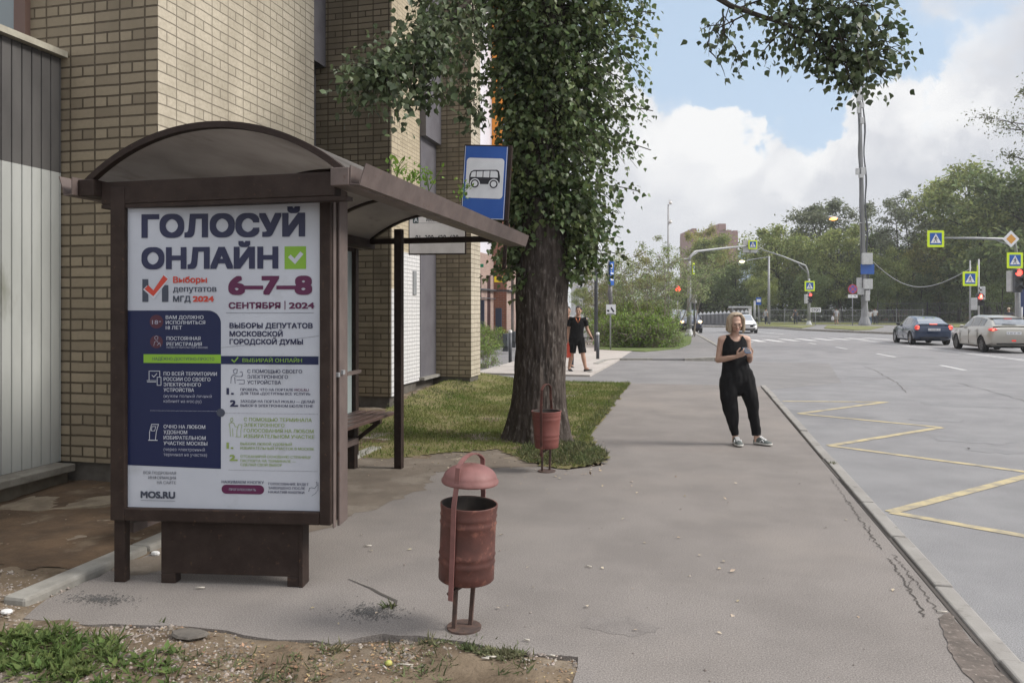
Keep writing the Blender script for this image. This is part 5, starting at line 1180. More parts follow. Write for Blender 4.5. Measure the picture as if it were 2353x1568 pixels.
for x, yt, d, vi, mi, wx, lab in (
    (1655, 540, 118, 0, 0, 1.0, 'olive tree in front of the red apartment tower'), (1640, 512, 122, 4, 2, .7, 'yellowing tree top against the red apartment tower'), (1605, 600, 108, 2, 1, 1.0, 'dark tree behind the gantry pole, left of the tower'),
    (1700, 605, 104, 0, 1, 1.1, 'dark green tree above the far bus shelter'), (1745, 575, 118, 1, 0, 1.1, 'olive tree right of the glazed tower'), (1800, 505, 106, 2, 0, 1.05, 'tall olive tree left of the mast with rounded top'),
    (1830, 560, 112, 4, 2, 1.0, 'yellow green tree behind the street crossing pole'), (1900, 435, 108, 1, 3, 1.15, 'tall thin-leaved tree behind the orange street lamp'), (1935, 520, 101, 0, 0, 1.0, 'olive tree just left of the antenna mast'),
    (1990, 520, 112, 2, 1, 1.0, 'dark tree directly behind the antenna mast'), (2045, 430, 104, 3, 3, 1.0, 'sparse tall tree right of the mast with visible limbs'), (2060, 560, 98, 4, 0, .9, 'olive tree behind the dark blue car'),
    (2115, 410, 108, 3, 3, 1.0, 'sparse bare-topped tree between mast and overhead crossing sign'), (2130, 540, 103, 0, 2, .9, 'yellowing tree under the overhead crossing sign'), (2165, 470, 110, 1, 1, 1.0, 'dark slim tree behind the overhead crossing sign arm'),
    (2200, 560, 98, 2, 1, 1.0, 'dark broad tree behind the right pedestrian signal'), (2270, 380, 96, 0, 0, 1.25, 'large olive tree at right behind the diamond sign'), (2340, 350, 92, 2, 1, 1.2, 'largest dark tree at the right picture edge'),
    (2300, 540, 88, 4, 1, .8, 'low dark tree between crossing signs at right'), (2420, 380, 95, 1, 0, 1.3, 'tree beyond the right picture edge'), (1765, 620, 98, 4, 0, .9, 'low leaning tree over the far pavement fence'), (1870, 610, 97, 2, 1, .8, 'low dark tree behind the STOP plate'),
    (2010, 625, 96, 0, 1, .8, 'low dark tree behind the mast base boxes'), (2240, 600, 104, 0, 1, 1.0, 'dark tree filling the gap behind the silver car'), (2110, 620, 100, 2, 1, .8, 'low dark tree above the blue car roof'),
    (1560, 640, 112, 0, 1, 1.0, 'dark tree behind the dark front-facing car'), (1500, 620, 120, 2, 0, 1.2, 'olive tree behind the young birch group'), (1440, 640, 110, 4, 1, 1.2, 'dark tree behind the parking sign'), (1345, 660, 95, 0, 0, 1.0, 'tree seen between trunk and dark lamp post'), (1395, 650, 125, 1, 1, 1.3, 'distant tree between the lamp post and parking sign')):
    far_tree(x, yt, d, vi, mi, wx); TL.append(lab)
for k, x in enumerate(range(1860, 2480, 62)):
    far_tree(x, 560 + 50 * rnd.random() - (110 if x > 2180 else 0), rnd.uniform(126, 140), (0, 2, 4)[k % 3], (0, 1, 1)[k % 3], 1.15); TL.append('dark tree in the back row of the park wood')
make_trees('park_tree', lambda j: TL[j], BIG, FM, TSP, group='trees beyond the road')
# pale grey-green tree at the far right edge, nearer
o = P(2395, HY, 34); make_trees('roadside_tree', lambda j: 'pale grey green tree reaching in at the upper right edge', [dict(h=13.6, crown_r=2.0, crown_z0=.68, r0=.12, n=3000, leaf=.14, sd=31)], [FM[3]], [((o.x, o.y, -.1), 0, 1.0, 0.4, 0)])
# understorey bushes that close the view below the crowns
US = []; UL = []
for k, x in enumerate(range(1560, 2480, 46)):
    d = rnd.uniform(99, 112); p = P(x, HY, d); US.append(((p.x, p.y, 0), k % 2, (1.2, 1.2, rnd.uniform(.7, 1.25)), rnd.uniform(0, 6.28), 1)); UL.append('dark undergrowth bush behind the park fence')
make_trees('undergrowth_bush', lambda j: UL[j], [dict(h=5.2, crown_r=3.0, crown_z0=.02, r0=.1, n=2300, leaf=.40, sd=41, stems=4), dict(h=4.6, crown_r=3.2, crown_z0=.02, r0=.1, n=2300, leaf=.40, sd=42, stems=4)], FM, US, cat='bush', group='undergrowth behind the fence')

# young trees and shrubs on the corner bed
YL = [dict(h=5.6, crown_r=1.1, crown_z0=.28, r0=.055, n=1700, leaf=.125, sd=51, stems=3), dict(h=5.0, crown_r=1.2, crown_z0=.22, r0=.05, n=1700, leaf=.125, sd=52, stems=4), dict(h=6.2, crown_r=.95, crown_z0=.3, r0=.055, n=1800, leaf=.12, sd=53, stems=3), dict(h=5.4, crown_r=1.0, crown_z0=.52, r0=.045, n=1300, leaf=.125, sd=54, stems=2)]
ym = [mat('birch_leaf', (.24, .32, .14), .6, (.28, .33, .16), 1, isl=.4, trans=.35, spec=.35), mat('olive_young_leaf', (.25, .27, .11), .65, (.28, .28, .12), 1, isl=.4, trans=.35)]
m_pale_bark = mat('pale_young_bark', (.24, .21, .17), .8, (.14, .12, .10), 8)
YS, YT = [], []
for x, yt, d, vi, mi, lab in ((1392, 600, 40, 1, 1, 'young tree behind the parking sign, nearest the lamp post'), (1425, 585, 38, 0, 0, 'young multi-stem tree just right of the parking sign'), (1455, 575, 42, 1, 0, 'bushy young tree in the middle of the corner bed'), (1478, 560, 37, 0, 1, 'young tree with pale stems over the shrubs'),
                              (1508, 528, 36, 2, 0, 'tallest slim young tree of the corner bed'), (1535, 560, 38, 0, 0, 'young tree at the right of the corner bed'), (1552, 600, 40, 3, 0, 'short young tree beside the red signal'), (1592, 612, 46, 3, 0, 'young tree in front of the yellow-bordered sign pole'), (1375, 640, 46, 0, 1, 'thin young tree behind the dark lamp post')):
    p = P(x, HY, d); s = (EYE + (HY - yt) / F_PX * d) / YL[vi]['h']; YS.append(((p.x, p.y, .03), vi, (s * 1.1, s * 1.1, s), rnd.uniform(0, 6.28), mi)); YT.append(lab)
make_trees('young_tree', lambda j: YT[j], YL, ym, YS, group='young trees of the corner bed', bark=m_pale_bark, shape=LEAF4)
SHV = [dict(h=1.25, crown_r=.75, crown_z0=.02, r0=.03, n=1500, leaf=.085, sd=61, stems=6), dict(h=1.1, crown_r=.85, crown_z0=.02, r0=.03, n=1500, leaf=.085, sd=62, stems=6)]
sm_ = [mat('shrub_leaf', (.20, .31, .065), .6, (.15, .24, .055), 1.2, isl=.4, trans=.3, spec=.35)]
SS, SL = [], []
bed = [(1384, 792, 1.05), (1404, 795, 1.1), (1424, 797, 1.1), (1444, 798, 1.15), (1464, 798, 1.2), (1484, 799, 1.2), (1504, 798, 1.15), (1524, 797, 1.1), (1534, 795, .9), (1550, 793, .5), (1394, 785, 1.3), (1420, 786, 1.35), (1446, 786, 1.4), (1472, 787, 1.45), (1498, 786, 1.45), (1514, 785, 1.25), (1532, 781, 1.0), (1380, 776, 1.6), (1410, 776, 1.6), (1440, 776, 1.65), (1470, 775, 1.7), (1500, 774, 1.7), (1512, 773, 1.4)]
for k, (x, y, s) in enumerate(bed):
    p = G(x, y, .03); SS.append(((p.x, p.y, .02), k % 2, (s, s, s * rnd.uniform(.85, 1.1)), rnd.uniform(0, 6.28), 0)); SL.append('bright green shrub of the dense corner bed hedge')
make_trees('bed_shrub', lambda j: SL[j], SHV, sm_, SS, cat='shrub', group='shrubs of the corner bed', bark=m_pale_bark)
mb = MB(); pts = [g2(1375, 803, .03), g2(1480, 808, .03), g2(1560, 801, .03), g2(1585, 790, .03), g2(1590, 768, .03), g2(1560, 752, .03), g2(1370, 752, .03)]
mb.prism(rough_poly(pts, .3, .06, 3), (0, 0, 0), UX, UY, UZ, .02, .06); struct(mb.build('bed_turf', mat('bed_grass', (.12, .16, .045), .95, (.09, .12, .04), 3, bump=.03, bs=20)))
# bushes by the pink brick building and its path
BS, BL_ = [], []
for k, (x, y, s, lab) in enumerate(((1118, 842, .55, 'low leafy bush at the path edge beside the brick corner'), (1112, 818, .6, 'bush behind the lowest one along the pink wall'), (1130, 806, .7, 'bush with white stems by the pink brick wall'), (1146, 792, .7, 'grassy bush in front of the dark gate'), (1105, 800, .8, 'bush half hidden by the yellow brick corner'), (1158, 782, .8, 'bush left of the grey utility cabinets'))):
    p = G(x, y, .03); BS.append(((p.x, p.y, .0), k % 2, s, rnd.uniform(0, 6.28), 0)); BL_.append(lab)
make_trees('path_bush', lambda j: BL_[j], SHV, sm_, BS, cat='bush', group='bushes along the pink brick building', bark=m_pale_bark)
# ================================================================== SIGNS, SIGNALS, POLES, FENCES
def facing(o): return YAW    # signs face back along the camera axis
def walk_figure(mb, s, y):
    """walking pedestrian of the crossing sign, drawn in (x, z), height about 1"""
    def pl(p): mb.plate([(a * s, b * s) for a, b in p], (0, y, 0), UXn, UZn)
    pl([(.0 + .075 * math.cos(2 * PI * k / 12), .40 + .075 * math.sin(2 * PI * k / 12)) for k in range(12)])
    pl([(-.09, .30), (.08, .31), (.07, .02), (-.07, .02)])
    pl([(-.07, .03), (.03, .03), (-.10, -.20), (-.24, -.38), (-.32, -.34), (-.18, -.16)]); pl([(-.02, .031), (.075, .031), (.14, -.18), (.22, -.40), (.12, -.42), (.05, -.18)])
    pl([(-.09, .295), (-.09, .18), (-.22, .04), (-.27, .08), (-.16, .22)]); pl([(.08, .295), (.08, .19), (.20, .10), (.28, .13), (.28, .07), (.19, .03)])
def crossing_panel(t, s, cz=0.0, cx_=0.0, y=0.0):
    """square crossing sign with fluorescent border, side s, as parts of t"""
    q = MB(); q.v = []; pp = rrect(cx_ - s / 2, cx_ + s / 2, cz - s / 2, cz + s / 2, s * .05); q.prism(pp, (0, y, 0), UXn, UZn, UY, -.02, .02); q.build('border', M['yellow_green'], t)
    q = MB(); a = s * .36; q.plate([(cx_ - a, cz - a), (cx_ + a, cz - a), (cx_ + a, cz + a), (cx_ - a, cz + a)], (0, y - .024, 0), UXn, UZn); q.build('blue_field', M['sign_blue'], t)
    q = MB(); q.plate([(cx_ - a * .90, cz - a * .72), (cx_ + a * .90, cz - a * .72), (cx_, cz + a * .88)], (0, y - .027, 0), UXn, UZn); q.build('white_triangle', M['sign_white'], t)
    q = MB(); walk_figure(q, a * 1.25, y - .030); q.v = [(v[0] + cx_, v[1], v[2] + cz - a * .12) for v in q.v]; q.build('walking_figure', M['ink'], t)
def signal(name, label, o, lit='red', n=3, ped=False, rz=YAW, group='traffic lights', s=.34, side=False):
    t = thing(name, label, 'traffic light', o, rz, group)
    q = MB(); q.box(-s / 2, s / 2, -.12, .12, -s * n, 0); q.build('housing', M['light_grey'] if side else M['dark_grey'], t, bevel=.03)
    for k in range(n):
        z = -s * (k + .5); on = (k == 0 and lit == 'red')
        q = MB(); q.lathe([(.001, 0), (s * .43, 0), (s * .43, .02), (.001, .05)], 18, (0, -.122, z), axis=(0, -1, 0)); q.build('lamp', M['red_lamp'] if on else M['dark_lamp'], t)
        q = MB(); c = [(s * .47 * math.cos(R(a)), s * .42 * math.sin(R(a))) for a in range(-10, 191, 20)]
        q.rings([[Vector((a, -.12, z + b)) for a, b in c], [Vector((a, -.12 - s * .34, z + b * .93 - .01)) for a, b in c]], cap=False, closed=False); v = q.build('visor', M['light_grey'] if side else M['black'], t); so = v.modifiers.new('s', 'SOLIDIFY'); so.thickness = .012
    return t
def pole(name, label, x, ybase, d, ztop, r0, r1, m, cat='pole', base=None, ground=.04, lean=(0, 0), group=None):
    o = P(x, HY, d); o.z = ground; t = thing(name, label, cat, o, YAW, group)
    q = MB(); q.smooth = True; q.tube([(0, 0, -.05), (lean[0] * .5, 0, (ztop - ground) * .5), (lean[0], 0, ztop - ground)], [r0, (r0 + r1) / 2, r1], 12); q.build('shaft', m, t)
    if base:
        q = MB(); q.lathe([(base * 1.5, -.03), (base * 1.5, .12), (base * 1.25, .2), (base * .75, .5), (base * .68, .54), (.01, .55)], 18); q.build('concrete_foot', M['light_grey'], t)
    return t
def zat(y, d): return EYE + (HY - y) / F_PX * d
def mpx(px, d): return px / F_PX * d
m_mast = mat('mast_concrete', (.26, .265, .275), .8, (.20, .205, .21), 2, stretch=(1, 1, .2))

# ---- antenna mast with equipment boxes
dM = 80.0; mt = pole('antenna_mast', 'tall concrete antenna mast with equipment boxes and an orange lit lamp arm', 1986, 748, dM, zat(60, dM), .30, .13, m_mast, 'mast', None, .1, lean=(mpx(-16, dM), 0))
q = MB(); q.lathe([(.62, -.05), (.62, .12), (.36, .9), (.30, 2.4), (.28, 2.5)], 14); q.build('mast_foot', m_mast, mt)
o = mt.location.z
def mbox(name, x0, x1, y0, y1, dy, dep, m):
    q = MB(); q.box(mpx(x0 - 1986, dM), mpx(x1 - 1986, dM), dy, dy + dep, zat(y1, dM) - o, zat(y0, dM) - o); return q.build(name, m, mt, bevel=.02)
mbox('equipment_box', 1976, 1998, 582, 608, -.65, .4, M['light_grey']); mbox('equipment_box', 1979, 1998, 641, 664, -.65, .4, M['light_grey']); mbox('equipment_box', 1983, 1992, 667, 691, -.6, .3, M['light_grey'])
mbox('equipment_box', 1969, 1978, 638, 661, -.2, .4, M['light_grey']); mbox('equipment_box', 1969, 1982, 661, 677, -.35, .35, M['light_grey']); mbox('equipment_box', 1992, 1998, 661, 676, -.1, .3, M['light_grey'])
mbox('direction_board', 1973, 2004, 607, 630, -.40, .05, M['sign_blue'])
for x0, x1, y0, y1 in ((1965, 1973, 196, 236), (1977, 1981, 190, 232), (1966, 1972, 245, 262), (1973, 1981, 238, 250), (1973, 1981, 272, 286), (1963, 1970, 388, 402), (1974, 1984, 386, 402), (1970, 1980, 402, 410)): mbox('antenna_box', x0, x1, y0, y1, -.45, .3, M['light_grey'])
q = MB()
for sx, amp in ((-.32, .05), (.30, .07), (.24, .05)):
    q.tube([(sx + mpx(-12, dM) * k / 30 + 1.5 * amp * math.sin(k * .9), -.2, 3 + k * .78) for k in range(31)], .055, 4)
q.build('cables', M['dark_grey'], mt)
q = MB(); q.tube([(mpx(-8, dM), -.2, zat(513, dM) - o), (mpx(-68, dM), -.4, zat(503, dM) - o)], .05, 6); q.build('lamp_arm', M['grey_metal'], mt)
q = MB(); q.ball((mpx(-76, dM), -.4, zat(502.5, dM) - o - .05), (.42, .25, .17)); q.build('lamp', M['warm_lamp'], mt)
q = MB(); q.tube([(mpx(-76, dM) - .35, -.4, zat(500, dM) - o), (mpx(-66, dM), -.4, zat(502, dM) - o)], [.2, .1], 8, round_=True); q.build('lamp_head', M['grey_metal'], mt)
wa, wb = P(1994, 590, 80), P(2232, 615, 62)
cw = [wa.lerp(wb, k / 16) + Vector((0, 0, -2.3 * math.sin(PI * k / 16))) for k in range(17)]
q = MB(); q.tube(cw, .028, 4); c_ = q.build('overhead_cable', M['light_grey']); tag(c_, 'thin sagging cable from the antenna mast to the right signals', 'cable')

# ---- parking / stop signs and poles at the far pavement
t = pole('no_stopping_sign', 'round no stopping sign with white plate on a thin post beside the mast', 1958, 745, 79, zat(652, 79), .04, .04, M['grey_metal'], 'sign')
oz = t.location.z; s = mpx(11, 79)
q = MB(); q.lathe([(.001, 0), (s, 0), (s, .03), (.001, .03)], 28, (0, -.05, zat(664, 79) - oz), axis=(0, -1, 0)); q.build('red_disc', mat('sign_red', (.42, .05, .07), .5), t)
q = MB(); q.lathe([(.001, 0), (s * .78, 0), (s * .78, .004), (.001, .004)], 28, (0, -.086, zat(664, 79) - oz), axis=(0, -1, 0)); q.build('blue_disc', mat('violet_blue', (.10, .09, .36), .5), t)
q = MB()
for a in (45, -45): q.prism([(-s * .8, -s * .1), (s * .8, -s * .1), (s * .8, s * .1), (-s * .8, s * .1)], (0, -.092 - .002 * (a > 0), zat(664, 79) - oz), Vector((math.cos(R(a)), 0, math.sin(R(a)))), Vector((-math.sin(R(a)), 0, math.cos(R(a)))), UY, 0, -.001)
q.build('red_cross', bpy.data.materials['sign_red'], t)
q = MB(); q.box(-s, s, -.07, -.05, zat(684, 79) - oz, zat(676.5, 79) - oz); q.build('plate', M['sign_white'], t)
q = MB(); q.plate([(-.35, 0), (-.1, -.03), (-.1, .03)], (0, -.073, zat(680, 79) - oz), UXn, UZn); q.plate([(.05, .06), (.35, -.08), (.3, .03)], (0, -.073, zat(680, 79) - oz), UXn, UZn); q.build('plate_marks', M['ink'], t)
# far signal pole with arm, crossing sign, STOP plate
d2 = 79.0; t = pole('signal_pole', 'grey signal pole with curved arm and crossing sign beside the STOP plate', 1858, 748, d2, zat(640, d2), .17, .12, M['grey_metal'], 'signal pole', .19, .1); oz = t.location.z
q = MB(); q.smooth = True; q.tube([(0, 0, zat(642, d2) - oz), (mpx(-3, d2), 0, zat(622, d2) - oz), (mpx(-8, d2), 0, zat(610, d2) - oz), (mpx(-60, d2), 0, zat(589, d2) - oz), (mpx(-108, d2), 0, zat(573, d2) - oz)], [.11, .10, .09, .08, .05], 8); q.tube([(mpx(-3, d2), 0, zat(628, d2) - oz), (mpx(-26, d2), 0, zat(605, d2) - oz)], .04, 6); q.build('arm', M['grey_metal'], t)
crossing_panel(t, mpx(23, d2), zat(657, d2) - oz, 0, -.2)
signal('traffic_light', 'red traffic light on the pole beside the STOP plate', P(1860.5, 673, 78.6), n=3, s=mpx(7.5, d2))
signal('traffic_light', 'side-on grey traffic light left of the STOP plate pole', P(1851, 676, 78.6), lit=None, n=3, s=mpx(7, d2), rz=YAW + R(100), side=True)
t = pole('stop_plate', 'white plate reading STOP in Russian on two thin posts', 1873, 748, 79, zat(707, 79), .03, .03, M['grey_metal'], 'sign'); oz = t.location.z
q = MB(); q.box(mpx(-13, 79), mpx(12, 79), -.06, -.03, zat(716.5, 79) - oz, zat(706.5, 79) - oz); q.build('plate', M['sign_white'], t)
q = MB(); put_text(q, 'СТОП', Vector((0, -.063, 0)), UXn, UZn, mpx(-9.5, 79), zat(714.5, 79) - oz, mpx(5.5, 79), mpx(9, 79), bold=.04); q.build('lettering', M['ink'], t)

# ---- near gantry at the corner island (signs seen from behind)
d3 = 47.0; t = pole('gantry_pole', 'grey gantry pole with concrete foot and long arm carrying sign backs', 1583, 772, d3, zat(600, d3), .16, .11, M['grey_metal'], 'signal pole', .185, .03); oz = t.location.z
q = MB(); q.smooth = True; q.tube([(0, 0, zat(602, d3) - oz), (mpx(2, d3), 0, zat(590, d3) - oz), (mpx(16, d3), .3, zat(577, d3) - oz), (mpx(90, d3), 1.5, zat(566, d3) - oz), (mpx(168, d3), 2.6, zat(556, d3) - oz)], [.1, .09, .08, .07, .05], 8)
q.tube([(0, 0, zat(594, d3) - oz), (mpx(-20, d3), 0, zat(596, d3) - oz), (mpx(-58, d3), 0, zat(612, d3) - oz)], [.06, .05, .04], 6); q.tube([(mpx(4, d3), 0, zat(590, d3) - oz), (mpx(28, d3), .5, zat(575, d3) - oz)], .035, 6); q.build('arm', M['grey_metal'], t)
q = MB(); q.box(mpx(152, d3), mpx(168, d3), 2.5, 2.55, zat(573, d3) - oz, zat(543, d3) - oz); q.box(mpx(170, d3), mpx(187, d3), 2.5, 2.55, zat(573, d3) - oz, zat(543, d3) - oz); q.build('sign_back', M['light_grey'], t)
q = MB(); q.box(mpx(168.3, d3), mpx(170, d3), 2.45, 2.6, zat(575, d3) - oz, zat(541, d3) - oz); q.build('bracket', M['grey_metal'], t)
cs = thing('crossing_sign', 'small crossing sign half hidden behind the gantry sign backs', 'sign', P(1729, 562, 49.4), YAW, 'pedestrian crossing signs'); crossing_panel(cs, mpx(21, d3))
cs = thing('crossing_sign', 'edge-on yellow bordered crossing sign among leaves on the gantry pole', 'sign', P(1593, 617, 46.6), YAW + R(68), 'pedestrian crossing signs'); crossing_panel(cs, mpx(26, d3))
signal('traffic_light', 'red traffic light on its own thin post left of the gantry pole', P(1556, 656, 50), n=2, s=mpx(15, 50))
pole('signal_post', 'thin grey post carrying the red light left of the gantry pole', 1556, 770, 50.1, zat(690, 50), .05, .05, M['grey_metal'], 'post')
signal('traffic_light', 'grey back of a traffic light right of the gantry pole', P(1594, 676, 47), lit=None, n=2, s=mpx(10, 47), rz=YAW + R(150), side=True)
pole('signal_post', 'grey post just right of the gantry pole with side-on signal', 1595, 770, 47.3, zat(690, 47), .06, .06, M['dark_grey'], 'post')
t = pole('camera_pole', 'tall thin grey pole with small cameras above the young trees', 1535, 770, 60, zat(470, 60), .12, .06, M['grey_metal'], 'pole', None, 0); oz = t.location.z
for y in (466, 510): q = MB(); q.ball((mpx(5, 60), 0, zat(y, 60) - oz), .14, 8, 6); q.bar((0, 0, zat(y - 6, 60) - oz), (mpx(6, 60), 0, zat(y - 5, 60) - oz), .05, .05); q.build('camera_dome', M['white'], t)
t = pole('street_lamp', 'grey street lamp pole with pale lit lamp right of the gantry signs', 1766, 747, 84, zat(588, 84), .16, .1, M['grey_metal'], 'street lamp', None, .1); oz = t.location.z
q = MB(); q.tube([(0, 0, zat(590, 84) - oz), (mpx(-40, 84), 0, zat(596, 84) - oz), (mpx(-58, 84), 0, zat(601, 84) - oz)], .05, 6); q.build('arm', M['grey_metal'], t)
q = MB(); q.ball((mpx(-62, 84), 0, zat(601, 84) - oz), (.32, .2, .16)); q.build('lamp', mat('dim_lamp', (1, .85, .6), .4, emit=(1, .82, .55), es=1.3), t)

# ---- right-hand signals
t = pole('signal_pole', 'grey signal pole at the right edge with overhead arm and diamond sign', 2338, 790, 46, zat(590, 46), .15, .11, M['grey_metal'], 'signal pole', None, -.05); oz = t.location.z; dR = 46
q = MB(); q.smooth = True; q.tube([(mpx(-2, dR), 0, zat(592, dR) - oz), (mpx(-8, dR), 0, zat(550, dR) - oz), (mpx(-100, dR), 0, zat(547, dR) - oz), (mpx(-170, dR), 0, zat(546.5, dR) - oz)], [.1, .09, .07, .05], 8); q.tube([(mpx(-8, dR), 0, zat(568, dR) - oz), (mpx(-55, dR), 0, zat(549, dR) - oz)], .035, 6); q.build('arm', M['grey_metal'], t)
cs = thing('crossing_sign', 'overhead crossing sign hanging at the end of the long arm', 'sign', P(2149, 548.5, 45.7), YAW, 'pedestrian crossing signs'); crossing_panel(cs, mpx(38, dR))
cs = thing('crossing_sign', 'crossing sign under the diamond priority sign at right edge', 'sign', P(2331, 598, 45.6), YAW, 'pedestrian crossing signs'); crossing_panel(cs, mpx(36, dR))
cs = thing('crossing_sign', 'lower crossing sign on a thin post left of the walking signal', 'sign', P(2228, 640, 53.7), YAW, 'pedestrian crossing signs'); crossing_panel(cs, mpx(33, 54))
cs = thing('crossing_sign', 'narrow turned crossing sign behind the lower one at right', 'sign', P(2245, 623, 55.6), YAW + R(62), 'pedestrian crossing signs'); crossing_panel(cs, mpx(26, 56))
pole('sign_post', 'thin grey post behind the lower crossing sign', 2228, 790, 54, zat(598, 54), .06, .05, M['grey_metal'], 'post'); pole('sign_post', 'thin post carrying the red walking figure signal', 2248, 790, 56, zat(595, 56), .06, .05, M['light_grey'], 'post')
t = thing('priority_sign', 'white and orange diamond priority road sign on the overhead arm', 'sign', P(2322, 549, 45.6), YAW); s = mpx(19, dR)
q = MB(); q.prism([(s, 0), (0, s), (-s, 0), (0, -s)], (0, 0, 0), UXn, UZn, UY, -.02, .02); q.build('white_plate', M['sign_white'], t)
q = MB(); s *= .6; q.plate([(s, 0), (0, s), (-s, 0), (0, -s)], (0, -.024, 0), UXn, UZn); q.build('orange_field', mat('sign_orange', (.62, .30, .05), .5), t)
signal('traffic_light', 'red traffic light under the crossing sign at the right edge', P(2337, 617, 45.5), n=3, s=mpx(18, dR))
signal('traffic_light', 'side-on grey traffic light left of the right edge red light', P(2321, 622, 46), lit=None, n=3, s=mpx(16, dR), rz=YAW + R(95), side=True)
signal('traffic_light', 'side-on grey traffic light above the walking figure signal', P(2257, 658, 55.5), lit=None, n=3, s=mpx(10, 56), rz=YAW - R(95), side=True)
t = signal('traffic_light', 'red walking figure signal behind the silver car', P(2250, 674, 55.5), n=2, s=mpx(14, 56))
q = MB(); walk_figure(q, .33, -.20); q.v = [(v[0], v[1], v[2] - mpx(7, 56)) for v in q.v]; q.build('red_figure', mat('lit_figure', (1, .6, .45), .4, emit=(1, .55, .4), es=2.2), t)
signal('traffic_light', 'grey signal back on the post of the lower crossing sign', P(2236, 684, 54), lit=None, n=2, s=mpx(14, 54), rz=YAW + R(170), side=True)
pole('sign_post', 'thin white post at the right picture edge beside the signal pole', 2347, 790, 44, zat(705, 44), .04, .04, M['light_grey'], 'post'); 
t = thing('info_board', 'dark blue framed board between posts at the right edge', 'board', P(2347, 690, 48), YAW); q = MB(); q.box(-.35, .35, 0, .05, -.9, .9); q.build('panel', mat('dark_blue_board', (.03, .045, .12), .4), t); q = MB(); q.box(-.40, -.352, -.02, .07, -2.6, .95); q.box(.352, .40, -.02, .07, -2.6, .95); q.build('frame', M['grey_metal'], t)

# ---- corner: lamp post, bollards, parking sign
t = pole('lamp_post', 'dark grey lamp post left of the parking sign, top hidden in leaves', 1369, 800, 30, 6.5, .075, .06, M['dark_grey'], 'lamp post', None, .03); oz = t.location.z
q = MB(); q.bar((0, 0, 6.4), (0, -.9, 6.55), .06, .05); q.build('arm', M['dark_grey'], t); q = MB(); q.box(-.1, .1, -1.4, -.85, 6.5, 6.58); q.build('lamp_head', M['dark_grey'], t, bevel=.02)
for x, yb, yt, lab in ((1373, 825, 766, 'dark bollard with white cap at the kerb corner by the walking man'), (1172, 832, 761, 'dark bollard with white cap left of the big tree trunk')):
    p = G(x, yb, .02); d = (EYE - .02) * F_PX / (yb - HY); h = zat(yt, d); t = thing('bollard', lab, 'bollard', (p.x, p.y, .02), 0, 'bollards of the tiled path')
    q = MB(); q.smooth = True; q.tube([(0, 0, -.03), (.0, 0, h - .06)], .055, 14); q.build('post', M['dark_grey'], t); q = MB(); q.lathe([(.057, h - .058), (.057, h), (.045, h + .02), (.001, h + .025)], 14); q.build('cap', M['white'], t)
dP = 31.0; t = pole('parking_sign', 'blue parking sign seen edge-on above a taped grey post and white plate', 1402, 805, dP, zat(604, dP), .032, .032, M['grey_metal'], 'sign', None, .03); oz = t.location.z
ux_ = Vector((math.cos(R(66)), math.sin(R(66)), 0)); un_ = Vector((math.sin(R(66)), -math.cos(R(66)), 0)); hz0, hz1 = zat(655, dP) - oz, zat(600, dP) - oz
q = MB(); q.prism([(-.28, hz0), (.28, hz0), (.28, hz1), (-.28, hz1)], un_ * .05, ux_, UZ, un_, 0, .02); q.build('panel', M['sign_blue'], t)
q = MB(); q.prism([(-.30, hz0 - .02), (.30, hz0 - .02), (.30, hz1 + .02), (-.30, hz1 + .02)], un_ * .03 + Vector((-.05, 0, 0)), ux_, UZ, un_, 0, .018); q.build('panel_back', M['grey_metal'], t)
q = MB(); put_text(q, 'P', un_ * .0725, ux_, UZ, -.12, hz1 - .42, .34, bold=.03)
for k in range(3): q.plate([(-.2, hz1 - .52 - .13 * k), (.2, hz1 - .52 - .13 * k), (.2, hz1 - .46 - .13 * k), (-.2, hz1 - .46 - .13 * k)], un_ * .0725, ux_, UZ)
q.build('lettering', M['sign_white'], t)
q = MB(); q.smooth = True; q.tube([(0, 0, zat(705, dP) - oz), (.01, 0, zat(690, dP) - oz), (-.02, 0, zat(675, dP) - oz), (.0, 0, zat(657, dP) - oz)], [.05, .085, .10, .085], 10); q.build('taped_wrap', mat('grey_film', (.16, .155, .16), .4, (.10, .10, .10), 12, bump=.01), t)
q = MB(); q.box(-mpx(10, dP), mpx(12, dP), -.06, -.045, zat(722, dP) - oz, zat(699, dP) - oz); q.build('plate', M['sign_white'], t)
q = MB(); q.plate([(-.15, -.05), (-.05, -.08), (-.05, .0), (-.13, .02)], (0, -.063, zat(712, dP) - oz), UXn, UZn); q.plate([(.02, .14), (.17, -.06), (.1, -.09), (.0, .06)], (0, -.063, zat(712, dP) - oz), UXn, UZn); q.plate([(-.14, -.16), (.16, -.16), (.16, -.13), (-.14, -.13)], (0, -.063, zat(712, dP) - oz), UXn, UZn); q.build('plate_marks', M['ink'], t)
for x, y0, y1, d, lab in ((1160, 766, 795, 30, 'larger grey utility cabinet on the tiled path'), (1177, 761, 784, 33, 'smaller grey utility cabinet behind the larger one')):
    o = P(x, y1, d); t = thing('utility_cabinet', lab, 'cabinet', o, R(2), 'utility cabinets by the pink wall'); w = mpx(12, d); h = mpx(y1 - y0, d)
    q = MB(); q.box(-w / 2, w / 2, 0, .35, .0, h); q.build('body', mat('cabinet_grey', (.09, .10, .115), .5) if x == 1160 else bpy.data.materials['cabinet_grey'], t, bevel=.015)
    q = MB(); q.box(-w / 2, w / 2, .05, .3, -(o.z - .02), 0); q.build('foot', M['dark_grey'], t)
    q = MB(); q.bar((w * .3, -.012, h * .5), (w * .3, -.012, h * .65), .02, .02); q.build('handle', M['black'], t)

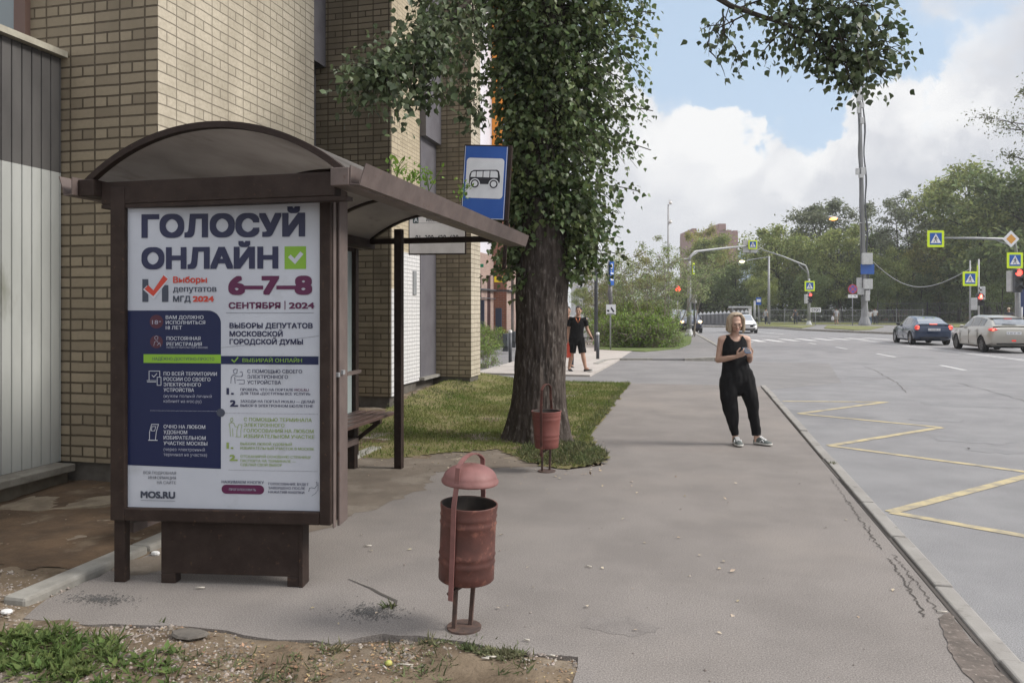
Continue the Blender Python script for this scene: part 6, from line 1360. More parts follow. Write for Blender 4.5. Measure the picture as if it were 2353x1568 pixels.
# ---- far fence, far stop, grey cabins
def fence(label, pts, h, mf, step=2.6, slats=False):
    pts = [Vector(p) for p in pts]; c = pts[0]; t = thing('park_fence', label, 'fence', c, world=True)
    rails = MB(); n = 0
    for a, b in zip(pts, pts[1:]):
        L = (b - a).length; k = max(1, int(L / step))
        for z in (.15, h * .55, h - .08): rails.bar(a + Vector((0, 0, z)), b + Vector((0, 0, z)), .05, .05)
        m = int(L / .16)
        for q in range(m): p = a.lerp(b, (q + .5) / m); rails.bar(p + Vector((0, 0, .1)), p + Vector((0, 0, h - .05)), .016, .016, up=(0, 1, 0))
        for q in range(k + 1): p = a.lerp(b, q / k); pm = MB(); pm.bar(p + Vector((0, 0, -.1)), p + Vector((0, 0, h + .1)), .08, .08, up=(0, 1, 0)); pm.build('post', mf, t)
    rails.build('railing', mf, t); return t
gz = .1
def fp3(x, d): p = P(x, HY, d); p.z = gz; return p
fence('long grey metal park fence behind the far pavement', [fp3(1745, 92), fp3(1860, 91), fp3(2000, 89), fp3(2120, 86)], 1.65, M['grey_metal'])
fence('taller grey mesh fence behind the blue and silver cars', [fp3(2016, 85), fp3(2130, 83), fp3(2260, 80), fp3(2460, 76)], 2.35, M['dark_grey'], 3.0)
m_cab = mat('cabin_grey', (.16, .165, .175), .7, (.12, .125, .135), .8)
for k in range(13):
    x = 1601 + k * 9.2 + (4 if k > 8 else 0); d = 83 - k * .3; p = P(x, HY, d); p.z = .05; h = zat(725 - k * .45, d); w = mpx(8.6, d)
    t = thing('grey_cabin', 'narrow grey cabin with pointed roof in the far row', 'cabin', p, YAW, 'row of grey cabins'); q = MB(); q.box(-w / 2, w / 2, 0, w, 0, h); q.build('body', m_cab, t)
    q = MB(); q.lathe([(w * .72, h), (w * .68, h + .06), (.02, h + .34)], 4); q.v = [tuple(Matrix.Rotation(R(45), 3, 'Z') @ Vector(v) + Vector((0, w / 2, 0))) for v in q.v]; q.build('roof', M['grey_metal'], t)
    q = MB(); q.box(-w * .36, w * .36, -.03, 0, .1, h * .93); q.build('door', mat('cabin_door', (.20, .205, .215), .6) if k == 0 else bpy.data.materials['cabin_door'], t)
dS = 86; o = P(1705, HY, dS); o.z = .05; t = thing('far_bus_shelter', 'small far bus shelter with white post behind the white car', 'bus shelter', o, YAW)
q = MB(); q.box(-mpx(24, dS), mpx(22, dS), 0, 1.4, zat(708, dS), zat(704, dS)); q.build('roof', M['light_grey'], t)
q = MB(); q.box(mpx(15, dS), mpx(22, dS), .1, .4, 0, zat(708, dS)); q.build('advert_post', M['white'], t)
q = MB(); q.box(-mpx(22, dS), mpx(15, dS), 1.2, 1.26, .2, zat(709, dS)); q.build('back_wall', mat('far_glazing', (.20, .19, .185), .3), t)
q = MB(); q.box(-mpx(22, dS), -mpx(20, dS), .1, .2, 0, zat(708, dS)); q.build('post', M['grey_metal'], t)
t = pole('far_stop_sign', 'small blue and white bus stop sign beside the far shelter', 1742, 747, 84, zat(682, 84), .05, .05, M['grey_metal'], 'sign', None, .05); oz = t.location.z
q = MB(); q.box(-mpx(6, 84), mpx(6, 84), -.08, -.05, zat(700, 84) - oz, zat(683, 84) - oz); q.build('panel', M['sign_blue'], t); q = MB(); q.plate([(-.22, zat(693.5, 84) - oz), (.22, zat(693.5, 84) - oz), (.22, zat(687, 84) - oz), (-.22, zat(687, 84) - oz)], (0, -.083, 0), UXn, UZn); q.build('white_field', M['sign_white'], t)
pole('far_post', 'grey post between the far shelter and the blue stop sign', 1733, 747, 80, zat(690, 80), .13, .1, M['grey_metal'], 'post', None, 0)

# ---- small litter in the foreground
def butt(x, y, a, L, m, lab, z=None, grp='cigarette butts on the ground'):
    p = G(x, y, -.02); zz = (0.004 if in_poly(p.x, p.y, walk) else soil_z(p.x, p.y)) + .006; q = MB(); q.smooth = True; d = Vector((math.cos(a), math.sin(a), 0)) * L / 2
    q.tube([-d, d], .0045, 8); o = q.build('cigarette_butt', m, loc=(p.x, p.y, zz)); tag(o, lab, 'cigarette butt', grp)
mbt = mat('butt_paper', (.55, .52, .47), .8, (.40, .36, .30), 20)
for x, y, a, L, lab in ((932, 1531, .1, .07, 'white butt lying alone in the soil below the bin'), (1128, 1521, .25, .05, 'uppermost white butt in the soil right of the bin foot'), (1115, 1525, .1, .035, 'short white butt under the uppermost one right of the bin foot'), (885, 1540, -.8, .055, 'white butt beside the yellow green fruit'),
                        (1268, 1521, -.1, .03, 'broad white butt near the pavement corner'), (1210, 1535, -.3, .04, 'white butt left of the pavement corner in the soil'), (1210, 1482, -.2, .03, 'white butt at the pavement edge beside weeds'), (845, 1262, .3, .05, 'white butt on the asphalt left of the bin bucket'),
                        (460, 1360, .3, .05, 'white butt on asphalt under the poster foot box'), (1352, 1310, -.3, .04, 'tan butt alone on the pavement right of the bin'), (2244, 1472, .05, .06, 'white butt in the grit beside the kerb'), (2164, 1416, .05, .05, 'white butt by the kerb farther up the grit')): butt(x, y, a, L, mbt, lab)
p = G(893, 1532, -.02); q = MB(); q.smooth = True; q.ball((0, 0, .014), (.017, .017, .015)); o = q.build('fallen_fruit', mat('green_fruit', (.36, .42, .10), .5, (.45, .36, .12), 30), loc=(p.x, p.y, soil_z(p.x, p.y))); tag(o, 'small yellow green fruit lying in the soil below the bin', 'fruit')
for x, y, sx, sy, sz, m, lab in ((435, 1472, .10, .06, .02, mat('dirty_stone', (.135, .12, .105), .95, (.10, .09, .08), 12, bump=.004), 'flat grey stone slab lying in the gravel'), (16, 1418, .035, .025, .016, M['white'], 'white stone chunk at the far left near the low kerb'), (808, 1052, .09, .06, .05, M['concrete'], 'pale rounded stone behind the bench leg'), (358, 1278, .03, .02, .022, M['white'], 'white chip beside the poster foot box')):
    p = G(x, y, -.01); q = MB(); q.smooth = False; q.ball((0, 0, 0), (sx, sy, sz), 10, 6); q.v = [(v[0] * (1 + .3 * nzv(v[0] * 20, v[1] * 20, 1, x)), v[1] * (1 + .3 * nzv(v[1] * 20, v[2] * 30, 1, x)), min(v[2], sz * .7)) for v in q.v]
    o = q.build('stone', m, loc=(p.x, p.y, soil_z(p.x, p.y) + .012 if not in_poly(p.x, p.y, walk) else .012)); tag(o, lab, 'stone', 'loose stones')
# ================================================================== CARS
m_blue = mat('dark_blue_paint', (.012, .030, .075), .25, coat=1.0, metal=.3, spec=.5)
m_silver = mat('champagne_paint', (.40, .385, .345), .28, coat=.9, metal=.45, spec=.5)
m_whitecar = mat('white_car_paint', (.70, .70, .70), .3, coat=.8)
m_navycar = mat('navy_suv_paint', (.016, .020, .045), .3, coat=1.0, metal=.2)
m_cglass = mat('car_glass', (.018, .022, .026), .05, spec=.9, coat=.6)
m_rglass = mat('rear_car_glass', (.16, .18, .21), .06, spec=1.0, coat=1.0)
m_tail = mat('tail_lamp', (.42, .035, .03), .2, emit=(1, .05, .03), es=.35, coat=1)
m_brake = mat('lit_brake_lamp', (.8, .1, .07), .2, emit=(1, .16, .10), es=2.0)
m_head = mat('lit_head_lamp', (1, .8, .5), .2, emit=(1, .72, .38), es=2.4)
m_headoff = mat('head_lamp', (.40, .42, .44), .1, coat=1)
m_trim = mat('dark_trim', (.02, .02, .021), .6)

def lerp_tab(tab, y):
    if y <= tab[0][0]: return tab[0][1:]
    for a, b in zip(tab, tab[1:]):
        if y <= b[0]:
            t = (y - a[0]) / (b[0] - a[0]); t = t * t * (3 - 2 * t) * .5 + t * .5
            return tuple(p + (q - p) * t for p, q in zip(a[1:], b[1:]))
    return tab[-1][1:]
HATCH = dict(low=[(0, .40, .84, .66, .62), (.012, .31, .93, .76, .70), (.05, .25, .985, .83, .765), (.14, .20, .99, .862, .795), (.3, .175, .965, .872, .80), (.5, .175, .94, .872, .80), (.66, .18, .915, .868, .79), (.74, .19, .895, .86, .765), (.86, .21, .82, .84, .73), (.95, .26, .70, .76, .64), (.99, .33, .58, .64, .52), (1, .38, .52, .54, .44)],
             roof=[(.03, .72, .985), (.10, .66, 1.10), (.19, .60, 1.27), (.27, .575, 1.355), (.38, .57, 1.395), (.47, .57, 1.39), (.55, .57, 1.34), (.63, .60, 1.20), (.71, .66, 1.0), (.755, .70, .90)],
             side=[(.215, .43), (.445, .665)], rear=(.055, .225), front=(.56, .735))
SPORTBACK = dict(low=[(0, .42, .90, .70, .66), (.012, .33, 1.0, .79, .73), (.05, .27, 1.06, .85, .775), (.14, .21, 1.06, .875, .80), (.3, .185, 1.02, .885, .81), (.5, .185, .985, .885, .81), (.66, .19, .955, .88, .80), (.74, .20, .935, .87, .775), (.86, .22, .86, .85, .74), (.95, .27, .74, .77, .65), (.99, .34, .60, .65, .53), (1, .40, .54, .55, .45)],
                 roof=[(.02, .70, 1.07), (.06, .655, 1.20), (.12, .62, 1.335), (.19, .60, 1.425), (.31, .59, 1.495), (.42, .585, 1.515), (.52, .585, 1.47), (.60, .61, 1.31), (.69, .67, 1.07), (.745, .71, .95)],
                 side=[(.17, .265), (.278, .45), (.465, .655)], rear=(.032, .145), front=(.545, .72))
SUV = dict(low=[(0, .5, .95, .72, .68), (.02, .38, 1.05, .82, .76), (.08, .28, 1.1, .90, .83), (.3, .25, 1.1, .92, .85), (.66, .25, 1.07, .92, .84), (.74, .26, 1.05, .91, .82), (.88, .28, 1.0, .89, .79), (.96, .34, .90, .83, .72), (1, .42, .74, .72, .62)],
           roof=[(.01, .74, 1.1), (.04, .68, 1.4), (.08, .66, 1.66), (.2, .65, 1.74), (.5, .65, 1.74), (.58, .66, 1.66), (.66, .70, 1.36), (.74, .76, 1.06)],
           side=[(.10, .28), (.29, .46), (.475, .62)], rear=(.015, .07), front=(.58, .72))
def make_car(name, label, cat, loc, rz, S_, L, paint, lit_tail=True, heads=False, tail='hatch', wr=.315, plate='', glass_rear=None, scale=1.0, sedan=False):
    t = thing(name, label, cat, loc, rz); t.scale = (scale,) * 3
    Y = lambda f: (f - .5) * L
    def low_ring(f):
        zl, zb, wm, wb = lerp_tab(S_['low'], f); h = zb - zl; y = Y(f)
        half_ = [(0, zl), (wm * .82, zl), (wm * .96, zl + .08 * h + .02), (wm, zl + .36 * h), (wm * .992, zl + .66 * h), (wb + .45 * (wm - wb), zb - .075), (wb + .1 * (wm - wb), zb - .02), (wb * .9, zb + .004), (wb * .5, zb + .018), (0, zb + .024)]
        bow = lambda x: (1 if f > .5 else -1) * 0
        return [Vector((x, y + bow(x), z)) for x, z in half_] + [Vector((-x, y + bow(x), z)) for x, z in half_[-2:0:-1]]
    q = MB(); q.smooth = True
    fs = sorted(set([0, .006, .012, .03, .05, .08, .11, .14] + [.18 + .04 * k for k in range(20)] + [.955, .97, .985, .993, 1])); fs = [f for f in fs if f <= 1]
    q.rings([low_ring(f) for f in fs]); me = q.mesh('body')
    o = bpy.data.objects.new('b', me); COL.objects.link(o); cuts = []
    wb_ = .60 * L; ya = (-.5 * wb_ - .02 * L, .5 * wb_ - .02 * L)
    for y in ya:
        c = MB(); c.lathe([(.001, -1.2), (wr + .055, -1.2), (wr + .055, 1.2), (.001, 1.2)], 24, (0, y, wr + .01), axis=(1, 0, 0), cap=False); co = bpy.data.objects.new('c', c.mesh('c')); COL.objects.link(co); cuts.append(co)
        m = o.modifiers.new('w', 'BOOLEAN'); m.operation = 'DIFFERENCE'; m.object = co; m.solver = 'EXACT'
    me2 = bake(o)
    for c in cuts: bpy.data.objects.remove(c)
    me2.materials.clear(); me2.materials.append(paint); me2.polygons.foreach_set('material_index', [0] * len(me2.polygons)); me2.polygons.foreach_set('use_smooth', [True] * len(me2.polygons))
    body = link('body', me2, t); em = body.modifiers.new('e', 'EDGE_SPLIT'); em.split_angle = R(42)
    q = MB(); q.box(-.72, .72, Y(.06), Y(.94), .20, .55); q.build('underbody', m_trim, t)
    # cabin
    def belt(f): return lerp_tab(S_['low'], f)[1], lerp_tab(S_['low'], f)[3]
    def cab(f):
        wr_, zr = lerp_tab(S_['roof'], f); zb, wb = belt(f); zr = max(zr, zb + .012); wr_ = min(wr_, wb - .02); return wb - .015, zb - .04, wr_, zr
    def cab_ring(f):
        wb, zb, w, z = cab(f); k = min(.06, (z - zb) * .3); P_ = [(wb, zb), (wb + (w - wb) * .55 + .008, zb + (z - zb) * .5), (w + .012, z - k), (w - .035, z - k * .35), (w * .7, z - .008), (0, z + .004)]
        return [Vector((x, Y(f), zz)) for x, zz in P_] + [Vector((-x, Y(f), zz)) for x, zz in P_[-2::-1]]
    r0, r1 = S_['roof'][0][0], S_['roof'][-1][0]; q = MB(); q.smooth = True; q.rings([cab_ring(r0 + (r1 - r0) * k / 28) for k in range(29)], cap=False, closed=False); roof = q.build('roof', paint, t)
    def side_pt(f, s, sg):
        wb, zb, w, z = cab(f); k = min(.06, (z - zb) * .3); a = Vector((wb, 0, zb)); b = Vector((wb + (w - wb) * .55 + .008, 0, zb + (z - zb) * .5)); c = Vector((w + .012, 0, z - k)); p = a.lerp(b, s * 2) if s < .5 else b.lerp(c, s * 2 - 1)
        return Vector((sg * (p.x + .006), Y(f), p.z))
    for sg in (-1, 1):
        for f0, f1 in S_['side']:
            q = MB(); q.smooth = True; q.rings([[side_pt(f0 + (f1 - f0) * k / 8, .14 + .76 * j / 6, sg) for j in range(7)] for k in range(9)], cap=False, closed=False); q.build('window', m_cglass, t)
        q = MB(); q.ball((sg * .93 * S_['low'][5][3] * 1.06, Y(.62), belt(.62)[0] + .05), (.10, .06, .065)); q.build('mirror', paint if not S_ is HATCH else m_trim, t)
        for f in ((.33,) if len(S_['side']) == 2 else (.28, .44)):
            zb, wb = belt(f); wm = lerp_tab(S_['low'], f)[2]; q = MB(); q.box(sg * (wm - .002) - .012, sg * (wm - .002) + .012, Y(f), Y(f) + .16, zb - .17, zb - .145); q.build('door_handle', paint, t)
        q = MB(); wm = lerp_tab(S_['low'], .4)[2]
        for f in ((.43, .66) if len(S_['side']) == 2 else (.255, .455, .66)): q.box(sg * wm * .995 - .008, sg * wm * .995 + .006, Y(f), Y(f) + .012, .3, belt(f)[0] - .09)
        q.build('door_gap', m_trim, t)
    def top_pt(f, u, lift=.008):
        wb, zb, w, z = cab(f); x = u * (w - .05); return Vector((x, Y(f), z + lift - .012 * (abs(u) / .9) ** 2))
    for nm, (f0, f1), gm in (('rear_window', S_['rear'], glass_rear or m_rglass), ('windscreen', S_['front'], m_rglass if heads else m_cglass)):
        q = MB(); q.smooth = True; q.rings([[top_pt(f0 + (f1 - f0) * k / 8, -.95 + 1.9 * j / 8, .012) for j in range(9)] for k in range(9)], cap=False, closed=False); q.build(nm, gm, t)
    # wheels
    for y in ya:
        for sg in (-1, 1):
            x = sg * (S_['low'][4][3] - .115); w = thing('wheel', '', '', (x, y, wr), 0); del w['label'], w['category']; w.parent = t; ax = (sg, 0, 0)
            q = MB(); q.smooth = True; q.lathe([(wr * .62, -.10), (wr * .93, -.105), (wr, -.075), (wr, .075), (wr * .93, .105), (wr * .66, .10), (wr * .62, .07)], 28, axis=ax, cap=False); q.lathe([(.001, -.08), (wr * .7, -.08), (wr * .7, .03), (.001, .03)], 20, axis=ax, cap=False); q.build('tyre', M['tyre'], w)
            q = MB(); q.lathe([(wr * .55, .06), (wr * .64, .09), (wr * .60, .095), (wr * .52, .075)], 28, axis=ax, cap=False); q.lathe([(.001, .09), (.06, .085), (.06, .05)], 12, axis=ax, cap=False)
            e = Vector(ax)
            for k in range(7):
                a = 2 * PI * k / 7; d = Vector((0, math.cos(a), math.sin(a))); q.bar(e * .07 + d * .03, e * .078 + d * wr * .58, .045, .02, up=e)
            q.build('rim', M['rim'] if paint is not m_silver else mat('grey_wheel_cover', (.12, .12, .12), .5) if 'grey_wheel_cover' not in bpy.data.materials else bpy.data.materials['grey_wheel_cover'], w)
    yr = Y(0); zb0 = S_['low'][2][2]
    # rear lamps, plate, bumper details
    for sg in (-1, 1):
        if tail == 'hatch':
            q = MB(); q.smooth = True; q.ball((sg * .715, yr + .085, .845), (.125, .095, .125), 14, 10); tl = q.build('tail_lamp', m_tail, t)
            q = MB(); q.smooth = True; q.ball((sg * .70, yr + .02, .80), (.055, .04, .03)); q.build('reversing_lamp', m_brake, tl); q = MB(); q.smooth = True; q.ball((sg * .69, yr + .025, .89), (.06, .035, .025)); q.build('bulb', m_brake, tl)
        elif tail == 'wedge':
            q = MB(); q.smooth = True; q.ball((sg * .70, yr + .075, .93), (.19, .11, .065), 14, 10); tl = q.build('tail_lamp', m_tail, t)
            q = MB(); q.smooth = True; q.ball((sg * .73, yr + .008, .925), (.06, .05, .045)); q.build('bulb', m_brake, tl); q = MB(); q.smooth = True; q.ball((sg * .56, yr + .03, .945), (.07, .045, .04)); q.build('reversing_lamp', mat('clear_lamp', (.55, .48, .47), .15) if 'clear_lamp' not in bpy.data.materials else bpy.data.materials['clear_lamp'], tl)
        else:
            q = MB(); q.ball((sg * .74, yr + .06, .95), (.1, .08, .14)); q.build('tail_lamp', m_tail, t)
        yf = Y(1); q = MB(); q.smooth = True; q.ball((sg * (.60 if S_ is not SUV else .66), yf - .10, S_['low'][-2][2] + .09 if S_ is not SUV else .86), (.15, .12, .065 if S_ is not SUV else .09), 14, 10); q.build('head_lamp', m_head if heads == 'lit' else m_headoff, t)
    zp = .70 if tail == 'hatch' else .74
    q = MB(); q.box(-.26, .26, yr - .022, yr + .05, zp, zp + .11); pl = q.build('number_plate', M['sign_white'], t)
    q = MB(); put_text(q, plate, Vector((0, yr - .0235, 0)), UXn, UZn, -.22, zp + .025, .06, .22, bold=.02); q.build('lettering', M['ink'], pl)
    q = MB(); q.box(-.60, .60, yr - .004, yr + .06, .33 if tail != 'wedge' else .35, .40); q.build('bumper_insert', m_trim, t)
    if tail == 'wedge':
        q = MB(); q.box(-.075, .075, yr - .012, yr + .05, .47, .53); q.build('fog_lamp', m_tail, t)
        q = MB(); q.box(-.60, .60, Y(.125), Y(.19), 1.375, 1.405); q.build('roof_spoiler', paint, t, bevel=.015)
        q = MB(); q.bar((-.35, Y(.035), 1.15), (.12, Y(.03), 1.13), .02, .015); q.build('wiper', m_trim, t); q = MB(); q.box(-.14, .14, Y(.12) - .02, Y(.12), 1.35, 1.37); q.build('brake_strip', m_tail, t)
    if tail == 'hatch': q = MB(); q.box(-.16, .16, yr + .10, yr + .14, 1.0, 1.025); q.build('brake_strip', m_brake, t); q = MB(); q.box(-.66, .66, yr + .02, yr + .12, .975, 1.0); q.build('lip_spoiler', paint, t, bevel=.01)
    if heads:
        yf = Y(1); z = .46 if S_ is not SUV else .55
        q = MB(); q.box(-.5, .5, yf - .10, yf + .012, z, z + .20); q.build('grille', m_trim, t, bevel=.03); q = MB(); q.box(-.26, .26, yf - .05, yf + .02, z + .02, z + .13); q.build('number_plate', M['sign_white'], t)
        q = MB(); q.box(-.62, .62, yf - .2, yf - .01, .30, .42); q.build('lower_grille', m_trim, t, bevel=.03)
    return t
def on_road(x, y): return G(x, y, -.08)
a, b = on_road(2094, 791.5), on_road(2168, 791.5); c = (a + b) / 2; make_car('parked_car', 'dark blue coupe waiting at the signal with red tail lamps', 'car', (c.x, c.y + .32 * 4.34, -.08), R(1.5), HATCH, 4.34, m_blue, plate='Т 018 МК 77', scale=1.03)
a = on_road(2255, 808.5); make_car('parked_car', 'champagne silver hatchback behind the blue coupe, at the right picture edge', 'car', (a.x + .78, a.y + .32 * 4.58, -.08), R(2), SPORTBACK, 4.58, m_silver, tail='wedge', plate='Р 331 УТ 197', scale=1.02, wr=.32)
c = P(1708, HY, 58.5); make_car('moving_car', 'white car driving towards the viewer, partly behind the woman', 'car', (c.x, c.y, -.08), R(180 + 2), HATCH, 4.4, m_whitecar, heads='on', plate='', tail='hatch')
c = P(1580, HY, 57); make_car('moving_car', 'dark navy off-road car with lit headlamps behind the gantry pole', 'car', (c.x, c.y + 2.2, -.08), R(180 + 6), SUV, 4.6, m_navycar, heads='lit', tail='suv')
c = P(1549, HY, 70); make_car('moving_car', 'white van behind the dark off-road car, half hidden by shrubs', 'van', (c.x, c.y + 2.2, -.08), R(180 + 8), SUV, 4.8, m_whitecar, heads='lit', tail='suv', scale=1.02)
# ================================================================== PEOPLE
m_skin = mat('fair_skin', (.50, .335, .26), .55, (.46, .29, .225), 14, sss=.1, spec=.35)
m_skin2 = mat('tanned_skin', (.40, .245, .175), .55, (.36, .21, .15), 14, sss=.1, spec=.35)
m_black_cl = mat('black_cloth', (.009, .009, .010), .9, (.016, .016, .017), 8, bump=.003, bs=60, spec=.15)
m_blonde = mat('blonde_hair', (.46, .385, .27), .5, (.27, .205, .14), 30, stretch=(1, 1, .15), isl=.3, spec=.5)
m_darkhair = mat('dark_hair', (.030, .022, .017), .5, spec=.4)
m_sneak = mat('grey_green_sneaker', (.075, .09, .085), .75, (.11, .12, .115), 20)
m_sole = mat('pale_sole', (.50, .49, .46), .7)
m_lip = mat('lip', (.36, .17, .14), .5); m_eye = mat('dark_eye', (.035, .022, .018), .3)
V = Vector
def hand(q, w, d, n, thumb, curl=35, s=1.0, spread=.5):
    """palm and five fingers: from wrist w along d, palm side n, thumb towards `thumb`"""
    d = V(d).normalized(); n = V(n); n = (n - d * n.dot(d)).normalized(); t = V(thumb); t = (t - d * t.dot(d) - n * t.dot(n)).normalized(); w = V(w)
    q.tube([w - d * .015 * s, w + d * .02 * s, w + d * .06 * s, w + d * .088 * s], [(.024 * s, .018 * s), (.030 * s, .016 * s), (.040 * s, .015 * s), (.038 * s, .012 * s)], 12, side=t, round_=True)
    for k, (off, ln) in enumerate(((.029, .068), (.010, .076), (-.010, .070), (-.028, .055))):
        p = w + d * (.085 - .004 * abs(k - 1)) * s + t * off * s; dd = (d + t * off * spread * 6).normalized(); pts = [p - dd * .015 * s, p]; a = R(curl * (.45 + .06 * k))
        for seg in (.42, .32, .26):
            e = dd * math.cos(a) + n * math.sin(a); p = p + e * ln * seg * s; pts.append(p); a += R(curl * (.75 + .05 * k))
        q.tube(pts, [.0088 * s, .0088 * s, .0082 * s, .0074 * s, .0062 * s], 8, round_=True)
    p = w + d * .028 * s + t * .028 * s; e1 = (d * .55 + t * .8 + n * .25).normalized(); e2 = (d * .85 + t * .2 + n * .45).normalized()
    q.tube([w + d * .02 * s, p, p + e1 * .035 * s, p + e1 * .035 * s + e2 * .030 * s, p + e1 * .035 * s + e2 * .052 * s], [.014 * s, .013 * s, .0105 * s, .0095 * s, .0075 * s], 8, round_=True)
def head_geo(q, c, Mh, s=1.0, sex='f'):
    """skull, jaw, nose, lips, ears: front is -Y in head space, c the head centre"""
    def pt(x, y, z): return V(c) + Mh @ V((x * s, y * s, z * s))
    def ball(x, y, z, rx, ry, rz):
        b = MB(); b.ball((0, 0, 0), (rx * s, ry * s, rz * s), 16, 12); q.add([V(c) + Mh @ (V(v) + V((x, y, z)) * s) for v in b.v], b.f)
    ball(0, .018, .028, .073, .090, .082); ball(0, -.018, -.01, .063, .072, .085); ball(0, -.040, -.062, .042, .042, .042); ball(0, -.062, -.088, .022, .022, .020)
    ball(0, -.020, -.055, .056, .058, .045); ball(0, -.080, .022, .045, .016, .014)
    q.tube([pt(0, -.088, .018), pt(0, -.104, -.014), pt(0, -.111, -.030)], [.007 * s, .010 * s, .0125 * s], 10, round_=True); ball(-.010, -.098, -.033, .009, .010, .007); ball(.010, -.098, -.033, .009, .010, .007)
    ball(0, -.090, -.057, .023, .010, .006); ball(0, -.088, -.067, .020, .010, .007)
    for sg in (-1, 1): ball(sg * .036, -.070, -.018, .022, .020, .018); ball(sg * .074, .008, -.008, .009, .018, .030); ball(sg * .030, -.076, .006, .014, .012, .010)
def face_parts(par, c, Mh, s, hairm, lips=True, glasses=False, brow=.0):
    def W_(b): b.v = [tuple(V(c) + Mh @ (V(v) * s)) for v in b.v]; return b
    b = MB(); b.smooth = True
    for sg in (-1, 1): b.ball((sg * .030, -.0865, .004), (.0115, .005, .0045), 12, 8)
    W_(b).build('eyes', m_eye, par)
    b = MB()
    for sg in (-1, 1): b.tube([(sg * .014, -.094, .022), (sg * .030, -.093, .027), (sg * .045, -.083, .022)], [.0025, .003, .0015], 6, round_=True)
    W_(b).build('eyebrows', m_darkhair, par)
    if lips: b = MB(); b.smooth = True; b.ball((0, -.0975, -.0575), (.021, .006, .0045), 12, 8); b.ball((0, -.0955, -.0665), (.018, .007, .0055), 12, 8); W_(b).build('lips', m_lip, par)
    if glasses:
        b = MB()
        for sg in (-1, 1):
            pts = [(sg * .031 + .021 * math.cos(2 * PI * k / 16), -.107 + .002 * abs(math.cos(2 * PI * k / 16)), .0 + .019 * math.sin(2 * PI * k / 16)) for k in range(17)]; b.tube(pts, .0009, 5, False); b.tube([(sg * .052, -.104, .004), (sg * .072, -.05, .008), (sg * .078, .01, .006)], .0015, 5)
        b.tube([(-.010, -.108, .003), (0, -.110, .006), (.010, -.108, .003)], .0015, 5); W_(b).build('glasses', mat('thin_glasses_frame', (.16, .10, .08), .4), par)
def cut_mesh(me, pred):
    import bmesh
    bm = bmesh.new(); bm.from_mesh(me); bmesh.ops.delete(bm, geom=[f for f in bm.faces if pred(f.calc_center_median())], context='FACES'); bm.to_mesh(me); bm.free(); return me
def garment(name, q, voxel, m, par, smooth=3, amp=.006, fr=(9, 9, 3.2), seed=0, cut=None, thick=.004):
    def dsp(co, n):
        k = noise.noise(V((co.x * fr[0] + seed, co.y * fr[1], co.z * fr[2] + .8 * co.x * fr[0]))) + .5 * noise.noise(V((co.x * fr[0] * 2.2, co.y * fr[1] * 2.2 + seed, co.z * fr[2] * 2.6)))
        return co + n * (amp * k)
    me = remesh(q, voxel, smooth, dsp)
    if cut: me = cut_mesh(me, cut)
    me.materials.append(m); boxuv(me); o = link(name, me, par)
    s = o.modifiers.new('s', 'SOLIDIFY'); s.thickness = thick; s.offset = -1; return o
def shoe(par, heel, toe, m, sole, s=1.0, pitch=0.0, stripe=None):
    h, t_ = V(heel), V(toe); d = (t_ - h); L = d.length; d.normalize(); sd = d.cross(V((0, 0, 1))).normalized(); up = sd.cross(d).normalized()
    e = thing('shoe', '', ''); del e['label'], e['category']; e.parent = par
    q = MB(); q.smooth = True
    rs = []
    for k, (f, w, hh) in enumerate(((0, .026, .055), (.06, .034, .085), (.22, .037, .092), (.42, .039, .075), (.62, .045, .056), (.82, .046, .046), (.95, .034, .038), (1.0, .016, .026))):
        p = h + d * (f * L); rs.append([p + sd * (w * math.cos(R(a)) * s) + up * ((.018 + max(0, (hh - .018)) * max(0, math.sin(R(a))) ** .7) * s if math.sin(R(a)) > 0 else .016 * s) for a in range(0, 360, 24)])
    q.rings(rs); u = q.build('upper', m, e)
    q = MB(); q.smooth = True; rs = []
    for f, w in ((-.03, .016), (.0, .030), (.2, .040), (.45, .041), (.7, .050), (.88, .046), (1.0, .026), (1.03, .010)):
        p = h + d * (f * L); rs.append([p + sd * (w * s) , p + sd * (w * s) + up * .022 * s, p - sd * (w * s) + up * .022 * s, p - sd * (w * s)])
    q.rings(rs); q.build('sole', sole, e)
    if stripe:
        q = MB()
        for k in range(4): p = h + d * (L * (.40 + .09 * k)) + up * (.085 - .010 * k) * s; q.tube([p - sd * .026 * s, p + up * .006, p + sd * .026 * s], .006 * s, 5)
        for sg in (-1, 1): p = h + d * L * .42 + sd * sg * .040 * s; q.tube([p + up * .03, p + d * .03 + up * .06, p + d * .05 + up * .03], .006 * s, 5)
        q.build('laces', stripe, e)
    return e

# ------------------------------------------------------------------ the woman with the phone
pw = G(1718, 1021); rzw = YAW - R(0)
wm = thing('person', 'woman with blonde bob in black sleeveless top and baggy trousers looking at phone', 'person', (pw.x, pw.y, .0), rzw); X0 = -.145
def w_(x, y, z): return V((x + X0, y, z))
q = MB()
HC = w_(-.012, -.040, 1.492); MH = Matrix.Rotation(R(-6), 3, 'Z') @ Matrix.Rotation(R(16), 3, 'X')
head_geo(q, HC, MH)
q.tube([w_(-.015, .015, 1.30), w_(-.014, .004, 1.36), w_(-.012, -.012, 1.43)], [.056, .048, .046], 14)
q.tube([w_(-.012, .01, .80), w_(-.015, .01, .95), w_(-.018, .008, 1.10), w_(-.020, .01, 1.22), w_(-.020, .014, 1.30), w_(-.018, .014, 1.335)], [(.150, .10), (.128, .088), (.135, .095), (.150, .095), (.128, .066), (.06, .05)], 18, side=(1, 0, 0), round_=True)
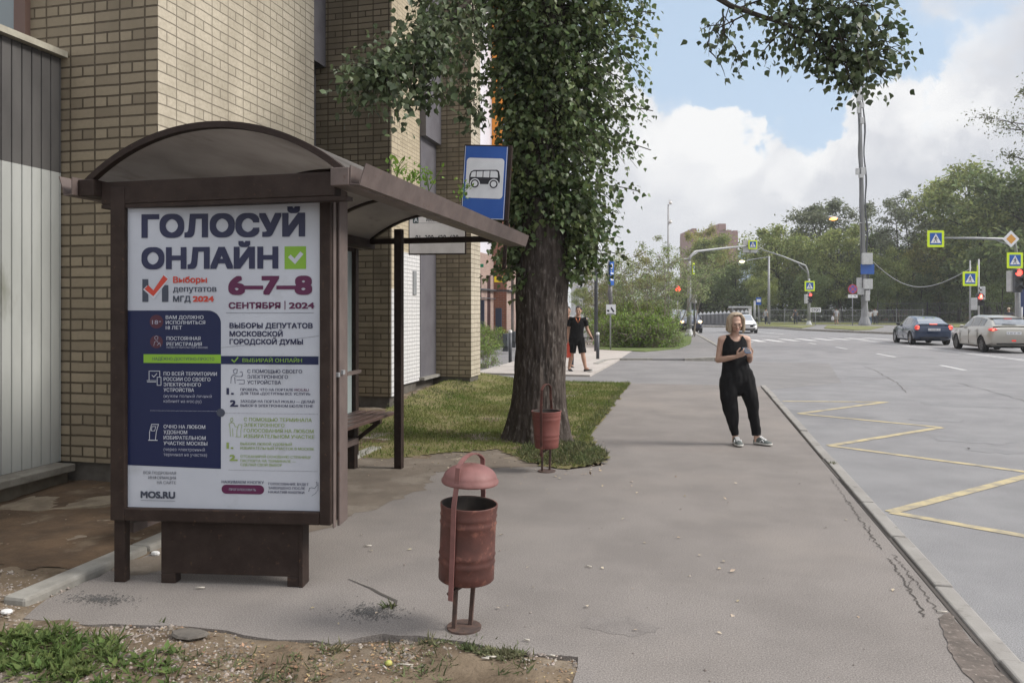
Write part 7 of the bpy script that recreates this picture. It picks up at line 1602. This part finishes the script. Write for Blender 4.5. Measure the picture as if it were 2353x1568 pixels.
for sh_, el, wr_, sg in ((w_(-.170, .015, 1.285), w_(-.212, .040, 1.035), w_(-.058, -.215, 1.092), -1), (w_(.132, .015, 1.285), w_(.172, .045, 1.03), w_(.122, -.195, 1.095), 1)):
    q.tube([w_(-.02 + sg * .07, .014, 1.305), sh_], [.05, .052], 12, round_=True)
    q.tube([sh_, sh_.lerp(el, .35), sh_.lerp(el, .75), el], [.050, .045, .038, .036], 12, round_=True); q.tube([el, el.lerp(wr_, .3), el.lerp(wr_, .7), wr_], [.037, .038, .029, .023], 12, round_=True)
hand(q, w_(-.055, -.218, 1.095), (.62, -.62, .42), (.55, .25, .65), (.1, .35, .9), 48); hand(q, w_(.118, -.200, 1.098), (-.52, -.72, .40), (-.55, .25, .65), (-.1, .35, .9), 52)
for hp, kn, an in ((w_(-.085, .0, .84), w_(-.07, -.02, .455), w_(-.006, .025, .10)), (w_(.11, .0, .84), w_(.19, -.02, .455), w_(.257, .02, .10))):
    q.tube([hp, hp.lerp(kn, .5), kn], [.085, .07, .055], 12, round_=True); q.tube([kn, kn.lerp(an, .3), kn.lerp(an, .75), an, an + V((0, 0, -.06))], [.054, .055, .040, .034, .036], 12, round_=True)
me = remesh(q, .0052, 3); me.materials.append(m_skin); link('body', me, wm)
face_parts(wm, HC, MH, 1.0, m_blonde, True, True)
q = MB()          # sleeveless top
q.tube([w_(-.005, .0, .86), w_(-.012, .0, .95), w_(-.016, .0, 1.04), w_(-.018, -.002, 1.14), w_(-.020, .004, 1.22), w_(-.020, .012, 1.29), w_(-.018, .016, 1.335)], [(.165, .115), (.155, .108), (.150, .106), (.155, .112), (.156, .106), (.148, .090), (.122, .066)], 24, side=(1, 0, 0))
def topcut(c):
    x = c.x - X0 + .018
    if c.z > 1.345 or c.z < .87: return True
    return (x / .078) ** 2 + ((c.z - 1.355) / .088) ** 2 < 1 and c.y < .03 or (x / .07) ** 2 + ((c.z - 1.36) / .05) ** 2 < 1
garment('top', q, .006, m_black_cl, wm, 3, .003, cut=topcut)
q = MB()          # baggy trousers
q.tube([w_(-.016, .0, 1.06), w_(-.014, .0, 1.00), w_(-.006, .0, .93), w_(.004, .0, .85), w_(.010, .0, .77), w_(.012, .0, .69)], [(.146, .104), (.153, .112), (.170, .124), (.192, .136), (.204, .136), (.145, .10)], 24, side=(1, 0, 0), round_=True)
for leg in (((-.05, 0, .95, .08, .10), (-.075, 0, .86, .100, .12), (-.090, 0, .79, .110, .122), (-.098, -.01, .70, .108, .118), (-.098, -.02, .58, .106, .112), (-.072, -.02, .455, .098, .10), (-.050, -.005, .34, .080, .085), (-.030, .01, .24, .064, .066), (-.010, .02, .15, .048, .052), (-.004, .022, .115, .045, .05)),
            ((.06, 0, .95, .08, .10), (.098, 0, .87, .108, .12), (.120, 0, .79, .114, .122), (.136, -.01, .70, .108, .118), (.168, -.02, .58, .092, .110), (.200, -.02, .455, .074, .095), (.220, -.005, .34, .064, .08), (.240, .01, .24, .056, .066), (.255, .018, .15, .053, .055), (.258, .02, .115, .052, .055))):
    q.tube([w_(*p[:3]) for p in leg], [(p[3], p[4]) for p in leg], 20, side=(1, 0, 0), round_=False)
garment('trousers', q, .0075, m_black_cl, wm, 4, .013, (11, 11, 4.5), seed=3)
for p0, p1, in ((w_(-.004, .055, .012), w_(-.002, -.185, .012)), (w_(.235, .045, .012), w_(.395, -.115, .012))): shoe(wm, p0, p1, m_sneak, m_sole, 1.0, stripe=M['white'])
# bob hair: a cap of locks falling from the parting to the chin
q = MB(); r_ = random.Random(5)
def hpt(a, e, k=1.0):       # a: azimuth from the back, e: elevation
    return V((k * .083 * math.cos(e) * math.sin(a), .018 + k * .100 * math.cos(e) * math.cos(a), .030 + k * .090 * math.sin(e)))
for i in range(300):
    a = r_.uniform(-2.45, 2.45); f = abs(a) / 2.45; part = V((r_.uniform(-.004, .022), .024 - .055 * f + r_.gauss(0, .010), .114 + .004 * r_.random()))
    drop = r_.uniform(-.100, -.060) if f > .25 else r_.uniform(-.09, -.06); k = 1.0 + r_.uniform(0, .12)
    if f > .86: k += .04
    m1 = hpt(a, .85, k * 1.04); m2 = hpt(a, .25, k * 1.12); m3 = hpt(a, -.1, k * 1.16); m3.z = -.02; e = V((m3.x * 1.04, m3.y * 1.0, drop)); e2 = V((e.x * .90, e.y * .96, drop - .016))
    if f > .74: m1.y += .020; m2.y += .032; m3.y += .034; e.y += .022
    q.tube([part, m1, m2, m3, e, e2], [(.006, .004), (.0115, .006), (.013, .007), (.012, .007), (.009, .006), (.003, .002)], 6, round_=False)
q.v = [tuple(HC + MH @ V(v)) for v in q.v]; q.build('hair', m_blonde, wm, smooth=True)
q = MB(); q.ball((0, .026, .034), (.076, .088, .080), 18, 12); q.v = [tuple(HC + MH @ V(v)) for v in q.v]; q.build('hair_base', mat('hair_root', (.12, .08, .05), .6), wm, smooth=True)
px_ = w_(.042, -.292, 1.172); ph = thing('mobile_phone', 'blue mobile phone held in both hands by the woman', 'phone', Matrix.Rotation(rzw, 3, 'Z') @ px_ + V((pw.x, pw.y, 0))); ph.rotation_euler = (R(24), 0, rzw)
q = MB(); q.box(-.036, .036, -.07, .07, -.0045, .0045); q.build('case', mat('blue_phone_case', (.10, .20, .36), .3), ph, bevel=.003); q = MB(); q.box(-.033, .033, -.067, .067, .0046, .0052); q.build('screen', mat('phone_screen', (.02, .02, .03), .1, spec=.8), ph)

# ------------------------------------------------------------------ generic walker
def walker(label, x, ybase, d, J, shirt, legs, skin=None, hair=None, hgt=1.0, rz=0, voxel=.009, shorts=None, sleeve=.45, ground=.0, shoe_m=None, name='person', face=True, long_hair=False, pant_r=1.0, far=False):
    p = P(x, HY, d); t = thing(name, label, 'person', (p.x, p.y, ground), YAW + rz); skin = skin or m_skin2; hair = hair or m_darkhair; s = hgt
    def j(k): return V(J[k]) * s
    q = MB(); hc = j('head'); mh = Matrix.Rotation(R(J.get('turn', 0)), 3, 'Z') @ Matrix.Rotation(R(J.get('nod', 4)), 3, 'X'); head_geo(q, hc, mh, s * 1.10)
    q.tube([j('neck') + V((0, .01, -.05)), j('neck').lerp(hc, .55)], [.062 * s, .054 * s], 12)
    pv = j('pelvis'); ch = j('chest'); q.tube([pv + V((0, 0, -.05)), pv.lerp(ch, .35), pv.lerp(ch, .8), ch + V((0, 0, .02)), j('neck')], [(.150 * s, .10 * s), (.138 * s, .095 * s), (.165 * s, .108 * s), (.150 * s, .095 * s), (.065 * s, .06 * s)], 16, side=(1, 0, 0), round_=True)
    for sd in 'LR':
        a, b, c = j('sh' + sd), j('el' + sd), j('wr' + sd); q.tube([ch.lerp(a, .5), a], [.06 * s, .058 * s], 10, round_=True); q.tube([a, a.lerp(b, .5), b], [.058 * s, .052 * s, .042 * s], 10, round_=True); q.tube([b, b.lerp(c, .3), c], [.043 * s, .042 * s, .028 * s], 10, round_=True)
        dd = (c - b).normalized(); hand(q, c, dd, (-.8 if sd == 'L' else .8, -.2, .1), (0, -1, 0), 42, s * 1.08)
        a, b, c = j('hp' + sd), j('kn' + sd), j('an' + sd); q.tube([a, a.lerp(b, .5), b], [.092 * s, .080 * s, .060 * s], 10, round_=True); q.tube([b, b.lerp(c, .3), c], [.058 * s, .060 * s, .038 * s], 10, round_=True); q.tube([c, c + (j('to' + sd) - c) * .3], [.04 * s, .04 * s], 8, round_=True)
    me = remesh(q, voxel, 2); me.materials.append(skin); link('body', me, t)
    if face and not far: face_parts(t, hc, mh, s * 1.10, hair, True)
    q = MB(); q.tube([pv + V((0, 0, -.07)), pv.lerp(ch, .35), pv.lerp(ch, .8), ch + V((0, 0, .03)), j('neck') + V((0, 0, -.02))], [(.182 * s, .128 * s), (.170 * s, .120 * s), (.184 * s, .126 * s), (.165 * s, .108 * s), (.085 * s, .072 * s)], 16, side=(1, 0, 0))
    for sd in 'LR': a, b = j('sh' + sd), j('el' + sd); q.tube([ch.lerp(a, .5), a, a.lerp(b, sleeve * .6), a.lerp(b, sleeve * 1.5)], [.072 * s, .074 * s, .070 * s, .066 * s], 12)
    garment('shirt', q, voxel * 1.1, shirt, t, 2, .006 * s, seed=x, thick=.003)
    q = MB(); q.tube([pv + V((0, 0, .06)), pv, pv + V((0, 0, -.10))], [(.165 * s, .118 * s), (.175 * s, .128 * s), (.15 * s, .11 * s)], 16, side=(1, 0, 0), round_=True)
    for sd in 'LR':
        a, b, c = j('hp' + sd), j('kn' + sd), j('an' + sd)
        if shorts: q.tube([a + V((0, 0, .03)), a.lerp(b, .5), a.lerp(b, shorts)], [.110 * s, .108 * s, .104 * s], 12)
        else: q.tube([a + V((0, 0, .03)), a.lerp(b, .5), b, b.lerp(c, .5), c], [.108 * s * pant_r, .095 * s * pant_r, .075 * s * pant_r, .068 * s * pant_r, .055 * s * pant_r], 12)
    garment('shorts' if shorts else 'trousers', q, voxel * 1.1, legs, t, 2, .007 * s, seed=x + 2, thick=.003)
    q = MB(); q.ball((0, .020, .040), (.079, .092, .083), 16, 12)
    def hcut(c): return c.y < -.045 and c.z < .075 or c.z < -.02 and c.y < .03 or c.z < -.05 and not long_hair
    if long_hair: q.tube([(0, .06, .02), (0, .085, -.08), (0, .08, -.2)], [(.075, .05), (.08, .045), (.06, .03)], 10, side=(1, 0, 0), round_=True)
    me = remesh(q, .012, 1); me = cut_mesh(me, hcut)
    for v in me.vertices: v.co = hc + mh @ (v.co * s * 1.12 + V((noise.noise(v.co * 60), noise.noise(v.co * 60 + V((5, 0, 0))), noise.noise(v.co * 60 + V((0, 7, 0))))) * .004)
    me.materials.append(hair); o = link('hair', me, t); so = o.modifiers.new('s', 'SOLIDIFY'); so.thickness = .006
    for sd in 'LR':
        c = j('an' + sd); to = j('to' + sd); h = c + V((0, .045, -.075)) if 'he' + sd not in J else j('he' + sd); shoe(t, h, to, shoe_m or m_trim, m_sole, s * 1.12)
    return t, j
MAN = dict(head=(.045, -.03, 1.645), neck=(.03, -.005, 1.50), chest=(.02, .0, 1.36), pelvis=(.0, 0, .93), shL=(.215, .0, 1.415), elL=(.275, .02, 1.16), wrL=(.365, -.12, .965), shR=(-.175, .0, 1.425), elR=(-.215, .06, 1.15), wrR=(-.235, .0, .915),
           hpL=(.085, 0, .90), knL=(.150, -.10, .50), anL=(.215, -.16, .135), toL=(.385, -.30, .075), heL=(.19, -.12, .02), hpR=(-.085, 0, .90), knR=(-.135, .02, .50), anR=(-.200, .10, .12), toR=(-.14, -.12, .012), turn=-14, nod=2)
t, j = walker('man in black polo and shorts walking with a red bag, by the tree trunk', 1325, 861, 20.2, MAN, m_black_cl, m_black_cl, shorts=.92, ground=-.012, voxel=.008)
q = MB(); q.smooth = True
for sg in (-1, 1): q.tube([(.02 + sg * .055, -.065, 1.46), (.02 + sg * .035, -.105, 1.40), (.02 + sg * .005, -.118, 1.33)], [(.012, .005), (.010, .005), (.006, .004)], 6)
q.build('collar_trim', mat('orange_piping', (.50, .16, .07), .6), t)
b = P(1325, HY, 20.2); hand_w = Matrix.Rotation(YAW, 3, 'Z') @ V((-.237, -.02, .84)) + V((b.x, b.y, 0))
bg = thing('shopping_bag', 'red and white plastic bag hanging from the walking man hand', 'bag', hand_w, YAW)
q = MB(); q.tube([(0, 0, -.03), (0, 0, -.12), (0, 0, -.26), (0, 0, -.40), (0, 0, -.43)], [(.02, .015), (.055, .03), (.08, .05), (.075, .05), (.05, .03)], 18, side=(1, 0, 0), round_=True)
garment('sack', q, .01, mat('red_white_plastic', (.55, .07, .04), .4, (.62, .42, .36), 9, lo=.55, hi=.62), bg, 1, .018, (14, 14, 6), seed=4)
q = MB()
for sg in (-1, 1): q.tube([(sg * .02, 0, -.10), (sg * .012, 0, -.03), (0, 0, .02)], [.012, .008, .006], 6)
q.build('handles', bpy.data.materials['red_white_plastic'], bg)
pw2 = Matrix.Rotation(YAW, 3, 'Z') @ V((.385, -.165, .90)) + V((b.x, b.y, 0)); ph = thing('dark_phone', 'dark phone in the free hand of the walking man', 'phone', pw2, YAW + R(25)); q = MB(); q.box(-.06, .045, -.03, .03, -.012, .012); q.build('case', M['black'], ph, bevel=.004)
M2 = dict(MAN); M2.update(head=(.0, .0, 1.64), neck=(.0, .01, 1.47), turn=0, knL=(.10, -.06, .5), anL=(.11, -.05, .10), toL=(.14, -.26, .012), heL=(.10, .0, .012), elL=(.25, .04, 1.16), wrL=(.26, -.04, .93))
walker('second man in black walking just behind, half hidden by the tree trunk', 1304, 858, 21.6, M2, m_black_cl, mat('dark_jeans', (.03, .033, .045), .8), ground=-.012, voxel=.011, far=True)
BACK = dict(head=(.0, -.02, 1.645), neck=(.0, .0, 1.50), chest=(.0, .0, 1.36), pelvis=(.0, 0, .93), shL=(.20, .0, 1.42), elL=(.25, .02, 1.16), wrL=(.25, -.08, .93), shR=(-.20, .0, 1.42), elR=(-.25, .04, 1.16), wrR=(-.24, -.04, .93),
            hpL=(.085, 0, .90), knL=(.09, -.10, .50), anL=(.09, -.02, .10), toL=(.10, -.22, .012), hpR=(-.085, 0, .90), knR=(-.09, .02, .50), anR=(-.09, .18, .12), toR=(-.10, -.02, .012), turn=0, nod=4)
m_greysh = mat('pale_grey_shirt', (.34, .35, .36), .8); m_whitesh = mat('white_shirt', (.52, .52, .54), .8); m_jeans = mat('blue_jeans', (.12, .17, .26), .8); m_dkpant = mat('dark_trousers', (.03, .034, .05), .8); m_dksh = mat('dark_jacket', (.045, .048, .055), .8); m_khaki = mat('khaki_shorts', (.28, .26, .22), .8)
far_kw = dict(voxel=.022, ground=.045, far=True)
t, j = walker('man in grey shirt and shorts walking away with a white bag', 1921, 746, 84, BACK, m_greysh, m_khaki, rz=R(180), shorts=.95, hgt=1.04, **far_kw)
bo = P(1912, HY, 84); q = MB(); q.smooth = True; q.tube([(0, 0, .95), (0, 0, .85), (0, 0, .55), (0, 0, .48)], [(.02, .02), (.11, .06), (.15, .08), (.1, .05)], 12, side=(1, 0, 0)); o = q.build('white_bag', m_whitesh, loc=(bo.x, bo.y - .1, .045)); tag(o, 'white bag carried by the man in grey shirt', 'bag')
walker('woman with long dark hair, white top and blue jeans beside the mast', 1998, 747, 85, BACK, m_whitesh, m_jeans, rz=R(180), hgt=.96, long_hair=True, **far_kw)
walker('person in white shirt and dark trousers right of the long-haired woman', 2010, 747, 85, BACK, m_whitesh, m_dkpant, rz=R(165), hgt=1.04, **far_kw)
walker('dark dressed person walking on the path left of the signal pole', 1827, 746, 86, BACK, m_dksh, m_dkpant, rz=R(200), hgt=1.0, **far_kw)
walker('dark dressed person standing by the street lamp pole foot', 1759, 746, 82, BACK, m_greysh, m_dkpant, rz=R(120), hgt=1.02, **far_kw)
walker('fair-haired person whose head shows above the silver car', 2317, 775, 52, BACK, m_dksh, m_dkpant, rz=R(150), hgt=1.0, hair=m_blonde, **far_kw)
# ================================================================== AIR
mb = MB(); mb.box(-340, 420, -60, 520, -1.2, 75)
hm = bpy.data.materials.new('haze_air'); hm.use_nodes = True; nt = hm.node_tree
for n in list(nt.nodes): nt.nodes.remove(n)
ho = nt.nodes.new('ShaderNodeOutputMaterial'); hv = nt.nodes.new('ShaderNodeVolumePrincipled'); hv.inputs['Density'].default_value = .0006; hv.inputs['Color'].default_value = (.93, .96, 1, 1); hv.inputs['Anisotropy'].default_value = .2
nt.links.new(hv.outputs[0], ho.inputs['Volume'])
o = mb.build('haze', hm); o['kind'] = 'stuff'; o['label'] = 'pale haze in the air over the street'; o.display_type = 'WIRE'
S.cycles.volume_bounces = 0; S.cycles.volume_step_rate = 4
